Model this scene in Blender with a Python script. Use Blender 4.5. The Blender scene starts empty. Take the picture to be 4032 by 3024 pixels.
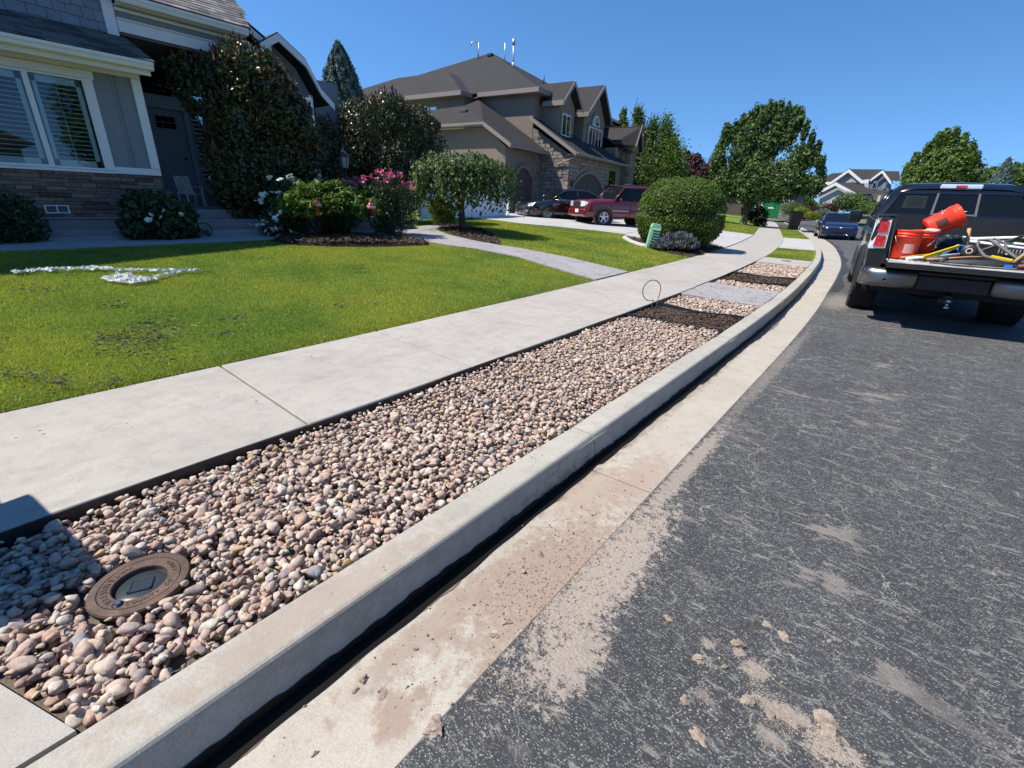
import bpy, bmesh, math, random
import numpy as np
from mathutils import Vector, Matrix, Euler
random.seed(7); rng = np.random.default_rng(7)
R_ = math.radians
sc = bpy.context.scene
COL = sc.collection

# ------------------------------------------------------------------ camera
H = 1.44
F_PX = 1785.0
down = Vector((-171.0, 4418.0, F_PX)).normalized()            # photo-camera frame: x right, y down, z forward
hx = 3600 - 2016
hyv = -(hx * down.x + F_PX * down.z) / down.y
ydir = Vector((hx, hyv, F_PX)).normalized()
zdir = -down
xdir = ydir.cross(zdir)
cam_d = bpy.data.cameras.new("camera"); cam = bpy.data.objects.new("camera", cam_d); COL.objects.link(cam)
# columns: camera x, y (up), z (back) in world axes
cx = Vector((xdir.x, ydir.x, zdir.x)); cy = -Vector((xdir.y, ydir.y, zdir.y)); cz = -Vector((xdir.z, ydir.z, zdir.z))
m3 = Matrix((cx, cy, cz)).transposed()
cam.matrix_world = Matrix.Translation((0, 0, H)) @ m3.to_4x4()
cam_d.sensor_width = 36; cam_d.lens = F_PX / 4032 * 36
cam_d.clip_start = 0.05; cam_d.clip_end = 4000
sc.camera = cam

# ------------------------------------------------------------------ light
SUN_EL = R_(56)
SDX, SDY = 0.70, 0.714                                          # direction shadows fall on the ground
world = bpy.data.worlds.new("World"); sc.world = world; world.use_nodes = True
wn = world.node_tree; wn.nodes.clear()
sky = wn.nodes.new("ShaderNodeTexSky"); sky.sky_type = 'NISHITA'; sky.sun_disc = False
sky.sun_elevation = SUN_EL; sky.sun_rotation = math.atan2(-SDX, -SDY)
sky.air_density = 1.0; sky.dust_density = 0.0; sky.ozone_density = 3.0; sky.altitude = 1400
tcw = wn.nodes.new('ShaderNodeTexCoord'); mpw = wn.nodes.new('ShaderNodeMapping'); mpw.inputs['Location'].default_value = (0, 0, .15)
wn.links.new(tcw.outputs['Generated'], mpw.inputs[0]); wn.links.new(mpw.outputs[0], sky.inputs[0])
hs = wn.nodes.new("ShaderNodeHueSaturation"); hs.inputs['Saturation'].default_value = 1.2
bg = wn.nodes.new("ShaderNodeBackground"); bg.inputs['Strength'].default_value = 0.15
wo = wn.nodes.new("ShaderNodeOutputWorld")
wn.links.new(sky.outputs[0], hs.inputs['Color']); wn.links.new(hs.outputs[0], bg.inputs[0]); wn.links.new(bg.outputs[0], wo.inputs[0])
sun_d = bpy.data.lights.new("sun", 'SUN'); sun = bpy.data.objects.new("sun", sun_d); COL.objects.link(sun)
sun_d.energy = 5.0; sun_d.angle = R_(0.53); sun_d.color = (1.0, 0.95, 0.87)
sdir = Vector((SDX * math.cos(SUN_EL), SDY * math.cos(SUN_EL), -math.sin(SUN_EL)))
sun.rotation_euler = sdir.to_track_quat('-Z', 'Y').to_euler()
sc.view_settings.view_transform = 'Standard'; sc.view_settings.look = 'None'
sc.view_settings.gamma = 1; sc.view_settings.use_curve_mapping = False
sc.view_settings.exposure = 0.5
sc.cycles.max_bounces = 6; sc.cycles.transparent_max_bounces = 12
sc.cycles.use_denoising = True

# ------------------------------------------------------------------ helpers: objects
def tag(o, label=None, cat=None, group=None, kind=None):
    if label: o['label'] = label
    if cat: o['category'] = cat
    if group: o['group'] = group
    if kind: o['kind'] = kind
    return o
def empty(name, loc=(0, 0, 0), rz=0, label=None, cat=None, group=None, kind=None, parent=None):
    o = bpy.data.objects.new(name, None); COL.objects.link(o); o.location = loc; o.rotation_euler = (0, 0, rz)
    if parent: o.parent = parent
    return tag(o, label, cat, group, kind)
def copy_tree(o, parent=None):
    c = o.copy(); COL.objects.link(c)
    if parent: c.parent = parent
    for ch in list(o.children): copy_tree(ch, c)
    return c
def link_mesh(name, me, parent=None, w=False):
    o = bpy.data.objects.new(name, me); COL.objects.link(o)
    if parent:
        o.parent = parent
        if w: o.location = (-parent.location.x, -parent.location.y, -parent.location.z)
    return o

class MB:
    def __init__(s): s.v = []; s.f = []; s.m = []; s.sm = []
    def add(s, vs, fs, m=0, smooth=False, T=None):
        b = len(s.v)
        for p in vs:
            s.v.append(tuple(T @ Vector(p)) if T is not None else tuple(p))
        for f in fs:
            s.f.append([i + b for i in f]); s.m.append(m); s.sm.append(smooth)
        return s
    def box(s, x0, x1, y0, y1, z0, z1, m=0, T=None, b=0.0):
        if x0 > x1: x0, x1 = x1, x0
        if y0 > y1: y0, y1 = y1, y0
        if z0 > z1: z0, z1 = z1, z0
        if b > 0:
            b = min(b, (x1-x0)*.45, (y1-y0)*.45, (z1-z0)*.45)
            vs = []
            for sx in (0, 1):
                for sy in (0, 1):
                    for sz in (0, 1):
                        X = (x0, x1)[sx]; Y = (y0, y1)[sy]; Z = (z0, z1)[sz]
                        ix = b if sx == 0 else -b; iy = b if sy == 0 else -b; iz = b if sz == 0 else -b
                        vs += [(X, Y+iy, Z+iz), (X+ix, Y, Z+iz), (X+ix, Y+iy, Z)]
            def I(a, c, d, k): return (a*4+c*2+d)*3+k
            fs = [[I(0,0,0,0), I(0,0,1,0), I(0,1,1,0), I(0,1,0,0)], [I(1,0,0,0), I(1,1,0,0), I(1,1,1,0), I(1,0,1,0)],
                  [I(0,0,0,1), I(1,0,0,1), I(1,0,1,1), I(0,0,1,1)], [I(0,1,0,1), I(0,1,1,1), I(1,1,1,1), I(1,1,0,1)],
                  [I(0,0,0,2), I(0,1,0,2), I(1,1,0,2), I(1,0,0,2)], [I(0,0,1,2), I(1,0,1,2), I(1,1,1,2), I(0,1,1,2)]]
            for c in (0, 1):
                for d in (0, 1):
                    fs += [[I(0,c,d,1), I(0,c,d,2), I(1,c,d,2), I(1,c,d,1)], [I(c,0,d,0), I(c,0,d,2), I(c,1,d,2), I(c,1,d,0)], [I(c,d,0,0), I(c,d,0,1), I(c,d,1,1), I(c,d,1,0)]]
            for a in (0, 1):
                for c in (0, 1):
                    for d in (0, 1): fs.append([I(a,c,d,0), I(a,c,d,1), I(a,c,d,2)])
            return s.add(vs, fs, m, False, T)
        vs = [(x0,y0,z0),(x1,y0,z0),(x1,y1,z0),(x0,y1,z0),(x0,y0,z1),(x1,y0,z1),(x1,y1,z1),(x0,y1,z1)]
        return s.add(vs, [[0,3,2,1],[4,5,6,7],[0,1,5,4],[1,2,6,5],[2,3,7,6],[3,0,4,7]], m, False, T)
    def prism(s, pts, d, m=0, T=None):
        """closed polygon of 3D points extruded by vector d"""
        n = len(pts); d = Vector(d)
        vs = [tuple(p) for p in pts] + [tuple(Vector(p) + d) for p in pts]
        fs = [list(range(n)), list(range(2*n-1, n-1, -1))] + [[i, i+n, (i+1) % n + n, (i+1) % n][::-1] for i in range(n)]
        return s.add(vs, fs, m, False, T)
    def tube(s, pts, r, n=8, m=0, caps=True, T=None, smooth=True):
        pts = [Vector(p) for p in pts]; rs = r if isinstance(r, (list, tuple)) else [r]*len(pts)
        vs = []; up = None
        for i, p in enumerate(pts):
            t = (pts[min(i+1, len(pts)-1)] - pts[max(i-1, 0)])
            t = t.normalized() if t.length > 1e-9 else Vector((0, 0, 1))
            if up is None:
                up = t.orthogonal().normalized()
            else:
                up = (up - t*up.dot(t)); up = up.normalized() if up.length > 1e-6 else t.orthogonal().normalized()
            bi = t.cross(up)
            for k in range(n):
                a = 2*math.pi*k/n; vs.append(tuple(p + (up*math.cos(a) + bi*math.sin(a))*rs[i]))
        fs = []
        for i in range(len(pts)-1):
            for k in range(n):
                fs.append([i*n+k, i*n+(k+1) % n, (i+1)*n+(k+1) % n, (i+1)*n+k])
        s.add(vs, fs, m, smooth, T)
        if caps:
            b = len(s.v) - len(vs)
            s.f.append([b+k for k in range(n)][::-1]); s.m.append(m); s.sm.append(False)
            s.f.append([b+(len(pts)-1)*n+k for k in range(n)]); s.m.append(m); s.sm.append(False)
        return s
    def lathe(s, prof, n=24, m=0, T=None, smooth=True):
        """profile [(r,z)] round z"""
        vs = []; fs = []
        for r, z in prof:
            for k in range(n):
                a = 2*math.pi*k/n; vs.append((r*math.cos(a), r*math.sin(a), z))
        for i in range(len(prof)-1):
            for k in range(n): fs.append([i*n+k, i*n+(k+1) % n, (i+1)*n+(k+1) % n, (i+1)*n+k])
        return s.add(vs, fs, m, smooth, T)
    def grid(s, P, m=0, smooth=True, closed=False, T=None):
        """P[i][j] points"""
        ni = len(P); nj = len(P[0]); vs = [p for row in P for p in row]; fs = []
        for i in range(ni-1):
            for j in range(nj if closed else nj-1):
                fs.append([i*nj+j, i*nj+(j+1) % nj, (i+1)*nj+(j+1) % nj, (i+1)*nj+j])
        return s.add(vs, fs, m, smooth, T)
    def mesh(s, name, mats):
        me = bpy.data.meshes.new(name); me.from_pydata(s.v, [], s.f)
        mats = mats if isinstance(mats, (list, tuple)) else [mats]
        for mt in mats: me.materials.append(mt)
        me.polygons.foreach_set('material_index', s.m); me.polygons.foreach_set('use_smooth', s.sm)
        me.update(); return me
    def build(s, name, mats, parent=None, w=False, fixn=False):
        me = s.mesh(name, mats)
        if fixn:
            bm = bmesh.new(); bm.from_mesh(me); bmesh.ops.recalc_face_normals(bm, faces=bm.faces); bm.to_mesh(me); bm.free()
        return link_mesh(name, me, parent, w)

def np_mesh(name, V, Fa, mats, rnd=None, smooth=False, mi=None):
    """V (n,3), Fa (m,k) uniform polygons; rnd per-face float"""
    V = np.asarray(V, np.float32); Fa = np.asarray(Fa, np.int32); m, k = Fa.shape
    me = bpy.data.meshes.new(name)
    me.vertices.add(len(V)); me.vertices.foreach_set('co', V.ravel())
    me.loops.add(m*k); me.loops.foreach_set('vertex_index', Fa.ravel())
    me.polygons.add(m); me.polygons.foreach_set('loop_start', np.arange(0, m*k, k, dtype=np.int32))
    me.polygons.foreach_set('use_smooth', np.full(m, smooth, dtype=bool))
    for mt in (mats if isinstance(mats, (list, tuple)) else [mats]): me.materials.append(mt)
    if mi is not None: me.polygons.foreach_set('material_index', np.asarray(mi, np.int32))
    if rnd is not None:
        at = me.attributes.new('rnd', 'FLOAT', 'FACE'); at.data.foreach_set('value', np.asarray(rnd, np.float32))
    me.update(calc_edges=True); me.validate(); return me

# ------------------------------------------------------------------ helpers: materials
class NT:
    def __init__(s, name):
        s.mat = bpy.data.materials.new(name); s.mat.use_nodes = True; s.t = s.mat.node_tree; s.t.nodes.clear()
        s.out = s.n("ShaderNodeOutputMaterial"); s.p = s.n("ShaderNodeBsdfPrincipled"); s.l(s.p.outputs[0], s.out.inputs[0])
        s._c = None
    def n(s, ty, **kw):
        nd = s.t.nodes.new(ty)
        for k, v in kw.items():
            if k in nd.inputs: nd.inputs[k].default_value = v
            else: setattr(nd, k, v)
        return nd
    def l(s, a, b): s.t.links.new(a, b)
    def co(s, obj=False):
        if obj:
            return s.n("ShaderNodeTexCoord").outputs['Object']
        if s._c is None: s._c = s.n("ShaderNodeNewGeometry").outputs['Position']
        return s._c
    def scale(s, vec, sx, sy, sz, rz=0):
        mp = s.n("ShaderNodeMapping"); mp.inputs['Scale'].default_value = (sx, sy, sz); mp.inputs['Rotation'].default_value = (0, 0, rz)
        s.l(vec, mp.inputs[0]); return mp.outputs[0]
    def noise(s, sc_, det=4, rough=.55, vec=None, dist=0):
        nd = s.n("ShaderNodeTexNoise"); nd.inputs['Scale'].default_value = sc_; nd.inputs['Detail'].default_value = det
        nd.inputs['Roughness'].default_value = rough; nd.inputs['Distortion'].default_value = dist
        s.l(vec if vec is not None else s.co(), nd.inputs['Vector']); return nd.outputs[0]
    def vor(s, sc_, feat='F1', vec=None, out=0, rand=1):
        nd = s.n("ShaderNodeTexVoronoi"); nd.feature = feat; nd.inputs['Scale'].default_value = sc_; nd.inputs['Randomness'].default_value = rand
        s.l(vec if vec is not None else s.co(), nd.inputs['Vector']); return nd.outputs[out]
    def ramp(s, fac, stops, interp='LINEAR'):
        r = s.n("ShaderNodeValToRGB"); r.color_ramp.interpolation = interp; e = r.color_ramp.elements
        while len(e) < len(stops): e.new(0.5)
        for i, (p, c) in enumerate(stops):
            e[i].position = p; e[i].color = (c[0], c[1], c[2], 1) if isinstance(c, (tuple, list)) else (c, c, c, 1)
        s.l(fac, r.inputs[0]); return r.outputs[0]
    def mix(s, f, a, b, mode='MIX'):
        m = s.n("ShaderNodeMix"); m.data_type = 'RGBA'; m.blend_type = mode; m.clamp_factor = True
        for v, i in ((f, 0), (a, 6), (b, 7)):
            if isinstance(v, (int, float)): m.inputs[i].default_value = v if i == 0 else (v, v, v, 1)
            elif isinstance(v, (tuple, list)): m.inputs[i].default_value = (v[0], v[1], v[2], 1)
            else: s.l(v, m.inputs[i])
        return m.outputs[2]
    def math(s, op, a, b=None, c=None, clamp=False):
        m = s.n("ShaderNodeMath"); m.operation = op; m.use_clamp = clamp
        for i, v in enumerate((a, b, c)):
            if v is None: continue
            if isinstance(v, (int, float)): m.inputs[i].default_value = v
            else: s.l(v, m.inputs[i])
        return m.outputs[0]
    def sep(s, vec=None):
        nd = s.n("ShaderNodeSeparateXYZ"); s.l(vec if vec is not None else s.co(), nd.inputs[0]); return nd.outputs
    def bump(s, h, strength=.3, dist=.01, prev=None):
        b = s.n("ShaderNodeBump"); b.inputs['Strength'].default_value = strength; b.inputs['Distance'].default_value = dist
        s.l(h, b.inputs['Height'])
        if prev is not None: s.l(prev, b.inputs['Normal'])
        s.l(b.outputs[0], s.p.inputs['Normal']); return b.outputs[0]
    def col(s, c):
        if isinstance(c, (tuple, list)): s.p.inputs['Base Color'].default_value = (c[0], c[1], c[2], 1)
        else: s.l(c, s.p.inputs['Base Color'])
    def set(s, **kw):
        nm = {'rough': 'Roughness', 'metal': 'Metallic', 'spec': 'Specular IOR Level', 'coat': 'Coat Weight', 'trans': 'Transmission Weight', 'sss': 'Subsurface Weight', 'alpha': 'Alpha', 'ior': 'IOR', 'coatr': 'Coat Roughness'}
        for k, v in kw.items():
            if isinstance(v, (int, float)): s.p.inputs[nm[k]].default_value = v
            else: s.l(v, s.p.inputs[nm[k]])
        return s

def simple(name, c, rough=.6, metal=0., var=.18, scale=3., bump=0., bscale=40., spec=.5, coat=0., obj=False):
    t = NT(name); v = t.co(obj)
    n1 = t.noise(scale, 5, .6, v); n2 = t.noise(scale*9, 3, .6, v)
    f = t.math('ADD', t.math('MULTIPLY', n1, .65), t.math('MULTIPLY', n2, .35))
    lo = tuple(x*(1-var) for x in c); hi = tuple(min(1, x*(1+var)) for x in c)
    t.col(t.ramp(f, [(.3, lo), (.7, hi)])); t.set(rough=rough, metal=metal, spec=spec, coat=coat)
    if bump > 0: t.bump(t.noise(bscale, 3, .6, v), bump, .01)
    return t.mat

def m_concrete(name, c, dirt=.25, rough=.85, mud=None):
    t = NT(name); P = t.co()
    big = t.noise(1.1, 6, .65); mid = t.noise(9, 5, .65); fine = t.noise(160, 3, .7); st = t.noise(2.5, 6, .7, t.scale(P, 1.6, .5, 1))
    base = t.ramp(big, [(.25, tuple(x*.84 for x in c)), (.55, c), (.8, tuple(min(1, x*1.1) for x in c))])
    base = t.mix(t.math('MULTIPLY', t.ramp(mid, [(.45, 0.), (.75, 1.)]), dirt), base, tuple(x*.62 for x in c))
    base = t.mix(t.ramp(st, [(.55, 0.), (.72, dirt)]), base, (c[0]*.6, c[1]*.62, c[2]*.66))
    base = t.mix(.5, base, t.ramp(fine, [(.3, .45), (.7, 1.0)]), 'MULTIPLY')
    sp = t.ramp(t.vor(60), [(.02, 1.), (.06, 0.)]); base = t.mix(t.math('MULTIPLY', sp, .5), base, (.1, .09, .08))
    if mud:
        for (mx, my, rx, ry, colr, amt) in mud:
            sx, sy, sz = t.sep(); dx = t.math('DIVIDE', t.math('SUBTRACT', sx, mx), rx); dy = t.math('DIVIDE', t.math('SUBTRACT', sy, my), ry)
            d = t.math('SQRT', t.math('ADD', t.math('MULTIPLY', dx, dx), t.math('MULTIPLY', dy, dy)))
            d = t.math('ADD', d, t.math('MULTIPLY', t.math('SUBTRACT', t.noise(16, 9, .78), .5), 2.6))
            base = t.mix(t.ramp(d, [(.45, amt), (.85, 0.)]), base, t.mix(t.noise(60, 6, .75), tuple(x*.6 for x in colr), tuple(x*1.15 for x in colr)))
    t.col(base); t.set(rough=rough, spec=.3)
    h = t.math('ADD', t.math('MULTIPLY', fine, .5), mid); t.bump(h, .35, .004); return t.mat

def m_attr(name, stops, rough=.6, var=.3, vscale=30, spec=.4, transl=0., bump=0., interp='LINEAR', tl=None):
    """colour from per-face attribute rnd"""
    t = NT(name); a = t.n("ShaderNodeAttribute"); a.attribute_name = 'rnd'
    c = t.ramp(a.outputs['Fac'], stops, interp)
    if var: c = t.mix(1., c, t.ramp(t.noise(vscale, 4, .65), [(.3, 1-var), (.7, 1.)]), 'MULTIPLY')
    t.col(c); t.set(rough=rough, spec=spec)
    if bump: t.bump(t.noise(vscale*4, 3, .7), bump, .004)
    if transl:
        tr = t.n("ShaderNodeBsdfTranslucent"); mx = t.n("ShaderNodeMixShader"); mx.inputs[0].default_value = transl
        tc = t.mix(1., c, tl or (1.0, 1.25, .45), 'MULTIPLY'); t.l(tc, tr.inputs[0])
        t.l(t.p.outputs[0], mx.inputs[1]); t.l(tr.outputs[0], mx.inputs[2]); t.l(mx.outputs[0], t.out.inputs[0])
    return t.mat

def m_glass(name, tint=(.75, .85, .85), gloss=1.0, refl=.0):
    t = NT(name); g = t.n("ShaderNodeBsdfGlossy"); g.inputs['Roughness'].default_value = .02; g.inputs['Color'].default_value = (gloss, gloss, gloss, 1)
    tr = t.n("ShaderNodeBsdfTransparent"); tr.inputs[0].default_value = (*tint, 1)
    fr = t.n("ShaderNodeFresnel"); fr.inputs[0].default_value = 1.6
    f = t.math('ADD', fr.outputs[0], refl, clamp=True)
    mx = t.n("ShaderNodeMixShader"); t.l(f, mx.inputs[0]); t.l(tr.outputs[0], mx.inputs[1]); t.l(g.outputs[0], mx.inputs[2]); t.l(mx.outputs[0], t.out.inputs[0])
    return t.mat

def m_paint(name, c, rough=.25, metal=0., flake=0.):
    t = NT(name); t.col(t.mix(t.noise(4, 3, .5, t.co(True)), tuple(x*.9 for x in c), tuple(min(1, x*1.1) for x in c)))
    t.set(rough=rough, metal=metal, coat=1.0, coatr=.04); return t.mat

MAT = {}
def mt(k): return MAT[k]
MAT['sidewalk'] = m_concrete('sidewalk_concrete', (.455, .415, .365), .5)
MAT['curb'] = m_concrete('curb_concrete', (.46, .425, .36), .5, mud=[(-1.2, .5, .12, .8, (.34, .25, .19), .5), (-1.09, 1.9, .045, .9, (.20, .15, .11), .7), (-1.09, 4.2, .04, 1.2, (.22, .17, .12), .5)])
MAT['gutter'] = m_concrete('gutter_concrete', (.47, .42, .345), .4, mud=[(-.76, 1.25, .34, .75, (.33, .245, .185), .93), (-.80, 2.2, .22, .5, (.36, .27, .20), .7), (-.95, .9, .12, .7, (.32, .24, .18), .7), (-.80, .50, .12, .12, (.32, .23, .17), .8), (-.62, .75, .16, .12, (.32, .235, .18), .8), (-.95, 1.9, .3, .5, (.36, .26, .19), .55), (-1.1, 3.5, .12, 3.0, (.22, .17, .12), .6)])
MAT['driveway'] = m_concrete('driveway_concrete', (.50, .48, .45), .22)
MAT['stamped'] = m_concrete('stamped_concrete', (.30, .27, .265), .6)
MAT['foundation'] = m_concrete('foundation_concrete', (.30, .30, .30), .2)
MAT['soil'] = simple('dark_soil', (.055, .036, .026), .95, var=.5, scale=14, bump=.9, bscale=70)
MAT['mulch_base'] = simple('mulch_soil', (.04, .026, .02), .95, var=.5, scale=14, bump=.9, bscale=60)
MAT['joint'] = simple('joint_dirt', (.07, .06, .05), .95)
MAT['white'] = simple('white_trim', (.74, .72, .70), .5, var=.05)
MAT['cream'] = simple('cream_gutter', (.72, .69, .62), .4, var=.05)
MAT['vinyl'] = simple('white_vinyl', (.80, .80, .80), .4, var=.04)
MAT['siding'] = simple('slate_blue_siding', (.20, .225, .24), .7, var=.06, bump=.15)
MAT['siding_up'] = m_attr('shingle_siding', [(0, (.19, .225, .26)), (1, (.24, .275, .31))], .75, .15, 20)
MAT['black'] = simple('black_void', (.012, .012, .014), .8, var=.1)
MAT['rubber'] = simple('rubber', (.02, .02, .021), .8, var=.25, scale=12, bump=.3)
MAT['chrome'] = simple('brushed_chrome', (.62, .62, .63), .22, 1., var=.06)
MAT['alu'] = simple('silver_alloy', (.72, .72, .73), .3, .9, var=.05)
MAT['pipe'] = simple('galvanised_pipe', (.6, .6, .6), .4, .6, var=.1)
MAT['plastic_black'] = simple('black_plastic', (.018, .018, .02), .5, var=.15)
MAT['wood'] = simple('wood_handle', (.42, .24, .11), .55, var=.25, scale=20)
MAT['pvc'] = simple('white_pvc', (.82, .82, .80), .35, var=.04)
MAT['glass'] = m_glass('window_glass', (.80, .90, .92), .95, -.01)
MAT['glass_dark'] = m_glass('dark_window_glass', (.10, .12, .14), .9, .10)

# ------------------------------------------------------------------ terrain
XO = [(-60,-1.12),(-6,-1.12),(-.05,-1.12),(2.3,-1.14),(5.1,-1.16),(6.75,-1.18),(9.2,-1.26),(12.4,-1.45),(16.3,-1.76),(18.7,-2.03),(21.2,-2.37),(26.2,-3.15),(29.6,-3.8),(40.5,-6.05),(51,-8.2),(59,-9.9),(72,-12.9),(120,-24),(300,-66)]
XOx = np.array([p[0] for p in XO], float); XOy = np.array([p[1] for p in XO], float)
_yy = np.arange(-60, 300, .25); _xx = np.interp(_yy, XOx, XOy); _k = np.ones(9)/9; _xx = np.concatenate([_xx[:4], np.convolve(_xx, _k, 'valid'), _xx[-4:]])
def xo(y): return np.interp(y, _yy, _xx)                         # street edge of the kerb top
def xw_out(y): return xo(y) - np.interp(y, [2, 9], [1.34, 1.43])   # sidewalk, street side
def xw_in(y): return xo(y) - np.interp(y, [2, 9], [2.68, 2.90])    # sidewalk, lawn side
def xa(y): return xo(y) + np.interp(y, [0, 11, 20, 33, 60], [.44, .45, .6, .85, .85])  # gutter / asphalt seam
def zt(x, y):
    s = np.maximum(xw_in(y) - x, 0); k = np.interp(y, [8, 16], [.085, .06]); cap = np.interp(y, [8, 16], [.45, .62])
    v = k*s; c = cap - .08
    return .18 + np.where(v < c, v, c + .12*(1 - np.exp(-np.maximum(v - c, 0)/.12)))
def z1(x, y): return float(zt(np.float64(x), np.float64(y)))
def zroad(x, y):
    d = x - xa(y); return np.where(d < 4.6, .018*d, .0828 - .018*(d - 4.6))

def strip(name, y0, y1, cols, mat, step=.5, parent=None):
    """sheet between x-functions; cols = list of (xfun, zfun)"""
    ys = np.arange(y0, y1 + step*.5, step); P = []
    for y in ys: P.append([(float(fx(y)), float(y), float(fz(y))) for fx, fz in cols])
    return MB().grid(P, 0, True).build(name, mat, parent)
# ground sheet to the horizon
g = MB(); g.add([(-1500,-1500,-.35),(1500,-1500,-.35),(1500,1500,-.35),(-1500,1500,-.35)], [[0,1,2,3]])
tag(g.build('ground', simple('dry_grass_ground', (.12, .12, .06), .95, var=.4, scale=.05)), kind='structure')

def m_asphalt():
    t = NT('worn_asphalt'); P = t.co(); x, y, z = t.sep()
    base = t.ramp(t.noise(.9, 6, .65), [(.3, (.044, .045, .047)), (.7, (.076, .076, .079))])
    base = t.mix(t.ramp(t.noise(300, 2, .6), [(.35, .6), (.65, 0.)]), base, (.018, .019, .022))
    Ps = t.scale(P, .55, 1.0, 1, .2)
    patch = t.ramp(t.noise(1.7, 5, .6), [(.30, .5), (.7, 1.)])
    for scl, r0, r1, lo in ((210, .20, .38, .35), (120, .16, .30, .62), (62, .10, .17, .80)):
        d = t.vor(scl, vec=Ps); c = t.sep(t.vor(scl, vec=Ps, out=1))[0]
        bright = t.ramp(c, [(0., (.05, .05, .05)), (lo, (.10, .10, .095)), (lo+.12, (.22, .215, .20)), (1., (.50, .48, .42))])
        m1 = t.math('MULTIPLY', t.ramp(d, [(r0, 1.), (r1, 0.)]), t.math('MULTIPLY', t.ramp(c, [(lo-.05, 0.), (lo+.03, 1.)]), patch)); base = t.mix(m1, base, bright)
    n3 = t.noise(48, 6, .8, Ps); base = t.mix(t.math('MULTIPLY', t.ramp(n3, [(.55, 0.), (.60, .55)]), patch), base, (.19, .185, .175))
    dsh = t.noise(34, 7, .72, t.scale(P, .30, 1.0, 1, .22), dist=.8); base = t.mix(t.math('MULTIPLY', t.ramp(dsh, [(.575, 0.), (.605, .75)]), patch), base, (.27, .255, .225))
    wob = t.n("ShaderNodeVectorMath"); wob.operation = 'ADD'
    ns = t.n("ShaderNodeTexNoise"); ns.inputs['Scale'].default_value = 7; ns.inputs['Detail'].default_value = 8; ns.inputs['Roughness'].default_value = .62; t.l(P, ns.inputs['Vector'])
    sc3 = t.n("ShaderNodeVectorMath"); sc3.operation = 'SCALE'; sc3.inputs[3].default_value = .16; t.l(ns.outputs['Color'], sc3.inputs[0])
    t.l(P, wob.inputs[0]); t.l(sc3.outputs[0], wob.inputs[1])
    for scl, wd, amt, ms in ((8.0, .010, .5, 1.9), (3.4, .006, .6, 1.3)):
        cr = t.vor(scl, 'DISTANCE_TO_EDGE', vec=wob.outputs[0])
        thr = t.math('MULTIPLY', t.ramp(t.noise(ms, 4, .6), [(.44, 0.), (.54, 1.)]), t.ramp(t.noise(9, 5, .75), [(.40, 0.), (.50, 1.)]))
        cm = t.math('MULTIPLY', t.ramp(cr, [(.0, 1.), (wd, .9), (wd*1.4, 0.)]), thr)
        base = t.mix(t.math('MULTIPLY', cm, amt), base, (.36, .33, .28))
    # islands of pale dust where the seal has worn off, crisp edged
    pn = t.noise(4.2, 8, .74, t.scale(P, .40, 1.0, 1, .2)); mask = t.ramp(t.noise(.8, 4, .6), [(.44, 0.), (.56, 1.)])
    band = t.math('MULTIPLY', t.ramp(t.math('ABSOLUTE', t.math('SUBTRACT', x, .05)), [(.25, 1.), (.9, .25)]), t.ramp(y, [(.0, 1.), (1., 1.)]))
    pm = t.math('MULTIPLY', t.math('MULTIPLY', t.ramp(pn, [(.575, 0.), (.592, .85)]), mask), band)
    base = t.mix(pm, base, t.mix(t.noise(120, 3, .7), (.13, .115, .105), (.30, .265, .225)))
    g1 = t.noise(26, 8, .82); g2 = t.noise(140, 3, .8)
    for (mx, my, rx, ry, amt, ro) in ((-.60, 1.45, .17, .80, 1., 0), (-.50, 1.0, .12, .25, .9, 0), (-.64, 2.5, .07, 1.0, .8, 0), (.22, 1.24, .10, .065, .95, 0), (.10, 1.27, .10, .05, .85, 0), (.0, 1.36, .05, .05, .8, 0), (-.07, 1.40, .03, .03, .8, 0), (-.16, 1.36, .03, .03, .7, 0), (.08, 1.16, .07, .03, .5, 0), (-.1, 1.16, .05, .03, .4, 0), (-.62, 9.8, .30, 1.2, .5, 0), (-.66, 5.0, .08, 2.5, .35, 0), (.5, 9.0, .8, .6, .2, 0)):
        ca, sa = math.cos(ro), math.sin(ro); ex = t.math('SUBTRACT', x, mx); ey = t.math('SUBTRACT', y, my)
        dx = t.math('DIVIDE', t.math('ADD', t.math('MULTIPLY', ex, ca), t.math('MULTIPLY', ey, sa)), rx); dy = t.math('DIVIDE', t.math('SUBTRACT', t.math('MULTIPLY', ey, ca), t.math('MULTIPLY', ex, sa)), ry)
        d = t.math('SQRT', t.math('ADD', t.math('MULTIPLY', dx, dx), t.math('MULTIPLY', dy, dy)))
        d = t.math('ADD', d, t.math('ADD', t.math('MULTIPLY', t.math('SUBTRACT', g1, .5), 3.4), t.math('MULTIPLY', t.math('SUBTRACT', g2, .5), 1.4)))
        base = t.mix(t.ramp(d, [(.66, amt), (.74, 0.)]), base, t.mix(t.noise(70, 6, .8), (.20, .16, .13), (.47, .40, .33)))
    t.col(base); t.set(rough=.85, spec=.3)
    t.bump(t.math('ADD', t.math('MULTIPLY', t.vor(120, vec=Ps), -1), t.noise(260, 3, .7)), .7, .004)
    return t.mat
MAT['asphalt'] = m_asphalt()
cols = [((lambda y, d=d: xa(y) + d), (lambda y, d=d: zroad(xa(y) + d, y))) for d in (0, .6, 1.5, 3, 4.6, 6.2, 7.7, 9.2)]
tag(strip('road', -10, 220, cols, MAT['asphalt'], 1.0), kind='structure')
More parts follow.
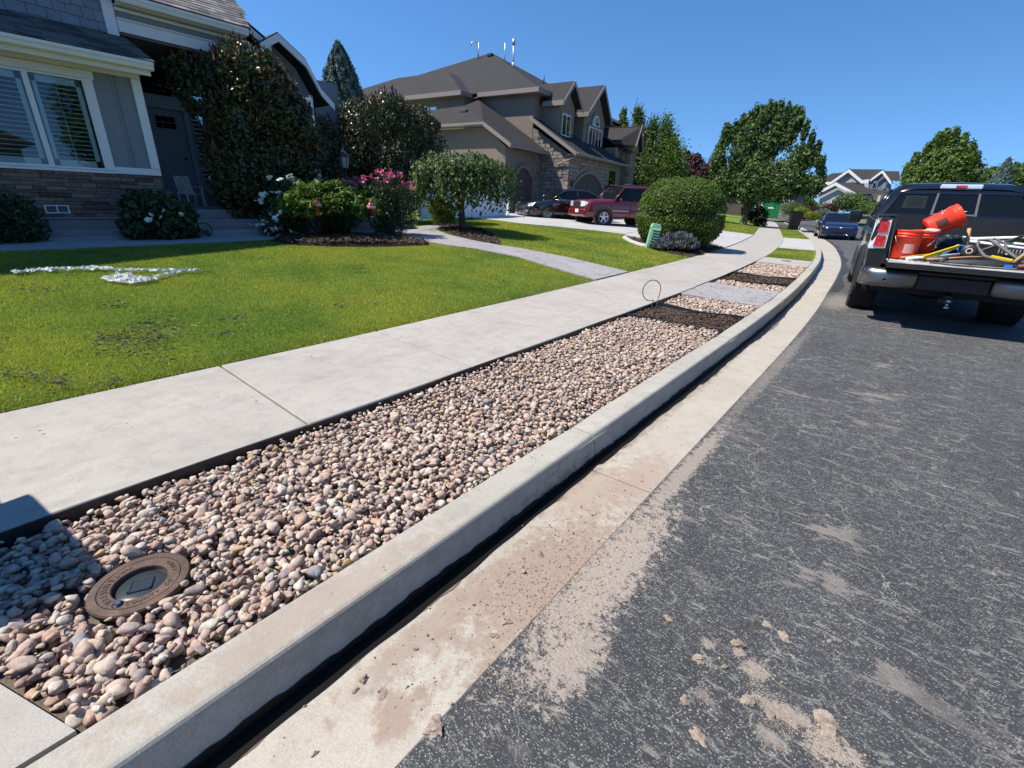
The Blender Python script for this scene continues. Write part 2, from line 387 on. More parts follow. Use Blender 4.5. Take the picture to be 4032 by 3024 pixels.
# dark seal band along the seam further on
cols = [((lambda y: xa(y) + .02), (lambda y: zroad(xa(y)+.02, y) + .004)), ((lambda y: xa(y) + .16 + .05*math.sin(y*1.7)), (lambda y: zroad(xa(y)+.16, y) + .004))]
tag(strip('seal_band', 11, 60, cols, simple('old_sealcoat', (.030, .030, .032), .8, var=.5, scale=6), .25), kind='structure')

def slabs(name, ybreaks, xf0, xf1, z0f, z1f, thick, mat, gap=.008, child='slab', rnd=.002, bev=.006, kind='structure', sub=3):
    root = empty(name, (0, 0, 0), kind=kind)
    for a, b in zip(ybreaks[:-1], ybreaks[1:]):
        a2, b2 = a + gap/2, b - gap/2; n = max(1, min(sub, int((b-a)/.5))); dz = random.uniform(-rnd, rnd); mb = MB()
        ys = [a2 + (b2-a2)*i/n for i in range(n+1)]
        rows = []
        def ring(y, inset, zt_, yy):
            X0 = float(xf0(y)) ; X1 = float(xf1(y)); s = 1 if X1 > X0 else -1
            return X0 + s*inset, X1 - s*inset, float(z0f(y)) + dz, float(z1f(y)) + dz
        P = []
        full = [(ys[0], 0, -thick), (ys[0], 0, -bev), (ys[0]+bev, bev, 0)] + [(y, bev, 0) for y in ys[1:-1]] + [(ys[-1]-bev, bev, 0), (ys[-1], 0, -bev), (ys[-1], 0, -thick)]
        vs = []
        for y, ins, dzz in full:
            X0, X1, Z0, Z1 = ring(y, ins, 0, y); s = 1 if X1 > X0 else -1
            # profile across: bottom outer, edge, top
            if dzz == -thick: vs.append([(X0, y, Z0-thick), (X0, y, Z0-thick), (X0, y, Z0-thick), (X1, y, Z1-thick), (X1, y, Z1-thick), (X1, y, Z1-thick)])
            elif dzz == -bev: vs.append([(X0, y, Z0-thick), (X0, y, Z0-bev), (X0+s*bev, y, Z0-bev), (X1-s*bev, y, Z1-bev), (X1, y, Z1-bev), (X1, y, Z1-thick)])
            else:
                X0b, X1b = X0 - s*ins, X1 + s*ins
                vs.append([(X0b, y, Z0-thick), (X0b, y, Z0-bev), (X0, y, Z0), (X1, y, Z1), (X1b, y, Z1-bev), (X1b, y, Z1-thick)])
        mb.grid(vs, 0, False); o = mb.build(child, mat, root)
    return root
# sidewalk
yb = [1.12 + 1.43*k for k in range(-4, 48)]
slabs('sidewalk', yb, xw_out, xw_in, lambda y: .150, lambda y: .182, .12, MAT['sidewalk'], gap=.013, child='slab')
tag(strip('joint_bed', -6, 75, [(xw_out, lambda y: .10), (xw_in, lambda y: .12)], MAT['joint'], 1.0), kind='structure')
# kerb
ybk = [-3.75, -.75 , 2.22, 5.22, 8.2, 11.2, 14.2, 17.2, 20.2, 23.2, 26.2, 29.2] + [32.2 + 3*k for k in range(14)]
root = empty('kerb', kind='structure')
for a, b in zip(ybk[:-1], ybk[1:]):
    n = 8; P = []
    ys = [a+.004 + (b-a-.008)*i/n for i in range(n+1)]
    for i, y in enumerate(ys):
        X = float(xo(y)); e = .006 if i in (0, n) else 0; ht = .145
        P.append([(X-.17, y, .0), (X-.17+e, y, ht-.03), (X-.17+e, y, ht-.012-e), (X-.158+e, y, ht-.001-e), (X-.150+e, y, ht-e), (X-.024, y, ht-e), (X-.017-e, y, ht-.001-e), (X-.008-e, y, ht-.005-e), (X-.002-e, y, ht-.013-e), (X-e*.5+.001, y, ht-.022-e), (X+.003, y, ht-.032), (X+.03, y, -.05)])
    mb = MB(); mb.grid(P, 0, True); 
    for r_ in (P[0], P[-1]):
        mb.add(r_, [list(range(len(r_)))] )
    o = mb.build('kerb_stone', MAT['curb'], root, fixn=True)
    for p in o.data.polygons: p.use_smooth = False
# gutter
ybg = [-.82, 2.1, 4.85, 7.65, 10.5, 13.4, 16.3, 19.2, 22.1, 25, 28, 31] + [34+3*k for k in range(13)]
ybg = [-3.7] + ybg
slabs('gutter', ybg, lambda y: xo(y)+.03, xa, lambda y: -.018, lambda y: .0, .1, MAT['gutter'], gap=.009, child='gutter_slab', rnd=.0008, bev=.004, sub=6)
tag(strip('gutter_bed', -4, 72, [(lambda y: xo(y)-.05, lambda y: -.05), (lambda y: xa(y)+.02, lambda y: -.03)], MAT['joint'], 1.), kind='structure')
# water trickling along the kerb foot, the kerb's shadow painted into its black
t = NT('gutter_water_and_shade'); t.col((.010, .009, .008)); t.set(rough=.35, spec=.12); t.bump(t.noise(30, 2, .5), .05, .01)
ys = np.arange(-2, 24, .03); P = []
for y in ys:
    w = .068 + .008*math.sin(y*2.1) + .004*math.sin(y*7.3+1) + .004*math.sin(y*19+y*y*.3) + (.02 if y > 4 else 0) + (.03*max(0, math.sin(y*1.1)) if 2.2 < y < 9 else 0)
    X = float(xo(y)); P.append([(X+.018, y, -.0135), (X+.03+w*.5, y, -.0128), (X+.03+w*.8, y, -.0118)])
tag(MB().grid(P, 0, True).build('gutter_water_and_shade', t.mat), 'thin trickle of water along the foot of the kerb, coloured black for the kerb shadow', 'water', kind='stuff')
# wet fringe (damp concrete)
t = NT('damp_concrete'); t.col(t.ramp(t.noise(14, 5, .7), [(.3, (.13, .09, .06)), (.7, (.22, .165, .115))])); t.set(rough=.45)
P = []
for y in ys:
    w = .050 + .008*math.sin(y*2.1) + .008*math.sin(y*7.3+1.3) + .006*math.sin(y*15+y*y*.3) + .005*math.sin(y*41) + (.02 if y > 4 else 0)+ (.03*max(0, math.sin(y*1.1)) if 2.2 < y < 9 else 0)
    X = float(xo(y)); P.append([(X+.02, y, -.0165), (X+.03+w, y, -.018*(1-(w+.0)/.41) + .0022)])
tag(MB().grid(P, 0, True).build('wet_edge', t.mat), kind='structure')
P = []
for y in ys:
    top_ = .010 + .004*math.sin(y*1.7+.5) + .004*math.sin(y*9.1) + .003*math.sin(y*33) + .003*math.sin(y*71+1); X = float(xo(y)); fx = lambda z: X+.003+.027*(.113-z)/.163+.0025
    P.append([(fx(-.02), y, -.02), (fx(top_*.6), y, top_*.6), (fx(top_), y, top_)])
t = NT('wet_shaded_concrete'); t.col((.018, .016, .013)); t.set(rough=.5, spec=.2)  # wet concrete, with the shadow under the kerb painted in as near black
tag(MB().grid(P, 0, True).build('wet_shaded_kerb_foot', t.mat), kind='structure')
# ------------------------------------------------------------------ lots: lawn sheet following the slope
def m_lawn(dark=False):
    t = NT('lawn_turf'); P = t.co(); k = 1.9
    c = t.ramp(t.noise(1.5, 6, .65), [(.3, (.055*k, .10*k, .012*k)), (.5, (.085*k, .135*k, .014*k)), (.72, (.14*k, .17*k, .022*k))])
    c = t.mix(t.ramp(t.noise(110, 3, .7), [(.35, .6), (.65, 0.)]), c, (.045, .075, .012))
    c = t.mix(t.ramp(t.noise(3.1, 6, .7), [(.60, 0.), (.75, .5)]), c, (.17, .14, .05))
    t.col(c); t.set(rough=.9, spec=.15); t.bump(t.noise(160, 3, .8), .9, .02); return t.mat
MAT['lawn'] = m_lawn()
def xg(y, s): return xw_in(y) - s
P = []
for y in list(np.arange(-8, 30, .4)) + list(np.arange(30, 120, 2)):
    row = []
    for s in (0, .01, .3, .6, 1, 1.5, 2, 2.5, 3, 3.5, 4, 4.5, 5, 5.5, 6, 7, 8, 9, 10, 12, 15, 20, 30, 60):
        X = float(xw_in(y)) - s; row.append((X, float(y), z1(X, y) if s > 0 else .05))
    P.append(row)
tag(MB().grid(P, 0, True).build('lawn', MAT['lawn']), kind='structure')

def drape(name, poly, dz, mat, parent=None, step=.4, zf=z1, skirt=.05):
    """a thin slab following the ground"""
    bm = bmesh.new(); vs = [bm.verts.new((x, y, 0)) for x, y in poly]; bm.faces.new(vs)
    xs = [p[0] for p in poly]; ys_ = [p[1] for p in poly]
    for ax, lo, hi in ((0, min(xs), max(xs)), (1, min(ys_), max(ys_))):
        v = lo + step
        while v < hi:
            no = (1, 0, 0) if ax == 0 else (0, 1, 0); co = (v, 0, 0) if ax == 0 else (0, v, 0)
            bmesh.ops.bisect_plane(bm, geom=bm.verts[:]+bm.edges[:]+bm.faces[:], plane_co=co, plane_no=no); v += step
    for v in bm.verts: v.co.z = zf(v.co.x, v.co.y) + dz
    if skirt:
        r = bmesh.ops.extrude_edge_only(bm, edges=[e for e in bm.edges if e.is_boundary])
        for v in [g_ for g_ in r['geom'] if isinstance(g_, bmesh.types.BMVert)]: v.co.z -= skirt
    bmesh.ops.recalc_face_normals(bm, faces=bm.faces)
    up = [f for f in bm.faces if abs(f.normal.z) > .7]
    if up and sum(f.normal.z for f in up) < 0: bmesh.ops.reverse_faces(bm, faces=bm.faces)
    me = bpy.data.meshes.new(name); bm.to_mesh(me); bm.free(); me.materials.append(mat)
    return link_mesh(name, me, parent)

def inpoly(x, y, poly):
    r = np.zeros(np.shape(x), bool); n = len(poly)
    for i in range(n):
        (x1, y1), (x2, y2) = poly[i], poly[(i+1) % n]
        c = ((y1 > y) != (y2 > y)); xx = (x2-x1)*(y-y1)/((y2-y1) if y2 != y1 else 1e-9) + x1
        r ^= c & (x < xx)
    return r
# ------------------------------------------------------------------ paths, drive, beds
DRIVE = [(-4.5, 17.3), (-5.7, 18.45), (-6.6, 17.9), (-7.2, 17.0), (-7.75, 16.3), (-8.3, 16.75), (-9.4, 16.45), (-10.64, 15.45), (-11.4, 14.3), (-13.2, 13.6), (-19, 14), (-24, 30), (-8.0, 28.2), (float(xw_in(28.3)), 28.35)]
DRIVE = DRIVE + [(float(xw_in(y)), y) for y in (26, 24, 22, 20, 18.5)]
DRIVE[0] = (float(xw_in(17.4)), 17.4)
PATH = [(-3.86, 7.2)]
PATH = [(float(xw_in(7.23))-.0, 7.23), (-5.0, 7.35), (-6.04, 7.55), (-7.0, 7.35), (-7.55, 7.0), (-8.1, 6.85), (-8.9, 6.2), (-9.1, 5.2), (-9.5, 4.6), (-9.7, 2.0), (-10.2, 1.0), (-10.2, 6.2), (-10.0, 7.2), (-10.9, 9.2), (-11.6, 10.5), (-10.6, 10.4), (-10.2, 9.0), (-9.6, 8.5), (-8.8, 8.15), (-8.0, 8.15), (-7.3, 8.35), (-6.77, 8.6), (-5.72, 8.78), (float(xw_in(8.71)), 8.71)]
WALK = [(-8.92, -3), (-10.15, -3), (-10.15, 1.9), (-9.9, 3.0), (-9.9, 4.2), (-9.3, 4.6), (-9.05, 4.0), (-8.95, 3.0), (-8.85, 1.2)]
BED1 = [(-8.95, 3.9), (-8.45, 3.95), (-8.1, 4.6), (-7.85, 5.5), (-7.75, 6.6), (-8.2, 6.85), (-8.9, 6.65), (-9.15, 5.6), (-9.4, 4.7), (-9.3, 4.2)]
BED2 = [(-7.15, 8.3), (-8.0, 8.25), (-8.8, 8.3), (-9.8, 8.8), (-10.6, 9.4), (-10.8, 10.2), (-9.8, 10.4), (-8.8, 9.8), (-7.9, 9.0)]
BED3 = [(-7.75, 15.6), (-7.35, 14.9), (-6.64, 14.0), (-5.94, 13.45), (-5.0, 12.95), (float(xw_in(13.0))-.02, 13.0), (float(xw_in(17.3))-.02, 17.3), (-5.75, 18.3), (-6.6, 17.8), (-7.3, 16.8)]
HOUSEPAD = [(-10.2, -4), (-10.2, 7), (-16, 9), (-20, 8), (-20, -4)]
tag(drape('driveway', DRIVE, .03, MAT['driveway'], step=.8), kind='structure')
# control joints in the drive: thin recessed-looking dark lines laid as real grooves
for (a, b) in (((-5.2, 18.2), (-13.5, 15.6)), ((-5.6, 22.5), (-15.5, 20.2)), ((-8.4, 16.9), (-10.2, 27.8)), ((-11.6, 15.8), (-12.8, 27.8))):
    d = Vector((b[0]-a[0], b[1]-a[1])).normalized(); n = Vector((-d.y, d.x))*.008
    tag(drape('drive_joint', [(a[0]-n.x, a[1]-n.y), (b[0]-n.x, b[1]-n.y), (b[0]+n.x, b[1]+n.y), (a[0]+n.x, a[1]+n.y)], .034, MAT['joint'], step=.8, skirt=0), kind='structure')
# stamped garden path: stones with joints
t = NT('stamped_path'); P_ = t.co(); cell = t.vor(2.3, out=1); edge = t.vor(2.3, 'DISTANCE_TO_EDGE')
c = t.mix(cell, (.20, .175, .165), (.31, .29, .285)); c = t.mix(t.ramp(edge, [(.015, .75), (.04, 0.)]), c, (.10, .09, .085)); c = t.mix(t.noise(6, 6, .7), c, (.36, .34, .33)); t.col(c); t.set(rough=.75)
t.bump(t.math('ADD', t.ramp(edge, [(.0, 0.), (.05, 1.)]), t.math('MULTIPLY', t.noise(25, 5, .7), .5)), .5, .01); MAT['stamped'] = t.mat
tag(drape('garden_path', PATH, .025, MAT['stamped'], step=.5), kind='structure')
tag(drape('house_walk', WALK, .03, m_concrete('walk_concrete', (.36, .36, .36), .2), step=.6), kind='structure')
for i, pl in enumerate((BED1, BED2, BED3)):
    tag(drape('mulch_bed', pl, .02 if i != 2 else .02, MAT['mulch_base'], step=.3), kind='structure')
# ------------------------------------------------------------------ park strip
def xr(y): return xo(y) - .172
def zone(name, y0, y1, zl, zr, mat, step=.2):
    return strip(name, y0, y1, [(lambda y: xw_out(y)+.001, lambda y: zl), (xr, lambda y: zr)], mat, step)
tag(zone('rock_bed_soil', -.9, 15, .066, .070, simple('rock_fines', (.13, .10, .08), .95, var=.4, scale=20, bump=.9, bscale=90)), kind='structure')
tag(zone('strip_soil', 15, 60, .06, .06, MAT['soil'], 1.), kind='structure')
def slabzone(name, y0, y1, z, mat):
    return slabs(name, [y0, y1], lambda y: xw_out(y)+.012, lambda y: xr(y)-.006, lambda y: z+.004, lambda y: z-.004, .1, mat, gap=.0, child='slab', rnd=0)
slabzone('stepping_slab', 7.52, 9.1, .139, MAT['stamped'])
slabzone('valve_slab', 14.15, 15.8, .142, MAT['sidewalk'])
slabzone('driveway_apron', 20.25, 28.8, .142, MAT['driveway'])
# corner slab with the slanted end by the kerb
mb = MB(); pts = [(-1.305, -.115), (-2.47, -.53), (-2.47, -3.), (-1.305, -3.)]
mb.prism([(x, y, .02) for x, y in pts], (0, 0, .118)); tag(mb.build('corner_slab', MAT['sidewalk'], fixn=True), kind='structure')
o = MB().lathe([(0, .151), (.12, .151), (.125, .148), (.125, .14)], 20).build('valve_cover', simple('rusty_iron', (.12, .07, .05), .7, .3)); o.location = (-2.44, 15.1, 0)
tag(o, 'small round rusty valve cover set flush in the pale slab beyond the last rocks', 'valve cover')
# black plastic edging along sidewalk face and across the beds
mb = MB()
ys = np.arange(-.45, 14.1, .15)
P = [[(float(xw_out(y))+.006, float(y), .03), (float(xw_out(y))+.006, float(y), .148+.006*math.sin(y*3)), (float(xw_out(y))+.016, float(y), .148+.006*math.sin(y*3)), (float(xw_out(y))+.016, float(y), .03)] for y in ys]
mb.grid(P, 0, False)
tag(mb.build('sidewalk_edging', MAT['plastic_black'], fixn=True), 'black plastic strip running along the street side of the sidewalk', 'edging')
def cross_edging(ya, yb_, label):
    P = []
    for i in range(13):
        f = i/12; y = ya + (yb_-ya)*f + .012*math.sin(f*9); x = float(xw_out(y)+.02)*(1-f) + float(xr(y)-.01)*f; zz = .135 + .012*math.sin(f*7+1)
        P.append([(x, y-.005, .03), (x, y-.005, zz), (x, y+.006, zz), (x, y+.006, .03)])
    tag(MB().grid(P, 0, False).build('cross_edging', MAT['plastic_black'], fixn=True), label, 'edging')
cross_edging(5.42, 5.5, 'black plastic edging between the long rock bed and the first bark bed')
cross_edging(6.42, 6.46, 'black plastic edging on the far side of the first bark bed')
cross_edging(9.85, 10.2, 'black plastic edging on the near side of the second bark bed')
cross_edging(11.2, 11.32, 'black plastic edging on the far side of the second bark bed')
# bark chips
t_bark = m_attr('bark_chips', [(0, (.045, .028, .019)), (.6, (.10, .062, .042)), (1, (.19, .13, .095))], .9, .4, 60)
def chips(name, poly, n, zf, smin=.012, smax=.035, lift=.025, label='loose dark bark mulch'):
    xs = [p[0] for p in poly]; ys = [p[1] for p in poly]
    x = rng.uniform(min(xs), max(xs), n); y = rng.uniform(min(ys), max(ys), n); k = inpoly(x, y, poly); x, y = x[k], y[k]; n = len(x)
    z = zf(x, y) + rng.uniform(.0, lift, n)
    a = rng.uniform(0, 6.28, n); L = rng.uniform(smin, smax, n); W = L*rng.uniform(.25, .6, n); tl = rng.normal(0, .45, (n, 2))
    u = np.stack([np.cos(a), np.sin(a), tl[:, 0]], 1)*L[:, None]*.5; v = np.stack([-np.sin(a), np.cos(a), tl[:, 1]], 1)*W[:, None]*.5
    c = np.stack([x, y, z], 1); V = np.stack([c-u-v, c+u-v*.7, c+u*.9+v, c-u*.8+v], 1).reshape(-1, 3)
    Fa = np.arange(4*n).reshape(n, 4)
    return tag(link_mesh(name, np_mesh(name, V, Fa, t_bark, rng.random(n))), label, 'mulch', kind='stuff')
chips('bark_mulch', [(-2.75, 5.48), (-1.36, 5.55), (-1.39, 6.42), (-2.78, 6.38)], 7000, lambda x, y: .09 + .02*np.sin(x*4+1)*np.cos(y*5), label='dark bark mulch filling the first bed of the strip')
chips('bark_mulch', [(-2.85, 9.9), (-1.46, 10.25), (-1.5, 11.3), (-2.9, 11.2)], 5000, lambda x, y: .09 + 0*x, .015, .04, label='dark bark mulch filling the second bed of the strip')
tag(zone('bark_bed_floor', 5.45, 6.44, .092, .092, MAT['soil']), kind='structure')
tag(zone('bark_bed_floor', 10.05, 11.28, .092, .092, MAT['soil']), kind='structure')
chips('flowerbed_mulch', BED1, 16000, lambda x, y: zt(x, y)+.02 + .07*np.exp(-((x+8.3)**2+(y-5.2)**2)/.8), .015, .05, .05, 'dark bark mulch under the roses and peonies')
chips('flowerbed_mulch', BED2, 9000, lambda x, y: zt(x, y)+.02, .015, .05, .05, 'dark bark mulch under the weeping tree')
chips('flowerbed_mulch', BED3, 12000, lambda x, y: zt(x, y)+.02, .015, .05, .04, 'brown bark mulch around the clipped round shrub')

# ------------------------------------------------------------------ river rocks
def rock_variant(seed, sub):
    r = np.random.default_rng(seed); bm = bmesh.new(); bmesh.ops.create_icosphere(bm, subdivisions=sub, radius=1)
    V = np.array([v.co[:] for v in bm.verts]); Fc = np.array([[v.index for v in f.verts] for f in bm.faces]); bm.free()
    for _ in range(r.integers(9, 16)):
        n = r.normal(size=3); n /= np.linalg.norm(n); d = r.uniform(.50, .84); p = V @ n; over = np.maximum(p - d, 0); V = V - over[:, None]*n*.96
    V *= (1 + .05*np.sin(V @ r.normal(size=3)*3 + r.uniform(0, 6)))[:, None]
    V += (V[:, :1]*r.uniform(-.25, .25))*np.array([0, 1, 0])
    V *= np.array([1, r.uniform(.55, .9), r.uniform(.42, .7)])
    return V, Fc
RV = {s: [rock_variant(100*s+i, s) for i in range(16)] for s in (1, 2)}
ROCKMAT = m_attr('river_rock', [(0, (.54, .37, .28)), (.15, (.62, .48, .36)), (.3, (.42, .29, .25)), (.38, (.58, .42, .34)), (.53, (.64, .53, .42)), (.66, (.34, .275, .25)), (.71, (.62, .47, .38)), (.87, (.66, .57, .47)), (.94, (.36, .335, .33)), (.97, (.58, .40, .20)), (.985, (.70, .65, .58))], .8, .45, 45, .25, bump=.6, interp='CONSTANT')
def rock_points(y0f, y1f, ya, yb_, spacing, layers):
    out = []
    for sp, zb, sc_lo, sc_hi, keep in layers:
        nx = int(1.5/sp); ny = int((yb_-ya)/sp)
        gx, gy = np.meshgrid(np.arange(nx)*sp, np.arange(ny)*sp); y = (gy + ya + rng.normal(0, sp*.33, gy.shape)).ravel(); xx = (gx + rng.normal(0, sp*.33, gx.shape)).ravel()
        x = xw_out(y) + .02 + xx; L = np.clip(rng.lognormal(math.log(sc_lo), .28, x.shape), sc_lo*.6, sc_hi)
        k = (x < xr(y) - L*.38) & (x > xw_out(y) + .022 + L*.3) & (rng.random(x.shape) < keep) & (y > y0f(x)) & (y < y1f(x))
        x, y, L = x[k], y[k], L[k]; f = (x - xw_out(y))/1.3
        z = zb + .014*f + .006 + .012*np.sin(x*6+y*4.3)*np.cos(y*5.1-x*3) + rng.normal(0, .004, x.shape)
        out.append(np.stack([x, y, z, L], 1))
    return np.concatenate(out)
def rocks_mesh(P, sub, name='river_rocks'):
    Vs = []; Fs = []; Rn = []; off = 0
    n = len(P); var = rng.integers(0, 16, n); yaw = rng.uniform(0, 6.28, n); tx = rng.normal(0, .28, n); ty = rng.normal(0, .28, n); rn = rng.random(n)
    for i in range(n):
        V, Fc = RV[sub][var[i]]
        cyw, syw = math.cos(yaw[i]), math.sin(yaw[i]); cxx, sxx = math.cos(tx[i]), math.sin(tx[i]); cyy, syy = math.cos(ty[i]), math.sin(ty[i])
        Rz = np.array([[cyw, -syw, 0], [syw, cyw, 0], [0, 0, 1]]); Rx = np.array([[1, 0, 0], [0, cxx, -sxx], [0, sxx, cxx]]); Ry = np.array([[cyy, 0, syy], [0, 1, 0], [-syy, 0, cyy]])
        Vs.append((V*P[i, 3]*.5) @ (Rz @ Rx @ Ry).T + P[i, :3]); Fs.append(Fc + off); off += len(V); Rn.append(np.full(len(Fc), rn[i]))
    return np.concatenate(Vs), np.concatenate(Fs), np.concatenate(Rn)
LID = (-1.79, .13)
gb = empty('rock_bed', kind='structure')
endline = lambda x: -.115 + (x + 1.305)*(.415/1.165) + .03
P1 = rock_points(endline, lambda x: 5.40 + (x+2.6)*.05 + 0*x, -.6, 5.45, .04, [(.035, .066, .040, .065, 1), (.037, .089, .043, .080, 1), (.045, .110, .047, .095, .95), (.036, .118, .028, .040, .35)])
dl = np.hypot(P1[:, 0]-LID[0], P1[:, 1]-LID[1]); P1 = P1[~((dl < .165) & (P1[:, 2] > .0))]
P2 = np.concatenate([rock_points(lambda x: a+0*x, lambda x: b+0*x, a-.05, b+.05, .05, [(.048, .075, .055, .09, 1), (.055, .102, .058, .1, 1)]) for a, b in ((6.47, 7.5), (9.13, 9.93), (11.33, 14.1))])
# the 300 that show largest become parts, the rest one mass
camxy = np.array([0, 0, H]); dist = np.linalg.norm(P1[:, :3]-camxy, axis=1); score = P1[:, 3]/dist*(P1[:, 2] > .10)
# only those in the picture (camera looks between these bearings)
def project(P):
    d = P - camxy; M_ = np.array([cx[:], cy[:], cz[:]]); c = d @ M_.T; return 2016 + F_PX*c[:, 0]/-c[:, 2], 1512 - F_PX*c[:, 1]/-c[:, 2]
u, v = project(P1[:, :3]); inside = (u > -20) & (u < 4052) & (v > 0) & (v < 3040)
order = np.argsort(-score*inside); top = order[:300]; rest = np.ones(len(P1), bool); rest[top] = False
for i in top:
    V, Fc, Rn = rocks_mesh(np.array([[0, 0, 0, P1[i, 3]]]), 2)
    o = link_mesh('rock', np_mesh('rock', V, Fc, ROCKMAT, Rn, True), gb); o.location = P1[i, :3]
Pr = P1[rest]; dr = dist[rest]; nearm = dr < 2.9
V, Fc, Rn = rocks_mesh(Pr[nearm], 2); tag(link_mesh('loose_rocks', np_mesh('loose_rocks', V, Fc, ROCKMAT, Rn, True), gb), kind='stuff')
V, Fc, Rn = rocks_mesh(np.concatenate([Pr[~nearm], P2]), 1); tag(link_mesh('far_rocks', np_mesh('far_rocks', V, Fc, ROCKMAT, Rn, True), gb), kind='stuff')
print('rocks', len(P1), nearm.sum(), len(P2))

# ------------------------------------------------------------------ water meter lid
RUST = NT('rusty_cast_iron'); n_ = RUST.noise(14, 6, .7, RUST.co(True))
RUST.col(RUST.ramp(n_, [(.3, (.05, .036, .030)), (.5, (.10, .062, .046)), (.68, (.155, .092, .064)), (.85, (.20, .15, .12))])); RUST.set(rough=.62, metal=.25); RUST.bump(RUST.noise(90, 4, .7, RUST.co(True)), .4, .004); RUST = RUST.mat
lid = empty('meter_lid', (LID[0], LID[1], .112), R_(40), 'rusty round iron water meter lid set among the rocks with a plastic centre', 'meter lid')
MB().lathe([(.148, -.012), (.150, .004), (.146, .010), (.122, .0105), (.121, .006), (.120, .006), (.119, .0105), (.084, .011), (.081, .008), (.080, -.012), (.078, -.014)], 96, smooth=False).build('ring', RUST, lid)
MB().lathe([(.079, -.013), (.074, -.008), (.030, -.0075), (.0, -.0072)], 48).build('center_disc', simple('grey_plastic_disc', (.035, .042, .048), .25, var=.15), lid)
mb = MB(); T = Matrix.Rotation(R_(25), 4, 'Z')
for a, b, c, d in ((-.036, .036, -.030, -.022), (-.036, .036, .022, .030), (-.036, -.028, -.030, .030), (.028, .036, -.030, .030)): mb.box(a, b, c, d, -.009, -.0015 if c < 0 else -.003, T=T, b=.002)
mb.box(-.028, .028, -.022, .022, -.0075, -.0045, T=T); mb.build('reader_recess', simple('dark_plastic', (.03, .036, .042), .25), lid)
mb = MB(); mb.lathe([(.017, .004), (.017, .012), (.0, .0125)], 20, T=Matrix.Translation((0, -.100, 0))); mb.build('lock_pocket', MAT['plastic_black'], lid)
mb = MB(); mb.lathe([(.010, .012), (.010, .019), (.007, .021), (.0, .021)], 5, T=Matrix.Translation((.002, -.100, 0)), smooth=False); mb.build('lock_bolt', MAT['chrome'], lid)
def ring_text(txt, r, a0, da, size, flip=False):
    for i, ch in enumerate(txt):
        if ch == ' ': continue
        cu = bpy.data.curves.new('letter', 'FONT'); cu.body = ch; cu.size = size; cu.extrude = .0016; cu.align_x = 'CENTER'; cu.align_y = 'CENTER'
        cu.materials.append(RUST); tmp = bpy.data.objects.new('letter', cu); me = bpy.data.meshes.new_from_object(tmp); me.materials.clear(); me.materials.append(RUST); bpy.data.objects.remove(tmp); o = link_mesh('letter', me, lid)
        a = a0 + da*i; o.location = (r*math.cos(a), r*math.sin(a), .0115); o.rotation_euler = (0, 0, a + (math.pi/2 if not flip else -math.pi/2))
ring_text('METER', .102, R_(-158), R_(11.5), .026)
ring_text('WATER', .102, R_(146), R_(11.5), .026)
ring_text('COUNTY CO', .102, R_(-72), R_(9.5), .02)
ring_text('FORD', .102, R_(38), R_(10), .02)

# ------------------------------------------------------------------ grass blades
t = NT('grass_blade'); a = t.n("ShaderNodeAttribute"); a.attribute_name = 'rnd'
c = t.ramp(a.outputs['Fac'], [(0, (.17, .215, .038)), (.35, (.27, .315, .055)), (.7, (.38, .40, .085)), (.9, (.42, .40, .11)), (.96, (.36, .32, .13)), (1, (.30, .24, .12))])
n0 = t.noise(.55, 4, .6); n1 = t.noise(2.6, 5, .65)
c = t.mix(1., c, t.ramp(n0, [(.38, (.55, .74, .70)), (.5, (.95, .98, .9)), (.62, (1.3, 1.14, .85))]), 'MULTIPLY')
c = t.mix(t.ramp(n1, [(.56, 0.), (.70, .6)]), c, (.20, .19, .045)); c = t.mix(t.ramp(t.noise(4.5, 5, .7), [(.64, 0.), (.74, .6)]), c, (.19, .14, .07))
t.col(c); t.set(rough=.55, spec=.25)
tr = t.n("ShaderNodeBsdfTranslucent"); mx = t.n("ShaderNodeMixShader"); mx.inputs[0].default_value = .35
t.l(t.mix(1., c, (1.2, 1.3, .35), 'MULTIPLY'), tr.inputs[0]); t.l(t.p.outputs[0], mx.inputs[1]); t.l(tr.outputs[0], mx.inputs[2]); t.l(mx.outputs[0], t.out.inputs[0])
GRASS = t.mat
def blades(name, x, y, z, hmin, hmax, w, label, lean=.5):
    n = len(x); a = rng.uniform(0, 6.28, n); h = rng.uniform(hmin, hmax, n); ww = w*rng.uniform(.6, 1.3, n); l = rng.normal(0, lean, (n, 2))*h[:, None]
    c = np.stack([x, y, z-.004], 1); s = np.stack([np.cos(a), np.sin(a), 0*a], 1)*ww[:, None]*.5; tip = c + np.stack([l[:, 0], l[:, 1], h], 1)
    V = np.stack([c-s, c+s, tip], 1).reshape(-1, 3); return tag(link_mesh(name, np_mesh(name, V, np.arange(3*n).reshape(n, 3), GRASS, rng.random(n)**1.1)), label, 'grass', kind='stuff')
def scatter(n, y0, y1, s0, s1):
    y = rng.uniform(y0, y1, n); s = rng.uniform(s0, s1, n); x = xw_in(y) - s
    k = np.ones(n, bool)
    for pl in (DRIVE, PATH, WALK, BED1, BED2, BED3): k &= ~inpoly(x, y, pl)
    k &= ~((x < -10.1) & (y < 7.2))
    x, y = x[k], y[k]; u, v = project(np.stack([x, y, zt(x, y)], 1)); kk = (u > -150) & (u < 4200) & (v < 3100)
    return x[kk], y[kk], zt(x[kk], y[kk])
blades('front_lawn_grass', *scatter(430000, -1.5, 8.5, .0, 5.6), .015, .032, .0065, 'short mown grass of the near front lawn, yellow green in patches')
blades('side_lawn_grass', *scatter(170000, 8.3, 17.5, .0, 9), .022, .045, .012, 'short mown grass of the lawn beyond the garden path')
blades('far_lawn_grass', *scatter(60000, 28.3, 46, .0, 7), .03, .06, .03, 'short mown grass under the far street tree')
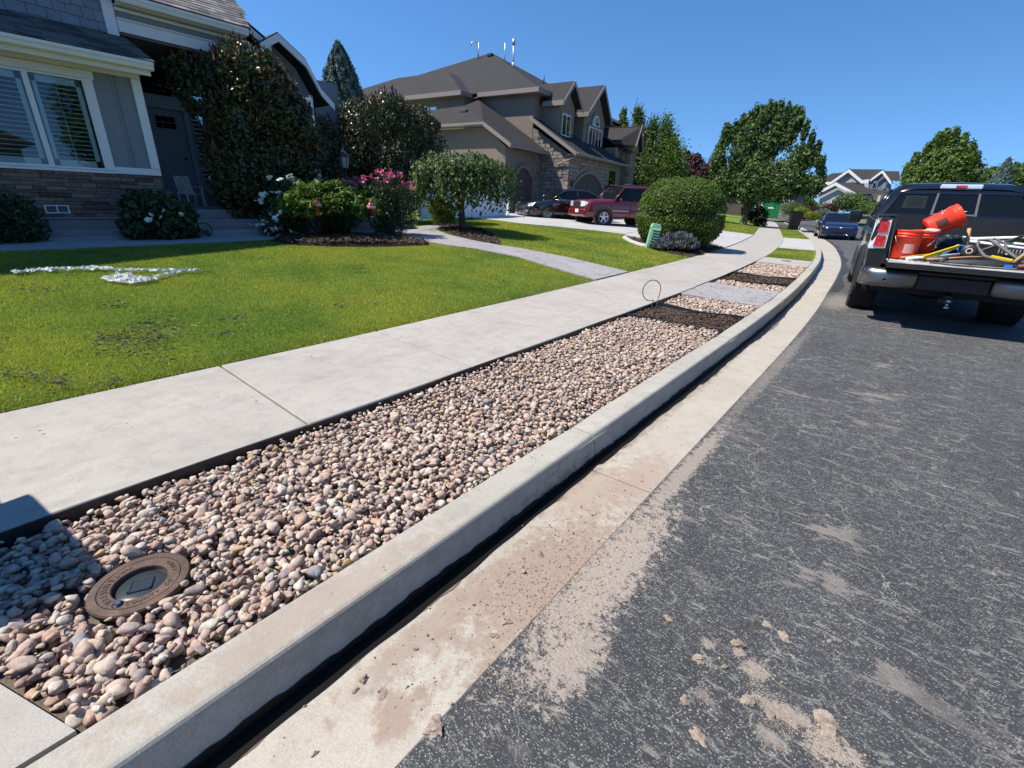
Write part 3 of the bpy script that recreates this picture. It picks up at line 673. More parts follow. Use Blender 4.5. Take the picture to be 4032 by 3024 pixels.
# grass patches in the park strip
def patch(y0, y1, n, label):
    y = rng.uniform(y0, y1, n); f = rng.random(n); x = xw_out(y)+.03 + (xr(y)-.03-xw_out(y)-.03)*f
    return blades('strip_grass', x, y, np.full(n, .13), .03, .055, .02, label)
tag(zone('grass_patch_base', 15.84, 20.2, .135, .135, MAT['lawn'], 1.), kind='structure'); tag(zone('grass_patch_base', 28.85, 44, .135, .135, MAT['lawn'], 1.), kind='structure')
patch(15.84, 20.2, 22000, 'grass patch in the kerb strip just beyond the pale valve slab')
patch(28.85, 42, 22000, 'grass patch in the kerb strip beyond the driveway apron')

# ------------------------------------------------------------------ near grey house
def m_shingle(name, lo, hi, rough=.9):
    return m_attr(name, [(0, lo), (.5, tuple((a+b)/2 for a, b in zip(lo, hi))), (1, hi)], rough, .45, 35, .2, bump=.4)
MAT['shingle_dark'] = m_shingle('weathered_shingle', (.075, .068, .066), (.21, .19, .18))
STONE = m_attr('ledge_stone', [(0, (.12, .075, .06)), (.25, (.28, .185, .14)), (.5, (.17, .115, .10)), (.75, (.36, .25, .18)), (1, (.16, .12, .12))], .85, .4, 18, .25, bump=.7)
def rnd_mesh(mb, name, mat, v):
    me = mb.mesh(name, mat); at = me.attributes.new('rnd', 'FLOAT', 'FACE'); at.data.foreach_set('value', np.full(len(me.polygons), v, np.float32)); return me
HB = Vector((-10.2, 2.72, .6))
h1 = empty('grey_house', HB, 0, 'slate blue house with white trim and ledge stone base, nearest the camera on the left', 'house')
W = dict(parent=h1, w=True)
XF = -10.2
# body behind the cladding
mb = MB(); mb.box(-13.0, -10.92, -8, 2.68, .4, 3.25); mb.box(-20, -13.05, -8, 3.0, .4, 5.2); mb.build('inner_wall', MAT['siding'], **W)
# window hole is dealt with by placing the wall pieces round it
# board and batten siding on the front wall
WY0, WY1, WZ0, WZ1 = -1.9, 2.02, 1.66, 2.915
mb = MB()
mb.box(XF-.03, XF, WY1, 2.70, 1.62, 3.12); mb.box(XF-.03, XF, -8, WY1, WZ1, 3.12); mb.box(XF-.03, XF, -8, WY0, 1.62, WZ1)
mb.build('siding', MAT['siding'], **W)
for y in (2.36, 2.40): MB().box(XF, XF+.012, y-.006 if y < 2.38 else y, y+.02, 1.72, 3.04).build('batten', MAT['siding'], **W)
# room behind the window
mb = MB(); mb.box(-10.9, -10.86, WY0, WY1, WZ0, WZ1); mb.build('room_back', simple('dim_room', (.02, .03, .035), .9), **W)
def casing(y0, y1, z0, z1, name='casing', m='white', x=XF, d=.03): MB().box(x, x+d, y0, y1, z0, z1, b=.004).build(name, MAT[m], **W)
casing(2.02, 2.12, 1.66, 2.92); casing(-8, 2.145, 2.92, 3.03, 'head_casing', d=.036); casing(-8, 2.12, 1.615, 1.655, 'window_sill', d=.05)
casing(2.61, 2.735, 1.725, 3.03, 'corner_board', d=.04); casing(2.12, 2.735, 1.62, 1.722, 'skirt_board', d=.032); casing(-8, 2.74, 3.035, 3.11, 'frieze_board', 'cream', d=.04)
MB().box(XF-2.8, XF, 2.70, 2.735, 1.62, 3.1).build('corner_return', MAT['white'], **W)
# sashes
def frame_rect(y0, y1, z0, z1, w_, x0, x1, name='sash', mat='white', par=h1):
    mb = MB()
    mb.box(x0, x1, y0, y0+w_, z0, z1); mb.box(x0, x1, y1-w_, y1, z0, z1); mb.box(x0, x1, y0+w_, y1-w_, z0, z0+w_); mb.box(x0, x1, y0+w_, y1-w_, z1-w_, z1)
    return mb.build(name, MAT[mat], par, w=(par is h1))
for (ya, yb2, shut) in ((1.375, 2.02, 1), (-.05, 1.375, 1), (-1.9, -.05, 1)):
    w_ = frame_rect(ya, yb2, WZ0, WZ1, .035 if ya < 1 else .028, -10.20, -10.165, 'window')
    MB().box(-10.188, -10.184, ya+.02, yb2-.02, WZ0+.02, WZ1-.02).build('pane', MAT['glass'], w_)
    # plantation shutter behind the glass
    sh = MB(); a_, b_ = ya+.06, yb2-.05
    sh.box(-10.26, -10.235, a_, a_+.045, WZ0+.03, WZ1-.03); sh.box(-10.26, -10.235, b_-.055, b_, WZ0+.03, WZ1-.03); sh.box(-10.26, -10.235, a_, b_, WZ0+.02, WZ0+.12); sh.box(-10.26, -10.235, a_, b_, WZ1-.12, WZ1-.03)
    so = sh.build('shutter_frame', MAT['vinyl'], **W)
    for k in range(16):
        z = WZ0+.15 + k*.062
        if z > WZ1-.13: break
        mb = MB(); mb.prism([(-10.262, a_+.04, z-.002), (-10.240, a_+.04, z-.001), (-10.240, a_+.04, z+.007), (-10.262, a_+.04, z+.006)], (0, b_-a_-.09, 0)); o = mb.build('slat', MAT['vinyl'], so)
    MB().tube([(-10.215, (a_+b_)/2-.02, WZ0+.15), (-10.215, (a_+b_)/2-.02, WZ1-.16)], .005, 5).build('tilt_rod', MAT['vinyl'], so)
# gutter and eave
def gutter_profile(x, z): return [(x, z), (x, z+.115), (x+.012, z+.12), (x+.022, z+.11), (x+.022, z+.07), (x+.005, z+.04), (x-.015, z+.0)]
mb = MB(); mb.prism([(px_, -8, pz_) for px_, pz_ in [(-9.80, 3.115), (-9.80, 3.225), (-9.695, 3.235), (-9.675, 3.225), (-9.672, 3.19), (-9.69, 3.165), (-9.695, 3.13), (-9.71, 3.115)]], (0, 10.83, 0)); mb.build('gutter', MAT['cream'], fixn=True, **W)
MB().box(-9.82, -9.80, -8, 2.80, 3.05, 3.22).build('fascia', MAT['cream'], **W)
MB().box(-10.2, -9.82, -8, 2.80, 3.105, 3.125).build('soffit', simple('soffit_grey', (.42, .42, .40), .6), **W)
# lower roof: slope up to the upper wall
def roof(pts, thick=.05, name='roof', mat='shingle_dark', par=h1, w=True):
    mb = MB(); a, b, c = map(Vector, pts[:3]); n = (b-a).cross(c-a).normalized(); n = n if n.z > 0 else -n
    mb.prism([tuple(Vector(p) - n*thick) for p in pts], n*thick); return mb.build(name, MAT[mat], par, w, fixn=True)
ROOFB = MAT['shingle_base'] = simple('roof_under', (.06, .055, .055), .95)
def tabs(par, eave0, eave1, up, n_course, expo=.14, wdt=.3, clip=None, mat=None, name='shingle', stuff=False, thick=.008, w=True):
    """shingle tabs laid course by course: eave0->eave1 along the eave, up = unit vector up the slope"""
    e0, e1, up = Vector(eave0), Vector(eave1), Vector(up); L = (e1-e0).length; ax = (e1-e0).normalized(); n = ax.cross(up).normalized(); n = n if n.z > 0 else -n
    allmb = MB(); rn = []; cnt = 0; variants = []
    for j in range(n_course):
        s0 = -random.uniform(0, wdt)
        s = s0
        while s < L:
            wd = wdt*random.uniform(.55, 1.25); a = max(s, 0); b = min(s+wd-.006, L); s += wd
            if b-a < .03: continue
            p = e0 + ax*a + up*(j*expo); lip = thick*random.uniform(.7, 1.6)
            if clip and not clip(p + ax*(b-a)/2 + up*expo*.5): continue
            base = [p + n*lip, p + ax*(b-a) + n*lip, p + ax*(b-a) + up*(expo*1.02) + n*.001, p + up*(expo*1.02) + n*.001]
            lo = [q - n*(lip) for q in base]
            vs = [tuple(q) for q in base+lo]; fs = [[0,1,2,3],[4,5,1,0],[5,6,2,1],[7,4,0,3]]
            if stuff: allmb.add(vs, fs); rn += [random.random()]*4
            else:
                m1 = MB(); m1.add(vs, fs); me = rnd_mesh(m1, name, mat, random.random()); link_mesh(name, me, par, w)
            cnt += 1
    if stuff:
        me = allmb.mesh(name, mat); at = me.attributes.new('rnd', 'FLOAT', 'FACE'); at.data.foreach_set('value', np.array(rn, np.float32)); tag(link_mesh(name, me, par, w), kind='stuff')
    return cnt
up1 = Vector((-1.2, 0, .49)).normalized()
r1 = roof([(-9.68, -8, 3.235), (-9.68, 2.86, 3.235), (-11.0, 2.86, 3.775), (-11.0, -8, 3.775)], name='lower_roof', mat='shingle_base')
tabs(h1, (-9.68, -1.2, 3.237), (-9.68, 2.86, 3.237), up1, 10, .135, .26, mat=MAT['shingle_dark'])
# upper storey with cut shingle siding
mb = MB(); gp = [(-10.93, 2.74, 3.5), (-10.93, 2.74, 4.5), (-10.93, -2.8, 6.95), (-10.93, -8.4, 4.5), (-10.93, -8.4, 3.5)]
mb.prism(gp, (-2.0, 0, 0)); mb.build('upper_wall', MAT['siding'], fixn=True, **W)
for j in range(11):
    z0 = 3.62 + j*.135; s = .2 - random.uniform(0, .15)
    while s < 2.66:
        wd = random.uniform(.15, .26); a, b = s, min(s+wd-.008, 2.66); s += wd
        if b-a < .03: continue
        dz = random.uniform(-.012, .012); m1 = MB(); m1.prism([(-10.93, a, z0+dz), (-10.908, a, z0+dz), (-10.924, a, z0+.15), (-10.93, a, z0+.15)], (0, b-a, 0))
        link_mesh('siding_shingle', rnd_mesh(m1, 'siding_shingle', MAT['siding_up'], random.random()), h1, True)
mb = MB(); mb.box(-10.93, -10.88, 2.64, 2.79, 3.66, 5.2); mb.build('upper_corner_board', MAT['white'], **W)
MB().box(-12.9, -10.93, 2.745, 2.785, 3.66, 5.0).build('upper_side_board', MAT['white'], **W)
for sgn, pts in ((1, [(-10.6, 3.3, 4.25), (-10.6, -2.8, 8.05), (-13.5, -2.8, 8.05), (-13.5, 3.3, 4.25)]), (-1, [(-10.6, -2.8, 8.05), (-10.6, -8.9, 4.25), (-13.5, -8.9, 4.25), (-13.5, -2.8, 8.05)])):
    pass
mb = MB(); mb.prism([(-10.6, 2.95, 4.62), (-10.6, -2.8, 7.2), (-10.6, -8.55, 4.62), (-10.6, -8.55, 4.45), (-10.6, -2.8, 7.03), (-10.6, 2.95, 4.45)], (-3.2, 0, 0)); mb.build('upper_roof', MAT['shingle_base'], fixn=True, **W)
# ledge stones, laid in courses
z = .955; ns = 0; sv = empty('stone_veneer', (0, 0, 0), parent=h1); sv.location = (-HB.x, -HB.y, -HB.z)
MB().box(XF-.03, XF-.005, -8, 2.70, .9, 1.62).build('mortar_bed', simple('mortar', (.07, .06, .055), .95), sv)
while z < 1.605:
    hh = min(random.choice((.035, .045, .055, .065)), 1.612-z); s = -.05 - random.uniform(0, .3)
    while s < 2.72:
        wd = random.uniform(.12, .42); a, b = s, min(s+wd, 2.725); s += wd
        if b-a < .02: continue
        pr = random.uniform(.004, .034); m1 = MB(); m1.box(XF-.02, XF+pr, a+.002, b-.002, z+.001, z+hh-.002, b=.005)
        link_mesh('ledge_stone', rnd_mesh(m1, 'ledge_stone', STONE, random.random()), sv); ns += 1
    z += hh
z = .955
while z < 1.6:                                                   # return face seen edge-on at the corner
    hh = random.choice((.04, .055)); m1 = MB(); m1.box(-10.5, XF+.01, 2.70, 2.725+random.uniform(.003, .02), z, min(z+hh-.002, 1.612), b=.004); link_mesh('ledge_stone', rnd_mesh(m1, 'ledge_stone', STONE, random.random()), sv); z += hh
print('ledge stones', ns)
# basement vent
vv = MB()
for a, b, c, d in ((1.13, 1.41, 1.115, 1.13), (1.13, 1.41, 1.01, 1.027), (1.13, 1.148, 1.027, 1.115), (1.392, 1.41, 1.027, 1.115), (1.262, 1.278, 1.027, 1.115)): vv.box(XF+.0, XF+.055, a, b, c, d)
vo = vv.build('vent_window', MAT['white'], **W)
MB().box(XF, XF+.036, 1.148, 1.392, 1.027, 1.115).build('vent_screen', simple('screen_mesh', (.09, .10, .11), .7), vo)
# concrete ledge and the low steps under the stone
mb = MB(); mb.box(-10.25, -10.07, -8, 2.62, .5, .93, b=.01); mb.box(-10.25, -10.05, -8, 2.64, .93, .956, b=.006); mb.build('foundation_ledge', MAT['foundation'], **W)
mb = MB(); mb.box(-10.06, -9.82, .9, 2.3, .5, .785, b=.012); mb.build('well_step', MAT['foundation'], **W)
mb = MB(); mb.box(-9.83, -9.62, 1.0, 2.45, .5, .70, b=.012); mb.build('well_step', MAT['foundation'], **W)
# porch
mb = MB(); mb.box(-13.0, -10.22, 2.74, 8.0, .5, 1.08, b=.012); mb.build('porch_floor', MAT['foundation'], **W)
mb = MB(); mb.box(-10.21, -9.9, 2.95, 4.5, .5, .925, b=.012); mb.build('porch_step', MAT['foundation'], **W)
mb = MB(); mb.box(-9.89, -9.58, 3.1, 4.5, .5, .76, b=.012); mb.build('porch_step', MAT['foundation'], **W)
MB().box(-13.1, -13.0, 2.7, 8, 1.08, 4.2).build('porch_wall', MAT['siding'], **W)
dr = MB().box(-13.0, -12.955, 3.14, 4.14, 1.11, 2.98, b=.006).build('front_door', simple('blue_grey_door', (.21, .24, .26), .5, var=.05), **W)
dl_ = frame_rect(3.575, 3.985, 2.60, 2.885, .025, -12.955, -12.94, 'door_light', 'siding', dr)
for i in range(3):
    for j in range(2): MB().box(-12.952, -12.946, 3.605+i*.122, 3.605+i*.122+.108, 2.628+j*.12, 2.628+j*.12+.106).build('pane', MAT['glass_dark'], dl_)
MB().lathe([(0, 0), (.028, 0), (.032, .02), (.02, .04), (.012, .06), (0, .062)], 12, T=Matrix.Translation((-12.95, 4.02, 2.05)) @ Matrix.Rotation(R_(90), 4, 'Y')).build('handle', MAT['plastic_black'], dr)
mb = MB(); mb.box(-12.99, -12.93, 4.14, 4.25, 1.08, 3.0); mb.box(-12.99, -12.93, 3.03, 3.14, 1.08, 3.0); mb.box(-12.99, -12.92, 2.95, 4.8, 3.0, 3.22); mb.box(-12.99, -12.90, 2.95, 4.8, 3.2, 3.24); mb.build('door_casing', simple('grey_casing', (.30, .33, .345), .5), **W)
MB().box(-12.985, -12.975, 2.9, 4.75, 3.26, 3.86).build('transom_glass', m_glass('transom_mirror', (.05, .06, .07), .9, .35), **W)
sd = MB(); 
for a, b, c, d in ((4.27, 4.30, 1.1, 2.98), (4.52, 4.55, 1.1, 2.98), (4.30, 4.52, 1.62, 1.68)): sd.box(-12.99, -12.95, a, b, c, d)
sd = sd.build('sidelight', simple('sidelight_frame', (.32, .35, .36), .5), **W)
MB().box(-12.985, -12.975, 4.30, 4.52, 1.68, 2.98).build('pane', m_glass('sidelight_glass', (.5, .6, .6), .95, .3), sd)
for k in range(14): MB().box(-12.97, -12.965, 4.30, 4.52, 1.74+k*.085, 1.765+k*.085).build('slat', MAT['vinyl'], sd)
# porch beam, roof, soffit
mb = MB(); mb.box(-11.05, -10.88, 2.80, 5.0, 3.80, 3.97, b=.005); mb.build('porch_beam', MAT['white'], **W)
mb = MB(); mb.box(-11.04, -10.86, 2.80, 5.0, 3.972, 3.995); mb.build('beam_cap', MAT['white'], **W)
MB().box(-11.02, -10.90, 2.80, 4.80, 3.996, 4.09).build('beam_siding', MAT['siding'], **W)
mb = MB(); mb.box(-11.03, -10.87, 2.80, 4.88, 4.09, 4.135); mb.box(-11.03, -10.87, 4.80, 4.9, 3.99, 4.09); mb.build('porch_frieze', MAT['cream'], **W)
MB().box(-13, -10.9, 2.8, 5.0, 3.76, 3.79).build('porch_ceiling', simple('porch_ceiling', (.10, .10, .10), .8), **W)
mb = MB(); mb.prism([(px_, 2.8, pz_) for px_, pz_ in [(-10.74, 4.16), (-10.74, 4.275), (-10.63, 4.285), (-10.605, 4.275), (-10.605, 4.235), (-10.62, 4.21), (-10.625, 4.175), (-10.64, 4.16)]], (0, 1.98, 0)); mb.build('porch_gutter', MAT['cream'], fixn=True, **W)
MB().box(-10.9, -10.74, 2.8, 4.75, 4.15, 4.165).build('porch_soffit', MAT['cream'], **W)
up2 = Vector((-1.3, 0, .80)).normalized()
roof([(-10.6, 2.8, 4.29), (-10.6, 4.82, 4.29), (-12.6, 5.35, 5.52), (-12.6, 2.8, 5.52)], name='porch_roof', mat='shingle_base')
tabs(h1, (-10.6, 2.8, 4.292), (-10.6, 5.6, 4.292), up2, 15, .135, .27, clip=lambda p: p.y < 4.80 + (-10.6-p.x)*.26 - .02, mat=m_shingle('sunlit_shingle', (.15, .135, .13), (.36, .33, .31)))  # lighter copy of the roof shingle, sunshine painted into the colour
# big gable barge board, then the lower flared gable beside it, and their roof
def barge(pts, dz, x0, x1, name, mat='white'):
    mb = MB()
    for (y0, z0), (y1, z1_) in zip(pts[:-1], pts[1:]):
        mb.prism([(x0, y0, z0), (x0, y1, z1_), (x0, y1, z1_-dz), (x0, y0, z0-dz)], (x1-x0, 0, 0))
    return mb.build(name, MAT[mat], fixn=True, **W)
big = [(1.0, 7.4), (3.1, 6.13), (4.94, 5.0), (5.85, 4.50)]
barge(big, .16, -12.04, -12.0, 'barge_board')
low = [(5.55, 4.41), (5.98, 4.69), (6.57, 4.32), (6.88, 3.80), (7.20, 3.53)]
barge(low, .15, -11.93, -11.88, 'gable_barge')
mb = MB()
for (y0, z0), (y1, z1_) in zip(low[:-1], low[1:]): mb.prism([(-11.9, y0, z0+.03), (-11.9, y1, z1_+.03), (-11.9, y1, z1_-.02), (-11.9, y0, z0-.02)], (-8, 0, 0))
for (y0, z0), (y1, z1_) in zip(big[:-1], big[1:]): mb.prism([(-12.0, y0, z0+.03), (-12.0, y1, z1_+.03), (-12.0, y1, z1_-.03), (-12.0, y0, z0-.03)], (-8, 0, 0))
mb.build('gable_roof', MAT['shingle_base'], fixn=True, **W)
mb = MB(); mb.prism([(-12.3, 4.9, .5), (-12.3, 4.9, 4.0), (-12.3, 6.0, 4.55), (-12.3, 6.5, 4.2), (-12.3, 6.85, 3.65), (-12.3, 6.85, .5)], (-7, 0, 0)); mb.prism([(-12.35, 1.2, 3.9), (-12.35, 1.2, 7.1), (-12.35, 5.7, 4.4), (-12.35, 5.7, 3.9)], (-7, 0, 0)); mb.build('gable_wall', MAT['siding'], fixn=True, **W)
# white porch post and downspout at the far end
mb = MB(); mb.box(-10.75, -10.5, 5.62, 5.86, 1.08, 3.3, b=.006); mb.build('porch_post', MAT['white'], **W)
MB().box(-10.78, -10.72, 5.93, 5.99, 1.0, 3.4).build('downspout', simple('blue_downspout', (.13, .18, .24), .5), **W)

# rocking chairs on the porch
def rocker(loc, rz, label):
    r = empty('rocking_chair', loc, rz, label, 'rocking chair', 'white rocking chairs on the porch')
    for s in (-.26, .26):
        mb = MB(); mb.tube([(math.sin(a)*.9-.02, s, .9-math.cos(a)*.9) for a in [x*.09 for x in range(-5, 6)]], .014, 6); mb.build('rocker', MAT['white'], r)
        MB().box(.2, .24, s-.018, s+.018, .03, .62).build('leg', MAT['white'], r); MB().box(-.24, -.2, s-.018, s+.018, .03, .45).build('leg', MAT['white'], r)
        MB().box(-.25, .30, s-.035, s+.035, .62, .642, b=.004).build('arm', MAT['white'], r)
    for k in range(6): MB().box(-.22+k*.08, -.15+k*.08, -.25, .25, .40, .42).build('seat_slat', MAT['white'], r)
    for k in range(6):
        r.scale = (.62, .62, .62); mb = MB(); mb.prism([(-.22, -.24+k*.085, .42), (-.20, -.24+k*.085, .42), (-.33, -.24+k*.085, .95), (-.35, -.24+k*.085, .95)], (0, .05, 0)); mb.build('back_slat', MAT['white'], r)
    return r
rocker((-11.6, 3.55, 1.08), R_(15), 'small white rocking chair at the left end of the porch beside the front door')
rocker((-11.9, 5.0, 1.08), R_(-20), 'small white rocking chair further along the porch, half behind the lilac')

# ------------------------------------------------------------------ brown stucco house (local axes: x along the front, y to the back)
BP = Vector((-15.351, 23.289, .0)); BR = R_(98)
h2 = empty('brown_house', BP, BR, 'two storey brown stucco house with stone garage front, two dormers and hipped roofs', 'house')
STUCCO = simple('brown_stucco', (.215, .17, .135), .9, var=.10, scale=1.2, bump=.4, bscale=60)
TRIMB = simple('taupe_trim', (.25, .20, .175), .6, var=.06)
SURR = simple('window_surround', (.20, .17, .14), .8, var=.06)
t = NT('brown_shingle_roof'); P_ = t.co(True); bk = t.n("ShaderNodeTexBrick"); bk.inputs['Scale'].default_value = 1; bk.inputs['Mortar Size'].default_value = .012; bk.inputs['Brick Width'].default_value = .42; bk.inputs['Row Height'].default_value = .085
x_, y_, z_ = t.sep(P_); cb = t.n("ShaderNodeCombineXYZ"); t.l(t.math('ADD', x_, y_), cb.inputs[0]); t.l(z_, cb.inputs[1]); t.l(cb.outputs[0], bk.inputs['Vector'])
bk.inputs['Color1'].default_value = (.030, .027, .028, 1); bk.inputs['Color2'].default_value = (.055, .050, .050, 1); bk.inputs['Mortar'].default_value = (.020, .018, .018, 1)
t.col(t.mix(t.noise(3, 5, .7, P_), bk.outputs[0], (.044, .040, .040))); t.set(rough=.9, spec=.2); t.bump(bk.outputs[0], .6, .03); ROOF2 = t.mat
K2 = dict(parent=h2)
GZ = .6
def shell(name, x0, x1, y0, y1, z0, z1_, mat): return MB().box(x0, x1, y0, y1, z0, z1_).build(name, mat, **K2)
def slab_roof(polys, name='roof', th=.06):
    mb = MB()
    for pts in polys:
        a, b, c = map(Vector, pts[:3]); n = (b-a).cross(c-a).normalized(); n = n if n.z > 0 else -n
        mb.prism([tuple(Vector(p)-n*th) for p in pts], n*th)
    return mb.build(name, ROOF2, fixn=True, **K2)
def fascia(pts, h=.22, t_=.03, name='fascia', down_=True):
    mb = MB()
    for p, q in zip(pts[:-1], pts[1:]):
        p, q = Vector(p), Vector(q); d = (q-p); nn = Vector((d.y, -d.x, 0)); nn = nn.normalized()*t_ if nn.length > 1e-6 else Vector((0, 0, 0))
        mb.prism([tuple(p), tuple(q), tuple(q-Vector((0, 0, h))), tuple(p-Vector((0, 0, h)))], nn)
    return mb.build(name, TRIMB, fixn=True, **K2)
# main two storey block
shell('main_wall', 0, 19, 2.45, 21, 3.4, 6.95, STUCCO)
E_ = 7.12; s_ = .49; x0, x1, y0, y1 = -.4, 19.6, 1.95, 21.95; hw = (x1-x0)/2
ap1 = (x0+hw, y0+hw, E_+s_*hw)
slab_roof([[(x0, y0, E_), (x1, y0, E_), ap1], [(x0, y0, E_), ap1, (x0, y1, E_)], [(x1, y0, E_), (x1, y1, E_), ap1], [(x0, y1, E_), ap1, (x1, y1, E_)]], 'main_roof')
fascia([(x0, 6.0, E_+.03), (x0, y0, E_+.03)]); fascia([(x0, y0, E_+.03), (1.1, y0, E_+.03)]); fascia([(2.9, y0, E_+.03), (4.2, y0, E_+.03)])
MB().box(x0, x1, y0, y1, E_-.22, E_-.19).build('soffit', TRIMB, **K2)
# rear wing towards us
shell('rear_wall', -1.0, 8, 6.5, 20, GZ, 6.9, STUCCO)
w0, w1, wy0, wy1 = -1.5, 8.0, 6.35, 20.5; hh = 4.75
slab_roof([[(w0, wy0, E_-.05), (w0+hh, wy0+hh, E_-.05+s_*hh), (w0+hh, wy1-hh, E_-.05+s_*hh), (w0, wy1, E_-.05)], [(w0, wy0, E_-.05), (w1, wy0, E_-.05), (w0+hh, wy0+hh, E_-.05+s_*hh)]], 'rear_roof')
fascia([(w0, 10.8, E_-.02), (w0, wy0, E_-.02)]); fascia([(w0, wy0, E_-.02), (-.48, wy0, E_-.02)]); MB().box(w0, 0, wy0, wy1, E_-.26, E_-.23).build('soffit', TRIMB, **K2)
# side window of the rear wing
wf = MB(); wf.box(-1.05, -1.0, 8.55, 9.75, 5.75, 6.5); wf.build('window', MAT['white'], **K2)
MB().box(-1.06, -1.052, 8.6, 9.7, 5.8, 6.45).build('pane', m_glass('bright_pane', (.3, .4, .45), .9, .5), **K2)
# garage wing on the near side
GX = -3.7
MB().prism([(GX, 1.85, GZ), (GX, 1.85, 3.95), (GX, 3.1, 4.85), (GX, 8.0, 4.85), (GX, 9, 5), (GX, 9, GZ)], (4.2, 0, 0)).build('wing_wall', STUCCO, fixn=True, **K2)
a0 = -4.1; ez = 4.02; g0 = 1.3; AP = (-1.9, 5.8, 6.25); ZM = 5.02
slab_roof([[(a0, g0, ez), (0, g0, ez), (0, 6.1, 6.9)], [(a0, g0, ez), (0, 6.1, 6.9), AP, (a0, 2.95, ZM)],
           [(a0, 2.95, ZM), AP, (AP[0], 8.5, AP[2]-.1), (a0, 8.9, ZM)]], 'wing_roof')
fascia([(a0, 2.95, ZM+.03), (a0, g0, ez+.03)], .2, name='rake_board'); fascia([(a0, g0, ez+.03), (0, g0, ez+.03)], .17); fascia([(a0, 8.9, ZM+.02), (a0, 2.95, ZM+.02)], .12)
MB().prism([(a0, g0, ez-.16), (a0, 2.95, ZM-.17), (GX, 2.95, ZM-.17), (GX, g0, ez-.16)], (0, 0, .02)).build('soffit', TRIMB, fixn=True, **K2)
MB().box(a0, GX, 2.95, 8.9, ZM-.14, ZM-.12).build('soffit', TRIMB, **K2)
box_vent_later = (-2.9, 4.9, 5.85)
# arched single door in the wing
def arch_pts(x0, x1, zb, zs, rise, n=14):
    pts = [(x0, zb), (x0, zs)]
    for i in range(1, n): f = i/n; pts.append((x0+(x1-x0)*f, zs + rise*math.sin(math.pi*f)**.8 if False else zs + rise*(1-(2*f-1)**2)))
    return pts + [(x1, zs), (x1, zb)]
def arched(x0, x1, zb, zs, rise, y, panelmat, rows, trim_w=.14, name='garage_door'):
    P = arch_pts(x0, x1, zb, zs, rise); d = MB().prism([(px_, y, pz_) for px_, pz_ in P], (0, .03, 0)).build(name, panelmat, fixn=True, **K2)
    O = arch_pts(x0-trim_w, x1+trim_w, zb, zs+.02, rise+trim_w*1.1); mb = MB()
    for (p0, p1, o0, o1) in zip(P[:-1], P[1:], O[:-1], O[1:]): mb.prism([(p0[0], y-.12, p0[1]), (p1[0], y-.12, p1[1]), (o1[0], y-.12, o1[1]), (o0[0], y-.12, o0[1])], (0, .14, 0))
    mb.build('door_surround', SURR, fixn=True, **K2)
    hgt = (zs+rise-zb)/rows
    for r_ in range(rows):
        zb_, zt_ = zb + r_*hgt + .02, zb + (r_+1)*hgt - .02
        lim = lambda xx: zs + rise*(1-(2*(xx-x0)/(x1-x0)-1)**2) - .04
        nx = max(2, int((x1-x0)/.6))
        for c in range(nx):
            xa_, xb_ = x0+.05+(x1-x0-.1)*c/nx+.015, x0+.05+(x1-x0-.1)*(c+1)/nx-.015
            top_ = min(zt_, lim(xa_), lim(xb_))
            if top_-zb_ > .08: MB().box(xa_, xb_, y-.022, y, zb_, top_, b=.01).build('panel', panelmat, d)
DOORB = simple('brown_garage_door', (.075, .05, .04), .6, var=.12)
arched(-3.0, -.95, GZ, 2.55, .55, 1.83, DOORB, 5)
# stone garage front with shed roof
shell('garage_wall', .02, 8.3, .03, 2.45, GZ, 3.95, simple('stone_mortar', (.20, .17, .145), .95))
MB().prism([(.02, .03, 3.9), (.02, 2.45, 3.9), (.02, 2.45, 5.3)], (8.2, 0, 0)).build('shed_wall', STUCCO, fixn=True, **K2)
ze = 3.98; k_ = .615
slab_roof([[(-.35, -.5, ze), (8.3, -.5, ze), (8.3, 2.46, ze+2.96*k_), (-.35, 2.46, ze+2.96*k_)]], 'shed_roof')
fascia([(-.35, 2.46, ze+2.96*k_+.02), (-.35, -.5, ze+.03)], .2, name='rake_board')
MB().box(-.35, 8.3, -.62, -.5, ze-.12, ze+.01, b=.02).build('gutter', TRIMB, **K2); MB().box(-.3, 8.3, -.5, .05, ze-.1, ze-.08).build('soffit', TRIMB, **K2)
MB().tube([(-.2, -.55, ze-.1), (-.2, -.3, ze-.25), (-.12, .9, ze-.65), (-.08, .95, ze-.8), (-.08, .95, GZ)], .04, 6).build('downspout', TRIMB, **K2)
# cut stones: side wall (x=0) and front (y=0)
ST = m_attr('wall_stone', [(0, (.22, .18, .14)), (.25, (.33, .27, .21)), (.5, (.27, .24, .21)), (.7, (.40, .33, .26)), (.85, (.25, .20, .17)), (1, (.30, .29, .27))], .85, .35, 12, .25, bump=.6)
cnt = 0; extra = MB(); ern = []
sv2 = empty('stone_cladding', (0, 0, 0), parent=h2)
def stone_at(o, u, v, w_, h_, nrm):
    """irregular slab stone at corner o with axes u,v, proud along nrm"""
    global cnt
    j = lambda: random.uniform(-.006, .010); pr = random.uniform(.03, .075); U, V_, N = Vector(u), Vector(v), Vector(nrm); o = Vector(o)
    P = [o+U*(.003+j())+V_*(.003+j()), o+U*(w_-.003+j())+V_*(.003+j()), o+U*(w_-.003+j())+V_*(h_-.003+j()), o+U*(.003+j())+V_*(h_-.003+j())]
    c = o+U*w_/2+V_*h_/2; Q = [p+N*pr+(c-p)*.12 for p in P]
    vs = [tuple(p) for p in P+Q]; fs = [[4,5,6,7],[0,1,5,4],[1,2,6,5],[2,3,7,6],[3,0,4,7]]
    cnt += 1
    if cnt <= 300: m1 = MB(); m1.add(vs, fs); link_mesh('stone', rnd_mesh(m1, 'stone', ST, random.random()), sv2)
    else: extra.add(vs, fs); ern.extend([random.random()]*5)
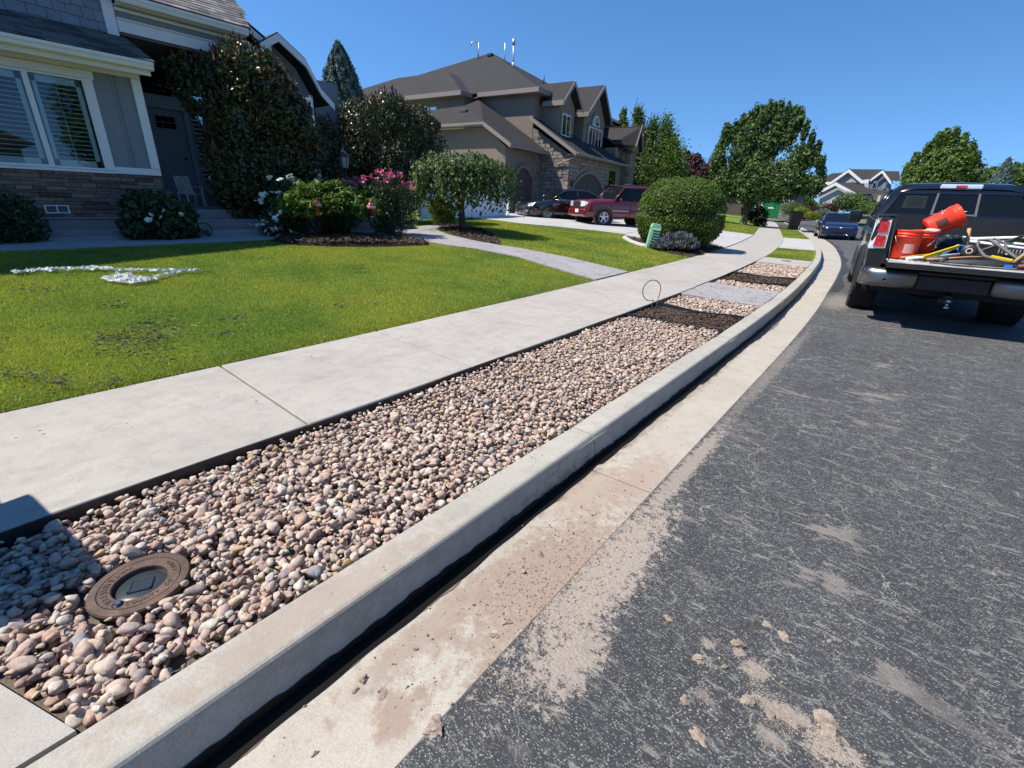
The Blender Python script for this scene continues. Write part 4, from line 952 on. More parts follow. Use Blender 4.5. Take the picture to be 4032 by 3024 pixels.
def in_arch(px_, pz_, x0, x1, zs, rise): return x0 < px_ < x1 and pz_ < zs + rise*(1-(2*(px_-x0)/(x1-x0)-1)**2)
z = GZ
while z < 4.9:
    h_ = random.uniform(.13, .24); s = 0
    while s < 2.4:
        w_ = random.uniform(.18, .5); w2 = min(w_, 2.4-s)
        if z+h_ < 3.85+s*.55 and w2 > .06: stone_at((.0, s, z), (0, 1, 0), (0, 0, 1), w2, h_, (-1, 0, 0))
        s += w_
    z += h_
z = GZ
while z < 3.8:
    h_ = min(random.uniform(.14, .26), 3.84-z); s = 0
    if h_ < .05: break
    while s < 5.9:
        w_ = random.uniform(.2, .5); w2 = min(w_, 5.95-s)
        cxx_, czz_ = s+w2/2, z+h_/2
        if not in_arch(cxx_, czz_, .25, 5.25, 2.45, .95) and w2 > .06: stone_at((s, .03, z), (1, 0, 0), (0, 0, 1), w2, h_, (0, -1, 0))
        s += w_
    z += h_
z = GZ                                                            # stone end of the garage wing
while z < 3.9:
    h_ = random.uniform(.14, .24); s = -.85
    while s < 0:
        w_ = random.uniform(.2, .45); w2 = min(w_, -s)
        if w2 > .06: stone_at((s, 1.85, z), (1, 0, 0), (0, 0, 1), w2, h_, (0, -1, 0))
        s += w_
    z += h_
arched(.45, 5.05, GZ, 2.3, .8, .0, DOORB, 5, .13)
# flat stucco band over the arch
O1 = arch_pts(.30, 5.20, 2.3, 2.34, .92)[1:-1]; O2 = arch_pts(.22, 5.28, 2.3, 2.5, 1.05)[1:-1]; mb = MB()
for p0, p1, q0, q1 in zip(O1[:-1], O1[1:], O2[:-1], O2[1:]): mb.prism([(p0[0], -.04, p0[1]), (p1[0], -.04, p1[1]), (q1[0], -.04, q1[1]), (q0[0], -.04, q0[1])], (0, .07, 0))
mb.build('arch_band', STUCCO, fixn=True, **K2)
# green entry door with tall transom, porch piers
MB().box(5.95, 7.4, -.02, .03, GZ, 3.7).build('entry_frame', SURR, **K2)
gd = MB().box(6.1, 7.05, -.06, -.02, GZ+.05, 2.35).build('entry_door', simple('green_door', (.012, .10, .055), .5, var=.1), **K2)
MB().box(6.2, 6.95, -.075, -.06, 1.3, 2.25, b=.01).build('panel', simple('green_panel', (.015, .12, .065), .5), gd)
MB().box(6.1, 7.25, -.05, -.02, 2.5, 3.5).build('pane', MAT['glass_dark'], **K2)
MB().box(7.12, 7.3, -.05, -.02, GZ+.05, 2.35).build('pane', MAT['glass_dark'], **K2)
for (lx, lz) in ((.16, 2.3), (5.5, 2.25)):
    MB().lathe([(.0, .0), (.07, .03), (.08, .25), (.1, .27), (.0, .38)], 8, T=Matrix.Translation((lx, -.16, lz))).build('wall_lantern', MAT['plastic_black'], **K2)
# dormers
def dormer(x0, x1, yf, zb, ze_, zp, xp, ov=.28):
    MB().prism([(x0, yf, zb), (x1, yf, zb), (x1, yf, ze_), (xp, yf, zp-.28), (x0, yf, ze_)], (0, 6.0, 0)).build('dormer_wall', STUCCO, fixn=True, **K2)
    k = (zp-ze_)/(xp-x0+ov); rl = [(x0-ov, yf-.4, ze_), (xp, yf-.4, zp), (xp, yf+6, zp), (x0-ov, yf+6, ze_)]; rr = [(x1+ov, yf-.4, ze_), (xp, yf-.4, zp), (xp, yf+6, zp), (x1+ov, yf+6, ze_)]
    slab_roof([rl, rr], 'dormer_roof')
    mb = MB()
    for (a, b) in (((x0-ov, ze_), (xp, zp)), ((xp, zp), (x1+ov, ze_))): mb.prism([(a[0], yf-.41, a[1]+.02), (b[0], yf-.41, b[1]+.02), (b[0], yf-.41, b[1]-.24), (a[0], yf-.41, a[1]-.2)], (0, -.03, 0))
    mb.build('rake_board', TRIMB, fixn=True, **K2)
    MB().box(x0-ov-.03, x0-ov, yf-.4, yf+.9, ze_-.22, ze_+.02).build('fascia', TRIMB, **K2); MB().box(x0-ov, x0+.12, yf-.4, yf+.9, ze_-.2, ze_-.18).build('soffit', TRIMB, **K2)
dormer(.85, 2.85, 1.3, 4.7, 6.62, 7.75, 1.78)
dormer(4.1, 7.45, 1.2, 4.6, 6.55, 8.33, 5.9)
REFL = m_glass('upper_glass', (.03, .035, .04), .95, .22)
def bwin(x0, x1, z0, z1_, y, div):
    MB().box(x0-.13, x1+.13, y-.07, y, z0-.13, z1_+.13, b=.01).build('window_surround', SURR, **K2)
    mb = MB(); w_ = .05; mb.box(x0, x1, y-.10, y-.07, z0, z0+w_); mb.box(x0, x1, y-.10, y-.07, z1_-w_, z1_)
    xs = [x0] + [x0+(x1-x0)*d for d in div] + [x1-w_]
    for xx in xs: mb.box(xx, xx+w_, y-.10, y-.07, z0+w_, z1_-w_)
    wo_ = mb.build('window', MAT['white'], **K2)
    for a, b in zip(xs[:-1], xs[1:]): MB().box(a+w_, b, y-.085, y-.075, z0+w_, z1_-w_).build('pane', REFL, wo_)
bwin(1.15, 2.25, 5.02, 6.12, 1.3, [.48])
bwin(4.75, 6.95, 4.72, 5.95, 1.2, [.27, .5, .75])
# arched light above
mb = MB(); n = 12; R1, R2, RC = .55, .47, (5.85, 6.12)
MB().prism([(RC[0]+.72*math.cos(a), 1.14, RC[1]-.12+.85*math.sin(a)) for a in [math.pi*i/n for i in range(n+1)]], (0, .05, 0)).build('window_surround', SURR, fixn=True, **K2)
for i in range(n):
    a, b = math.pi*i/n, math.pi*(i+1)/n; mb.prism([(RC[0]+R1*math.cos(a), 1.10, RC[1]+R1*math.sin(a)), (RC[0]+R1*math.cos(b), 1.10, RC[1]+R1*math.sin(b)), (RC[0]+R2*math.cos(b), 1.10, RC[1]+R2*math.sin(b)), (RC[0]+R2*math.cos(a), 1.10, RC[1]+R2*math.sin(a))], (0, .03, 0))
mb.box(RC[0]-R1, RC[0]+R1, 1.10, 1.13, RC[1]-.05, RC[1]); aw = mb.build('arched_window', MAT['white'], fixn=True, **K2)
MB().prism([(RC[0]+R2*math.cos(a), 1.115, RC[1]+R2*math.sin(a)) for a in [math.pi*i/n for i in range(n+1)]], (0, .01, 0)).build('pane', REFL, aw, fixn=True)
# entrance porch: piers, arch and little gable
for (x0, x1, yy) in ((7.5, 8.55, .2), (8.9, 10.1, -.4)):
    z = GZ
    MB().box(x0+.05, x1-.05, yy+.05, yy+.9, GZ, 5.0).build('pier', simple('pier_mortar', (.19, .165, .14), .95), **K2)
    while z < 5.0:
        h_ = min(random.uniform(.16, .28), 5.02-z); s = x0
        if h_ < .06: break
        while s < x1:
            w_ = random.uniform(.25, .5); w2 = min(w_, x1-s)
            if w2 > .08: stone_at((s, yy+.05, z), (1, 0, 0), (0, 0, 1), w2, h_, (0, -1, 0))
            s += w_
        s = yy+.05
        while s < yy+.85:
            w_ = random.uniform(.25, .4); w2 = min(w_, yy+.9-s); 
            if w2 > .08: stone_at((x0+.05, s, z), (0, 1, 0), (0, 0, 1), w2, h_, (-1, 0, 0))
            s += w_
        z += h_
me = extra.mesh('wall_stones', ST); at = me.attributes.new('rnd', 'FLOAT', 'FACE'); at.data.foreach_set('value', np.array(ern, np.float32)); tag(link_mesh('wall_stones', me, sv2), kind='stuff')
print('house stones', cnt)
MB().box(7.4, 10.1, .5, 2.4, 3.9, 4.9).build('porch_header', STUCCO, **K2); MB().box(8.4, 9.0, 0, .5, 4.3, 5.1).build('porch_arch', STUCCO, **K2)
slab_roof([[(8.6, -.75, 5.2), (9.35, -.75, 6.5), (9.35, 4, 6.5), (7.6, 4, 5.25), (7.6, .6, 5.25)], [(10.3, -.75, 5.0), (9.35, -.75, 6.5), (9.35, 4, 6.5), (10.3, 4, 5.0)]], 'porch_roof')
MB().prism([(8.7, -.5, 4.9), (10.15, -.5, 4.9), (10.15, -.5, 5.1), (9.35, -.5, 6.3), (8.7, -.5, 5.2)], (0, 1.5, 0)).build('porch_gable', simple('stone_gable', (.20, .17, .14), .9, var=.4, scale=5, bump=.6), fixn=True, **K2)
mb = MB(); mb.prism([(8.55, -.77, 5.15), (9.35, -.77, 6.53), (9.35, -.77, 6.25), (8.7, -.77, 5.05)], (0, -.03, 0)); mb.prism([(10.35, -.77, 4.9), (9.35, -.77, 6.53), (9.35, -.77, 6.25), (10.2, -.77, 4.8)], (0, -.03, 0)); mb.build('rake_board', TRIMB, fixn=True, **K2)
slab_roof([[(7.9, -.35, 4.75), (9.3, -.5, 4.95), (9.3, 2.5, 6.4), (7.35, 2.5, 6.45), (7.35, 1.4, 5.9)]], 'entry_roof')
# roof vents and pipes
def onroof(x, y): return E_ + s_*min(x-x0_, y-y0_)
x0_, y0_ = -.5, 1.95
def pipe(x, y, h, r=.045, cap=False, hook=False, m='pipe'):
    z = onroof(x, y)-.1; pts = [(x, y, z), (x, y, z+h)]
    if hook: pts += [(x-.05, y+.05, z+h+.15), (x-.2, y+.2, z+h+.2), (x-.33, y+.33, z+h+.12), (x-.36, y+.36, z+h-.1)]
    mb = MB(); mb.tube(pts, r, 8)
    if cap: mb.tube([(x, y, z+h), (x, y, z+h+.3)], r*1.9, 10); mb.tube([(x, y, z), (x, y, z+.3)], r*1.8, 8)
    mb.build('vent_pipe', MAT[m], **K2)
PIPES = []
def box_vent(x, y, z, rz=0):
    T = Matrix.Translation((x, y, z)) @ Matrix.Rotation(rz, 4, 'Z'); MB().box(-.1, .25, -.22, .22, -.02, .17, T=T, b=.03).build('roof_vent', simple('black_vent', (.03, .028, .027), .7), **K2)
pipe(8.25, 12.25, .9, .035, hook=True); pipe(8.0, 12.0, 1.1, .035)
pipe(7.75, 9.5, 1.2, .035); pipe(7.75, 8.75, 1.4, .06, cap=True); pipe(7.0, 5.75, .6, .04, m='plastic_black')
box_vent(8.3, 11.2, onroof(8.3, 11.2)); box_vent(-2.75, 5.2, 5.72)

# ------------------------------------------------------------------ vegetation
def leafmat(name, stops, gloss=.45, spec=.4, tr=.3, tl=None, var=.25):
    return m_attr(name, stops, gloss, var, 3, spec, transl=tr, tl=tl)
BARK = simple('grey_bark', (.10, .08, .065), .95, var=.35, scale=10, bump=.8, bscale=40)
def leaves(name, pts, nrm, size, mat, par=None, asp=.5, droop=0., jit=.9, fold=.25, w=True, taper=False):
    n = len(pts); N = nrm/(np.linalg.norm(nrm, axis=1, keepdims=True)+1e-9) + rng.normal(0, jit, (n, 3)); N /= np.linalg.norm(N, axis=1, keepdims=True)
    A = rng.normal(size=(n, 3)); A[:, 2] -= droop; U_ = np.cross(N, np.cross(A, N)); U_ /= np.linalg.norm(U_, axis=1, keepdims=True)+1e-9; W_ = np.cross(N, U_)
    s = (size*rng.uniform(.6, 1.25, n))[:, None]; c = pts
    V = np.stack([c - U_*s*.5, c + W_*s*asp*.5 + N*s*fold*.3 - U_*s*(.08), c + U_*s*.5, c - W_*s*asp*.5 + N*s*fold*.3 - U_*s*.08], 1).reshape(-1, 3)
    b = np.arange(n)*4; Fa = np.stack([b, b+1, b+2, b+2, b+3, b], 1).reshape(-1, 3); r = np.repeat(np.clip(rng.beta(2.2, 2.2, n), 0, 1), 2)
    return link_mesh(name, np_mesh(name, V, Fa, mat, r), par, w)
def blob_pts(cl, n, shell=.55, rough=.14):
    """cl: list of (cx,cy,cz,rx,ry,rz); points spread near the surface of each lump, uneven outline"""
    cl = np.array(cl, float); wgt = (cl[:, 3]*cl[:, 4]+cl[:, 4]*cl[:, 5])**.75; idx = rng.choice(len(cl), n, p=wgt/wgt.sum())
    d = rng.normal(size=(n, 3)); d /= np.linalg.norm(d, axis=1, keepdims=True); r = (shell + (1-shell)*rng.random(n)**.5)
    ph = np.sin(d[:, 0]*7+idx)*np.sin(d[:, 1]*6+idx*2)*np.sin(d[:, 2]*8+idx*3); r = r*(1 + rough*ph + rng.normal(0, rough*.35, n))
    return cl[idx, :3] + d*r[:, None]*cl[idx, 3:], d
def sub_lumps(cx_, cy_, cz_, rx, ry, rz, n, k=.33, zmin=None):
    out = []
    for i in range(n):
        d = rng.normal(size=3); d /= np.linalg.norm(d); f = rng.uniform(.45, .8); kk = k*rng.uniform(.7, 1.3)
        p = (cx_+d[0]*rx*f, cy_+d[1]*ry*f, cz_+d[2]*rz*f)
        out.append((*p, rx*kk, ry*kk, rz*kk))
    return out
def trunk(par, base, top, r0, r1, limbs, name='trunk', w=True):
    mb = MB(); b, t_ = Vector(base), Vector(top); pts = [b, b.lerp(t_, .35)+Vector((random.uniform(-.05, .05), random.uniform(-.05, .05), 0)), b.lerp(t_, .7)+Vector((random.uniform(-.06, .06),)*2+(0,)), t_]
    mb.tube([b-Vector((0, 0, .1)), b+Vector((0, 0, .06))]+pts[1:], [r0*1.5, r0*1.08, r0*.92, r0*.7, r1], 9)
    for l in limbs:
        e = Vector(l); s = b.lerp(t_, random.uniform(.45, .95)); mid = s.lerp(e, .5)+Vector((0, 0, .12*(e-s).length)); mb.tube([s, mid, e], [r1*.9, r1*.6, r1*.25], 6)
    return mb.build(name, BARK, par, w)
def tree(name, base, lumps, nleaf, lsize, mat, label, cat='tree', group=None, tr=None, jit=.9, asp=.55, shell=.5, rough=.16, droop=0., crown='crown'):
    r = empty(name, base, 0, label, cat, group)
    if tr: trunk(r, base, tr[0], tr[1], tr[2], [l[:3] for l in lumps[:8]])
    p, d = blob_pts(lumps, nleaf, shell, rough); p = p[p[:, 2] > base[2]+.03] if True else p; d = d[:len(p)]
    leaves(crown, p, d, lsize, mat, r, asp=asp, jit=jit, droop=droop)
    return r
LILAC = leafmat('lilac_leaf', [(0, (.026, .034, .012)), (.5, (.055, .068, .019)), (.8, (.095, .11, .030)), (1, (.14, .14, .055))], .33, .5, .12)
SEED = m_attr('brown_seed_head', [(0, (.07, .030, .014)), (1, (.20, .085, .038))], .85, .3, 20)
def spikes(name, p, size, mat, par, w=True):
    """upright pointed seed clusters"""
    n = len(p); a = rng.uniform(0, 6.28, n); h = size*rng.uniform(.6, 1.4, n); s = h*.22; V = []; Fa = []
    for k in range(3):
        aa = a + k*2.1; V.append(p + np.stack([np.cos(aa)*s, np.sin(aa)*s, 0*s], 1))
    tip = p + np.stack([rng.normal(0, .15, n)*h, rng.normal(0, .15, n)*h, h], 1); V = np.stack(V+[tip], 1).reshape(-1, 3); b = np.arange(n)*4
    Fa = np.concatenate([np.stack([b, b+1, b+3], 1), np.stack([b+1, b+2, b+3], 1), np.stack([b+2, b, b+3], 1)])
    return link_mesh(name, np_mesh(name, V, Fa, mat, rng.random(len(Fa))), par, w)
def lilac(base, lumps, n, label, ls=.085):
    r = tree('lilac_bush', base, lumps, n, ls, LILAC, label, 'lilac', 'large lilac bushes', tr=None, jit=.8, asp=.6, shell=.5, droop=.4, rough=.2)
    mb = MB()
    for i in range(12):
        a = random.uniform(0, 6.28); l = random.choice(lumps); mb.tube([(base[0]+math.cos(a)*.15, base[1]+math.sin(a)*.15, base[2]-.05), (base[0]*.6+l[0]*.4, base[1]*.6+l[1]*.4, base[2]+(l[2]-base[2])*.5), (l[0], l[1], l[2])], [.05, .035, .012], 6)
    mb.build('stem', BARK, r, True)
    p, d = blob_pts(lumps, n//22, 1.0, .16); k = d[:, 2] > -.1; tag(spikes('seed_clusters', p[k], .12, SEED, r), kind='stuff')
    return r
# big lilac over the porch steps
def P_on(px_, py_, x):                                            # point at a given bearing on the plane X=x
    d = m3 @ Vector((px_-2016, -(py_-1512), -F_PX)); s = x/d.x; return (x, d.y*s, H+d.z*s)
LB = (-10.15, 4.85, .62)
lum = []
for (px_, py_, rr, xx) in ((1000, 330, .50, -9.1), (880, 320, .42, -9.6), (790, 370, .38, -9.8), (715, 280, .26, -9.9), (1080, 440, .5, -9.0), (950, 500, .52, -9.2), (900, 600, .42, -9.5), (1150, 520, .42, -8.9), (1190, 600, .38, -9.0), (1090, 640, .5, -9.0), (960, 700, .6, -9.1), (960, 760, .40, -9.2), (1200, 720, .3, -9.0), (1060, 800, .35, -9.1), (930, 260, .33, -9.2), (1090, 330, .3, -9.1), (1040, 260, .2, -9.1), (1180, 440, .22, -8.9), (960, 840, .3, -9.2), (1240, 560, .2, -9.2)):
    q_ = P_on(px_, py_, xx-1.15); lum.append((*q_, rr*1.12, rr*1.12, rr*1.17))
lilac(LB, lum, 30000, 'largest lilac bush, dark with rusty seed heads, overhanging the porch steps of the grey house')
lum = []
for (px_, py_, rr, xx) in ((1430, 500, .62, -11.3), (1530, 460, .6, -11.3), (1620, 520, .6, -11.2), (1690, 600, .5, -11.2), (1400, 620, .6, -11.3), (1500, 640, .7, -11.1), (1620, 680, .6, -11.1), (1350, 560, .4, -11.5), (1660, 470, .35, -11.3), (1480, 760, .6, -11.2), (1380, 740, .5, -11.3), (1600, 770, .5, -11.2), (1560, 420, .25, -11.3), (1710, 500, .2, -11.3)):
    q_ = P_on(px_, py_, xx-1.3); lum.append((*q_, rr*1.1, rr*1.1, rr*1.1))
lilac((-12.5, 8.6, .7), lum, 26000, 'second lilac bush with glossy leaves, between the blue conifer and the weeping tree', .095)
lum = []
for (px_, py_, rr, xx) in ((1260, 520, .35, -11.0), (1290, 620, .5, -11.0), (1270, 720, .5, -11.0), (1300, 800, .4, -11.0), (1235, 640, .3, -10.8)):
    q_ = P_on(px_, py_, xx-1.); lum.append((*q_, rr*1.1, rr*1.1, rr*1.1))
lilac((-11.9, 7.0, .66), lum, 8000, 'narrow dark lilac bush filling the gap between the two larger ones')
# blue columnar conifer behind
CON = leafmat('blue_needles', [(0, (.06, .10, .085)), (.6, (.12, .18, .16)), (1, (.22, .29, .27))], .7, .2, .1)
def conifer(base, h, r0, n, mat, label, name='conifer', size=.1, group=None):
    rt = empty(name, base, 0, label, 'conifer', group); MB().tube([base, (base[0], base[1], base[2]+h*.5)], [.13, .06], 8).build('trunk', BARK, rt, True)
    k = rng.random(n)**.8; z = k*h; nb = 40; rad = r0*(np.minimum(1, (1-k)*1.9+.02))**.75*np.minimum(1, .55+k*2.2); a = rng.uniform(0, 6.28, n)
    lob = 1 + .16*np.sin(a*9+np.floor(z*2.2)*1.7) + .08*np.sin(a*17+z*5); q = rng.uniform(.6, 1, n)**.6
    p = np.stack([base[0]+np.cos(a)*rad*lob*q, base[1]+np.sin(a)*rad*lob*q, base[2]+.2+z+rng.normal(0, .05, n)], 1); d = np.stack([np.cos(a), np.sin(a), .6+0*a], 1)
    leaves('foliage', p, d, size, mat, rt, asp=.28, jit=.45, droop=-1.6); return rt
cb_ = P_on(1378, 700, -21.5)
conifer((cb_[0], cb_[1], .9), P_on(1352, 200, -21.5)[2]-.9, 1.35, 26000, CON, 'tall pointed blue green conifer rising behind the lilac bushes', size=.22)
# weeping tree
WEEP = leafmat('weeping_leaf', [(0, (.028, .058, .012)), (.5, (.065, .11, .022)), (1, (.14, .19, .045))], .5, .4, .28)
wb = (-9.81, 9.62, .62); wt = empty('weeping_tree', wb, 0, 'small weeping mulberry tree with a grey trunk and umbrella crown', 'tree')
trunk(wt, wb, (wb[0]-.02, wb[1]-.05, 1.75), .095, .08, [(wb[0]+.6, wb[1]+.6, 2.2), (wb[0]-.6, wb[1]-.5, 2.25), (wb[0]+.5, wb[1]-.6, 2.15), (wb[0]-.5, wb[1]+.7, 2.2)])
pts = []; mb = MB()
for i in range(330):
    a = random.uniform(0, 6.28); R0 = random.uniform(.25, 1.42)*(1.0 + .12*math.sin(a*3)); zt0 = 2.52 - .28*(R0/1.3)**2 + random.uniform(-.12, .07); L = random.uniform(.35, 1.3)*(.3+.7*R0/1.3)
    path = [(wb[0]+math.cos(a)*R0*f, wb[1]+math.sin(a)*R0*f, 1.8+(zt0-1.8)*math.sin(f*1.57)) for f in (.2, .6, 1)] + [(wb[0]+math.cos(a)*(R0+.10*g_), wb[1]+math.sin(a)*(R0+.10*g_), zt0-L*g_-.06) for g_ in (.5, 1)]
    if i % 5 == 0: mb.tube(path, [.015, .012, .01, .006, .003], 4)
    for k in range(46):
        f = random.random()**.7*4; j = min(3, int(f)); p = Vector(path[j]).lerp(Vector(path[j+1]), f-j); pts.append((p.x+random.gauss(0, .07), p.y+random.gauss(0, .07), p.z+random.gauss(0, .05)))
mb.build('branches', BARK, wt, True); pts = np.array(pts); d = pts-np.array([wb[0], wb[1], 1.6]); leaves('crown', pts, d, .115, WEEP, wt, asp=.55, jit=.45, droop=1.6)
# fallen-off leaders on top
# shrubs and flowers
YEL = leafmat('yellow_green_leaf', [(0, (.10, .15, .015)), (.5, (.22, .27, .03)), (1, (.38, .40, .06))], .5, .4, .35)
tree('golden_shrub', (-10.25, 9.15, .64), sub_lumps(-10.25, 9.15, 1.05, .42, .42, .38, 9, .5), 5200, .075, YEL, 'yellow green spirea shrub at the foot of the weeping tree', 'shrub', jit=.8, asp=.4)
PEO = leafmat('peony_leaf', [(0, (.06, .11, .015)), (.5, (.13, .20, .028)), (1, (.24, .30, .05))], .45, .45, .35)
pc = (-9.0, 5.15, .66); pr_ = empty('peony_clump', pc, 0, 'broad bright green peony clump without flowers in the mulched bed', 'plant')
mb = MB(); pts = []; dd = []
for i in range(150):
    a = random.uniform(0, 6.28); R0 = random.uniform(.1, 1.0); h = .95*(1-.35*R0*R0)*random.uniform(.8, 1.08); e = (pc[0]+math.cos(a)*R0*.62, pc[1]+math.sin(a)*R0*1.05, pc[2]+h)
    mb.tube([(pc[0]+math.cos(a)*R0*.15, pc[1]+math.sin(a)*R0*.3, pc[2]-.03), (pc[0]+math.cos(a)*R0*.4, pc[1]+math.sin(a)*R0*.6, pc[2]+h*.6), e], [.008, .006, .004], 4)
    for k in range(26):
        b = random.uniform(0, 6.28); f = random.random(); pts.append((e[0]+math.cos(b)*.14*f, e[1]+math.sin(b)*.14*f, e[2]-.3*random.random()**1.5+.04)); dd.append((math.cos(b)*.6, math.sin(b)*.6, 1))
mb.build('stems', leafmat('green_stem', [(0, (.05, .08, .015)), (1, (.09, .12, .03))]), pr_, True); leaves('foliage', np.array(pts), np.array(dd), .15, PEO, pr_, asp=.26, jit=.5, droop=.3)
# roses
def bloom(mat, r=.045):
    mb = MB()
    for k in range(11):
        a = k*2.4; rr = r*1.25*(1-.07*k); t_ = .55+.09*k
        P = []
        for i in range(4):
            u_ = i/3; row = []
            for j in range(5):
                v_ = (j/4-.5)*1.5; row.append((math.cos(a+v_)*rr*math.sin(t_*0+u_*1.35)*(1-.06*k), math.sin(a+v_)*rr*math.sin(u_*1.35)*(1-.06*k), rr*(.2+.9*u_*(.4+.09*k))))
            P.append(row)
        mb.grid(P, 0, True)
    return mb.mesh('rose_bloom', mat)
PINK = simple('pink_petal', (.62, .14, .25), .6, var=.3, scale=30); PINKM = bloom(PINK); WHT = simple('white_petal', (.74, .76, .72), .6, var=.08, scale=30); WHITEM = bloom(WHT, .05)
ROSELEAF = leafmat('rose_leaf', [(0, (.018, .04, .014)), (.5, (.04, .075, .026)), (1, (.10, .14, .06))], .35, .6, .25)
def rosebush(base, lumps, n, blooms, me, label, cat='rose bush', s=1.0):
    r = tree('rose_bush', base, lumps, n, .055, ROSELEAF, label, cat, jit=.9, asp=.6, rough=.25, shell=.4, crown='foliage')
    mb = MB()
    for i in range(14): l = random.choice(lumps); mb.tube([(base[0]+random.gauss(0, .06), base[1]+random.gauss(0, .06), base[2]-.04), (l[0], l[1], l[2])], [.012, .007], 5)
    mb.build('canes', BARK, r, True)
    for (x, y, z) in blooms:
        o = bpy.data.objects.new('bloom', me); COL.objects.link(o); o.parent = r; o.location = (x-base[0], y-base[1], z-base[2]); o.rotation_euler = (random.gauss(.25, .5), random.gauss(.4, .5), random.uniform(0, 6)); sc_ = s*random.uniform(.75, 1.15); o.scale = (sc_,)*3
    return r
def bl(list_, x, spread=.09, n=3, xj=.12):
    out = []
    for (px_, py_) in list_:
        for k in range(n): q_ = P_on(px_, py_, x); out.append((q_[0]+random.gauss(0, xj), q_[1]+random.gauss(0, spread), q_[2]+random.gauss(0, spread*.55)))
    return out
def k4(x, y): return 950+x/2.765, 650+y/2.765
lum = [(*P_on(*k4(px_, py_), -9.15), rr, rr, rr) for px_, py_, rr in ((1600, 250, .32), (1720, 380, .34), (1600, 480, .36), (1500, 330, .28), (1780, 560, .3), (1650, 650, .32), (1500, 600, .25), (1820, 300, .18), (1560, 740, .25))]
rosebush((-9.1, 6.45, .62), lum, 7500, bl([k4(*p) for p in ((1510, 80), (1560, 110), (1620, 130), (1690, 110), (1590, 170), (1540, 180), (1780, 200), (1830, 250), (1690, 270), (1640, 90), (1480, 150), (1720, 140))], -9.0, .05, 5), PINKM, 'tall pink rose bush at the right end of the flower bed')
lum = [(*P_on(*k4(px_, py_), -9.7), rr, rr, rr) for px_, py_, rr in ((1120, 300, .28), (1250, 280, .28), (1350, 350, .3), (1200, 420, .32), (1060, 380, .25), (1300, 480, .3), (1150, 560, .3))]
rosebush((-9.75, 5.6, .64), lum, 5200, bl([k4(*p) for p in ((1060, 190), (1100, 210), (1140, 215), (1200, 195), (1250, 160), (1300, 170), (1340, 150), (1280, 205))], -9.5, .05, 5), PINKM, 'lower pink rose bush behind the peony clump')
lum = [(*P_on(*k4(px_, py_), -9.45), rr, rr, rr) for px_, py_, rr in ((480, 280, .28), (580, 320, .3), (420, 400, .28), (560, 480, .3), (420, 560, .28), (520, 640, .3), (380, 680, .22), (620, 640, .25), (300, 660, .18), (480, 760, .2))]
rosebush((-9.45, 4.25, .62), lum, 7000, bl([k4(*p) for p in ((360, 165), (495, 140), (560, 200), (600, 225), (540, 170), (340, 300), (270, 340), (250, 400), (430, 340), (430, 395), (570, 300), (620, 300), (680, 300), (590, 410), (360, 530), (330, 560), (470, 520), (450, 580), (250, 660), (310, 640), (290, 700), (180, 660), (430, 720), (460, 715), (370, 770), (620, 745), (330, 690))], -9.3, .035, 3, .14), WHITEM, 'white flowering rose bush at the left end of the flower bed')
# dark shrubs by the grey house
HYD = leafmat('dark_broad_leaf', [(0, (.02, .04, .018)), (.6, (.04, .075, .03)), (1, (.08, .12, .05))], .4, .5, .2)
q_ = P_on(615, 860, -9.55); hb = (q_[0], q_[1], .6)
lum = [(*P_on(px_, py_, -9.5), rr, rr, rr*.9) for px_, py_, rr in ((560, 830, .3), (620, 820, .32), (690, 850, .3), (540, 890, .25), (640, 890, .3), (720, 900, .22))]
hy = tree('hydrangea_bush', hb, lum, 4200, .11, HYD, 'dark leafy hydrangea bush with few pale blooms at the corner of the grey house', 'shrub', jit=.6, asp=.7)
for (px_, py_) in ((590, 850), (650, 835), (640, 858), (600, 870), (715, 848), (580, 868)):
    q_ = P_on(px_, py_, -9.18); o = bpy.data.objects.new('bloom', WHITEM); COL.objects.link(o); o.parent = hy; o.location = Vector(q_)-Vector(hb); o.rotation_euler = (.2, .9, random.random()*6); o.scale = (.8, .8, .8)
lum = [(*P_on(px_, py_, -9.6), rr, rr, rr) for px_, py_, rr in ((20, 830, .3), (70, 850, .28), (100, 890, .25), (20, 900, .3), (-60, 850, .35), (-100, 920, .35), (60, 920, .25))]
tree('dark_shrub', (P_on(30, 940, -9.6)[0], P_on(30, 940, -9.6)[1], .6), lum, 5500, .065, HYD, 'dark green shrub cut off by the left edge, in front of the ledge stone', 'shrub', jit=.8, asp=.45)
# clipped round shrub
BOX_ = leafmat('clipped_leaf', [(0, (.045, .085, .012)), (.5, (.10, .165, .022)), (1, (.25, .31, .045))], .45, .4, .35)
bc = (-5.75, 15.35); lum = []
root_ = empty('round_shrub', (bc[0], bc[1], .28), 0, 'large clipped round green shrub beside the driveway and the utility box', 'shrub')
n = 42000; d = rng.normal(size=(n, 3)); d /= np.linalg.norm(d, axis=1, keepdims=True); nz = .05*np.sin(d[:, 0]*5+1)*np.sin(d[:, 1]*6)+.035*np.sin(d[:, 2]*13+d[:, 0]*11)*np.sin(d[:, 1]*12)
r = (1-.16*rng.random(n)**2.2+nz+rng.normal(0, .012, n)); P_ = np.stack([np.sign(d[:, 0])*np.abs(d[:, 0])**.88*1.32*(1-.12*d[:, 2]), d[:, 1]*1.33, np.sign(d[:, 2])*np.abs(d[:, 2])**.68*1.02], 1)*r[:, None] + np.array([bc[0], bc[1], 1.28]); k = P_[:, 2] > .34
leaves('crown', P_[k], d[k]+np.array([0, 0, .2]), .062, BOX_, root_, asp=.6, jit=.75)
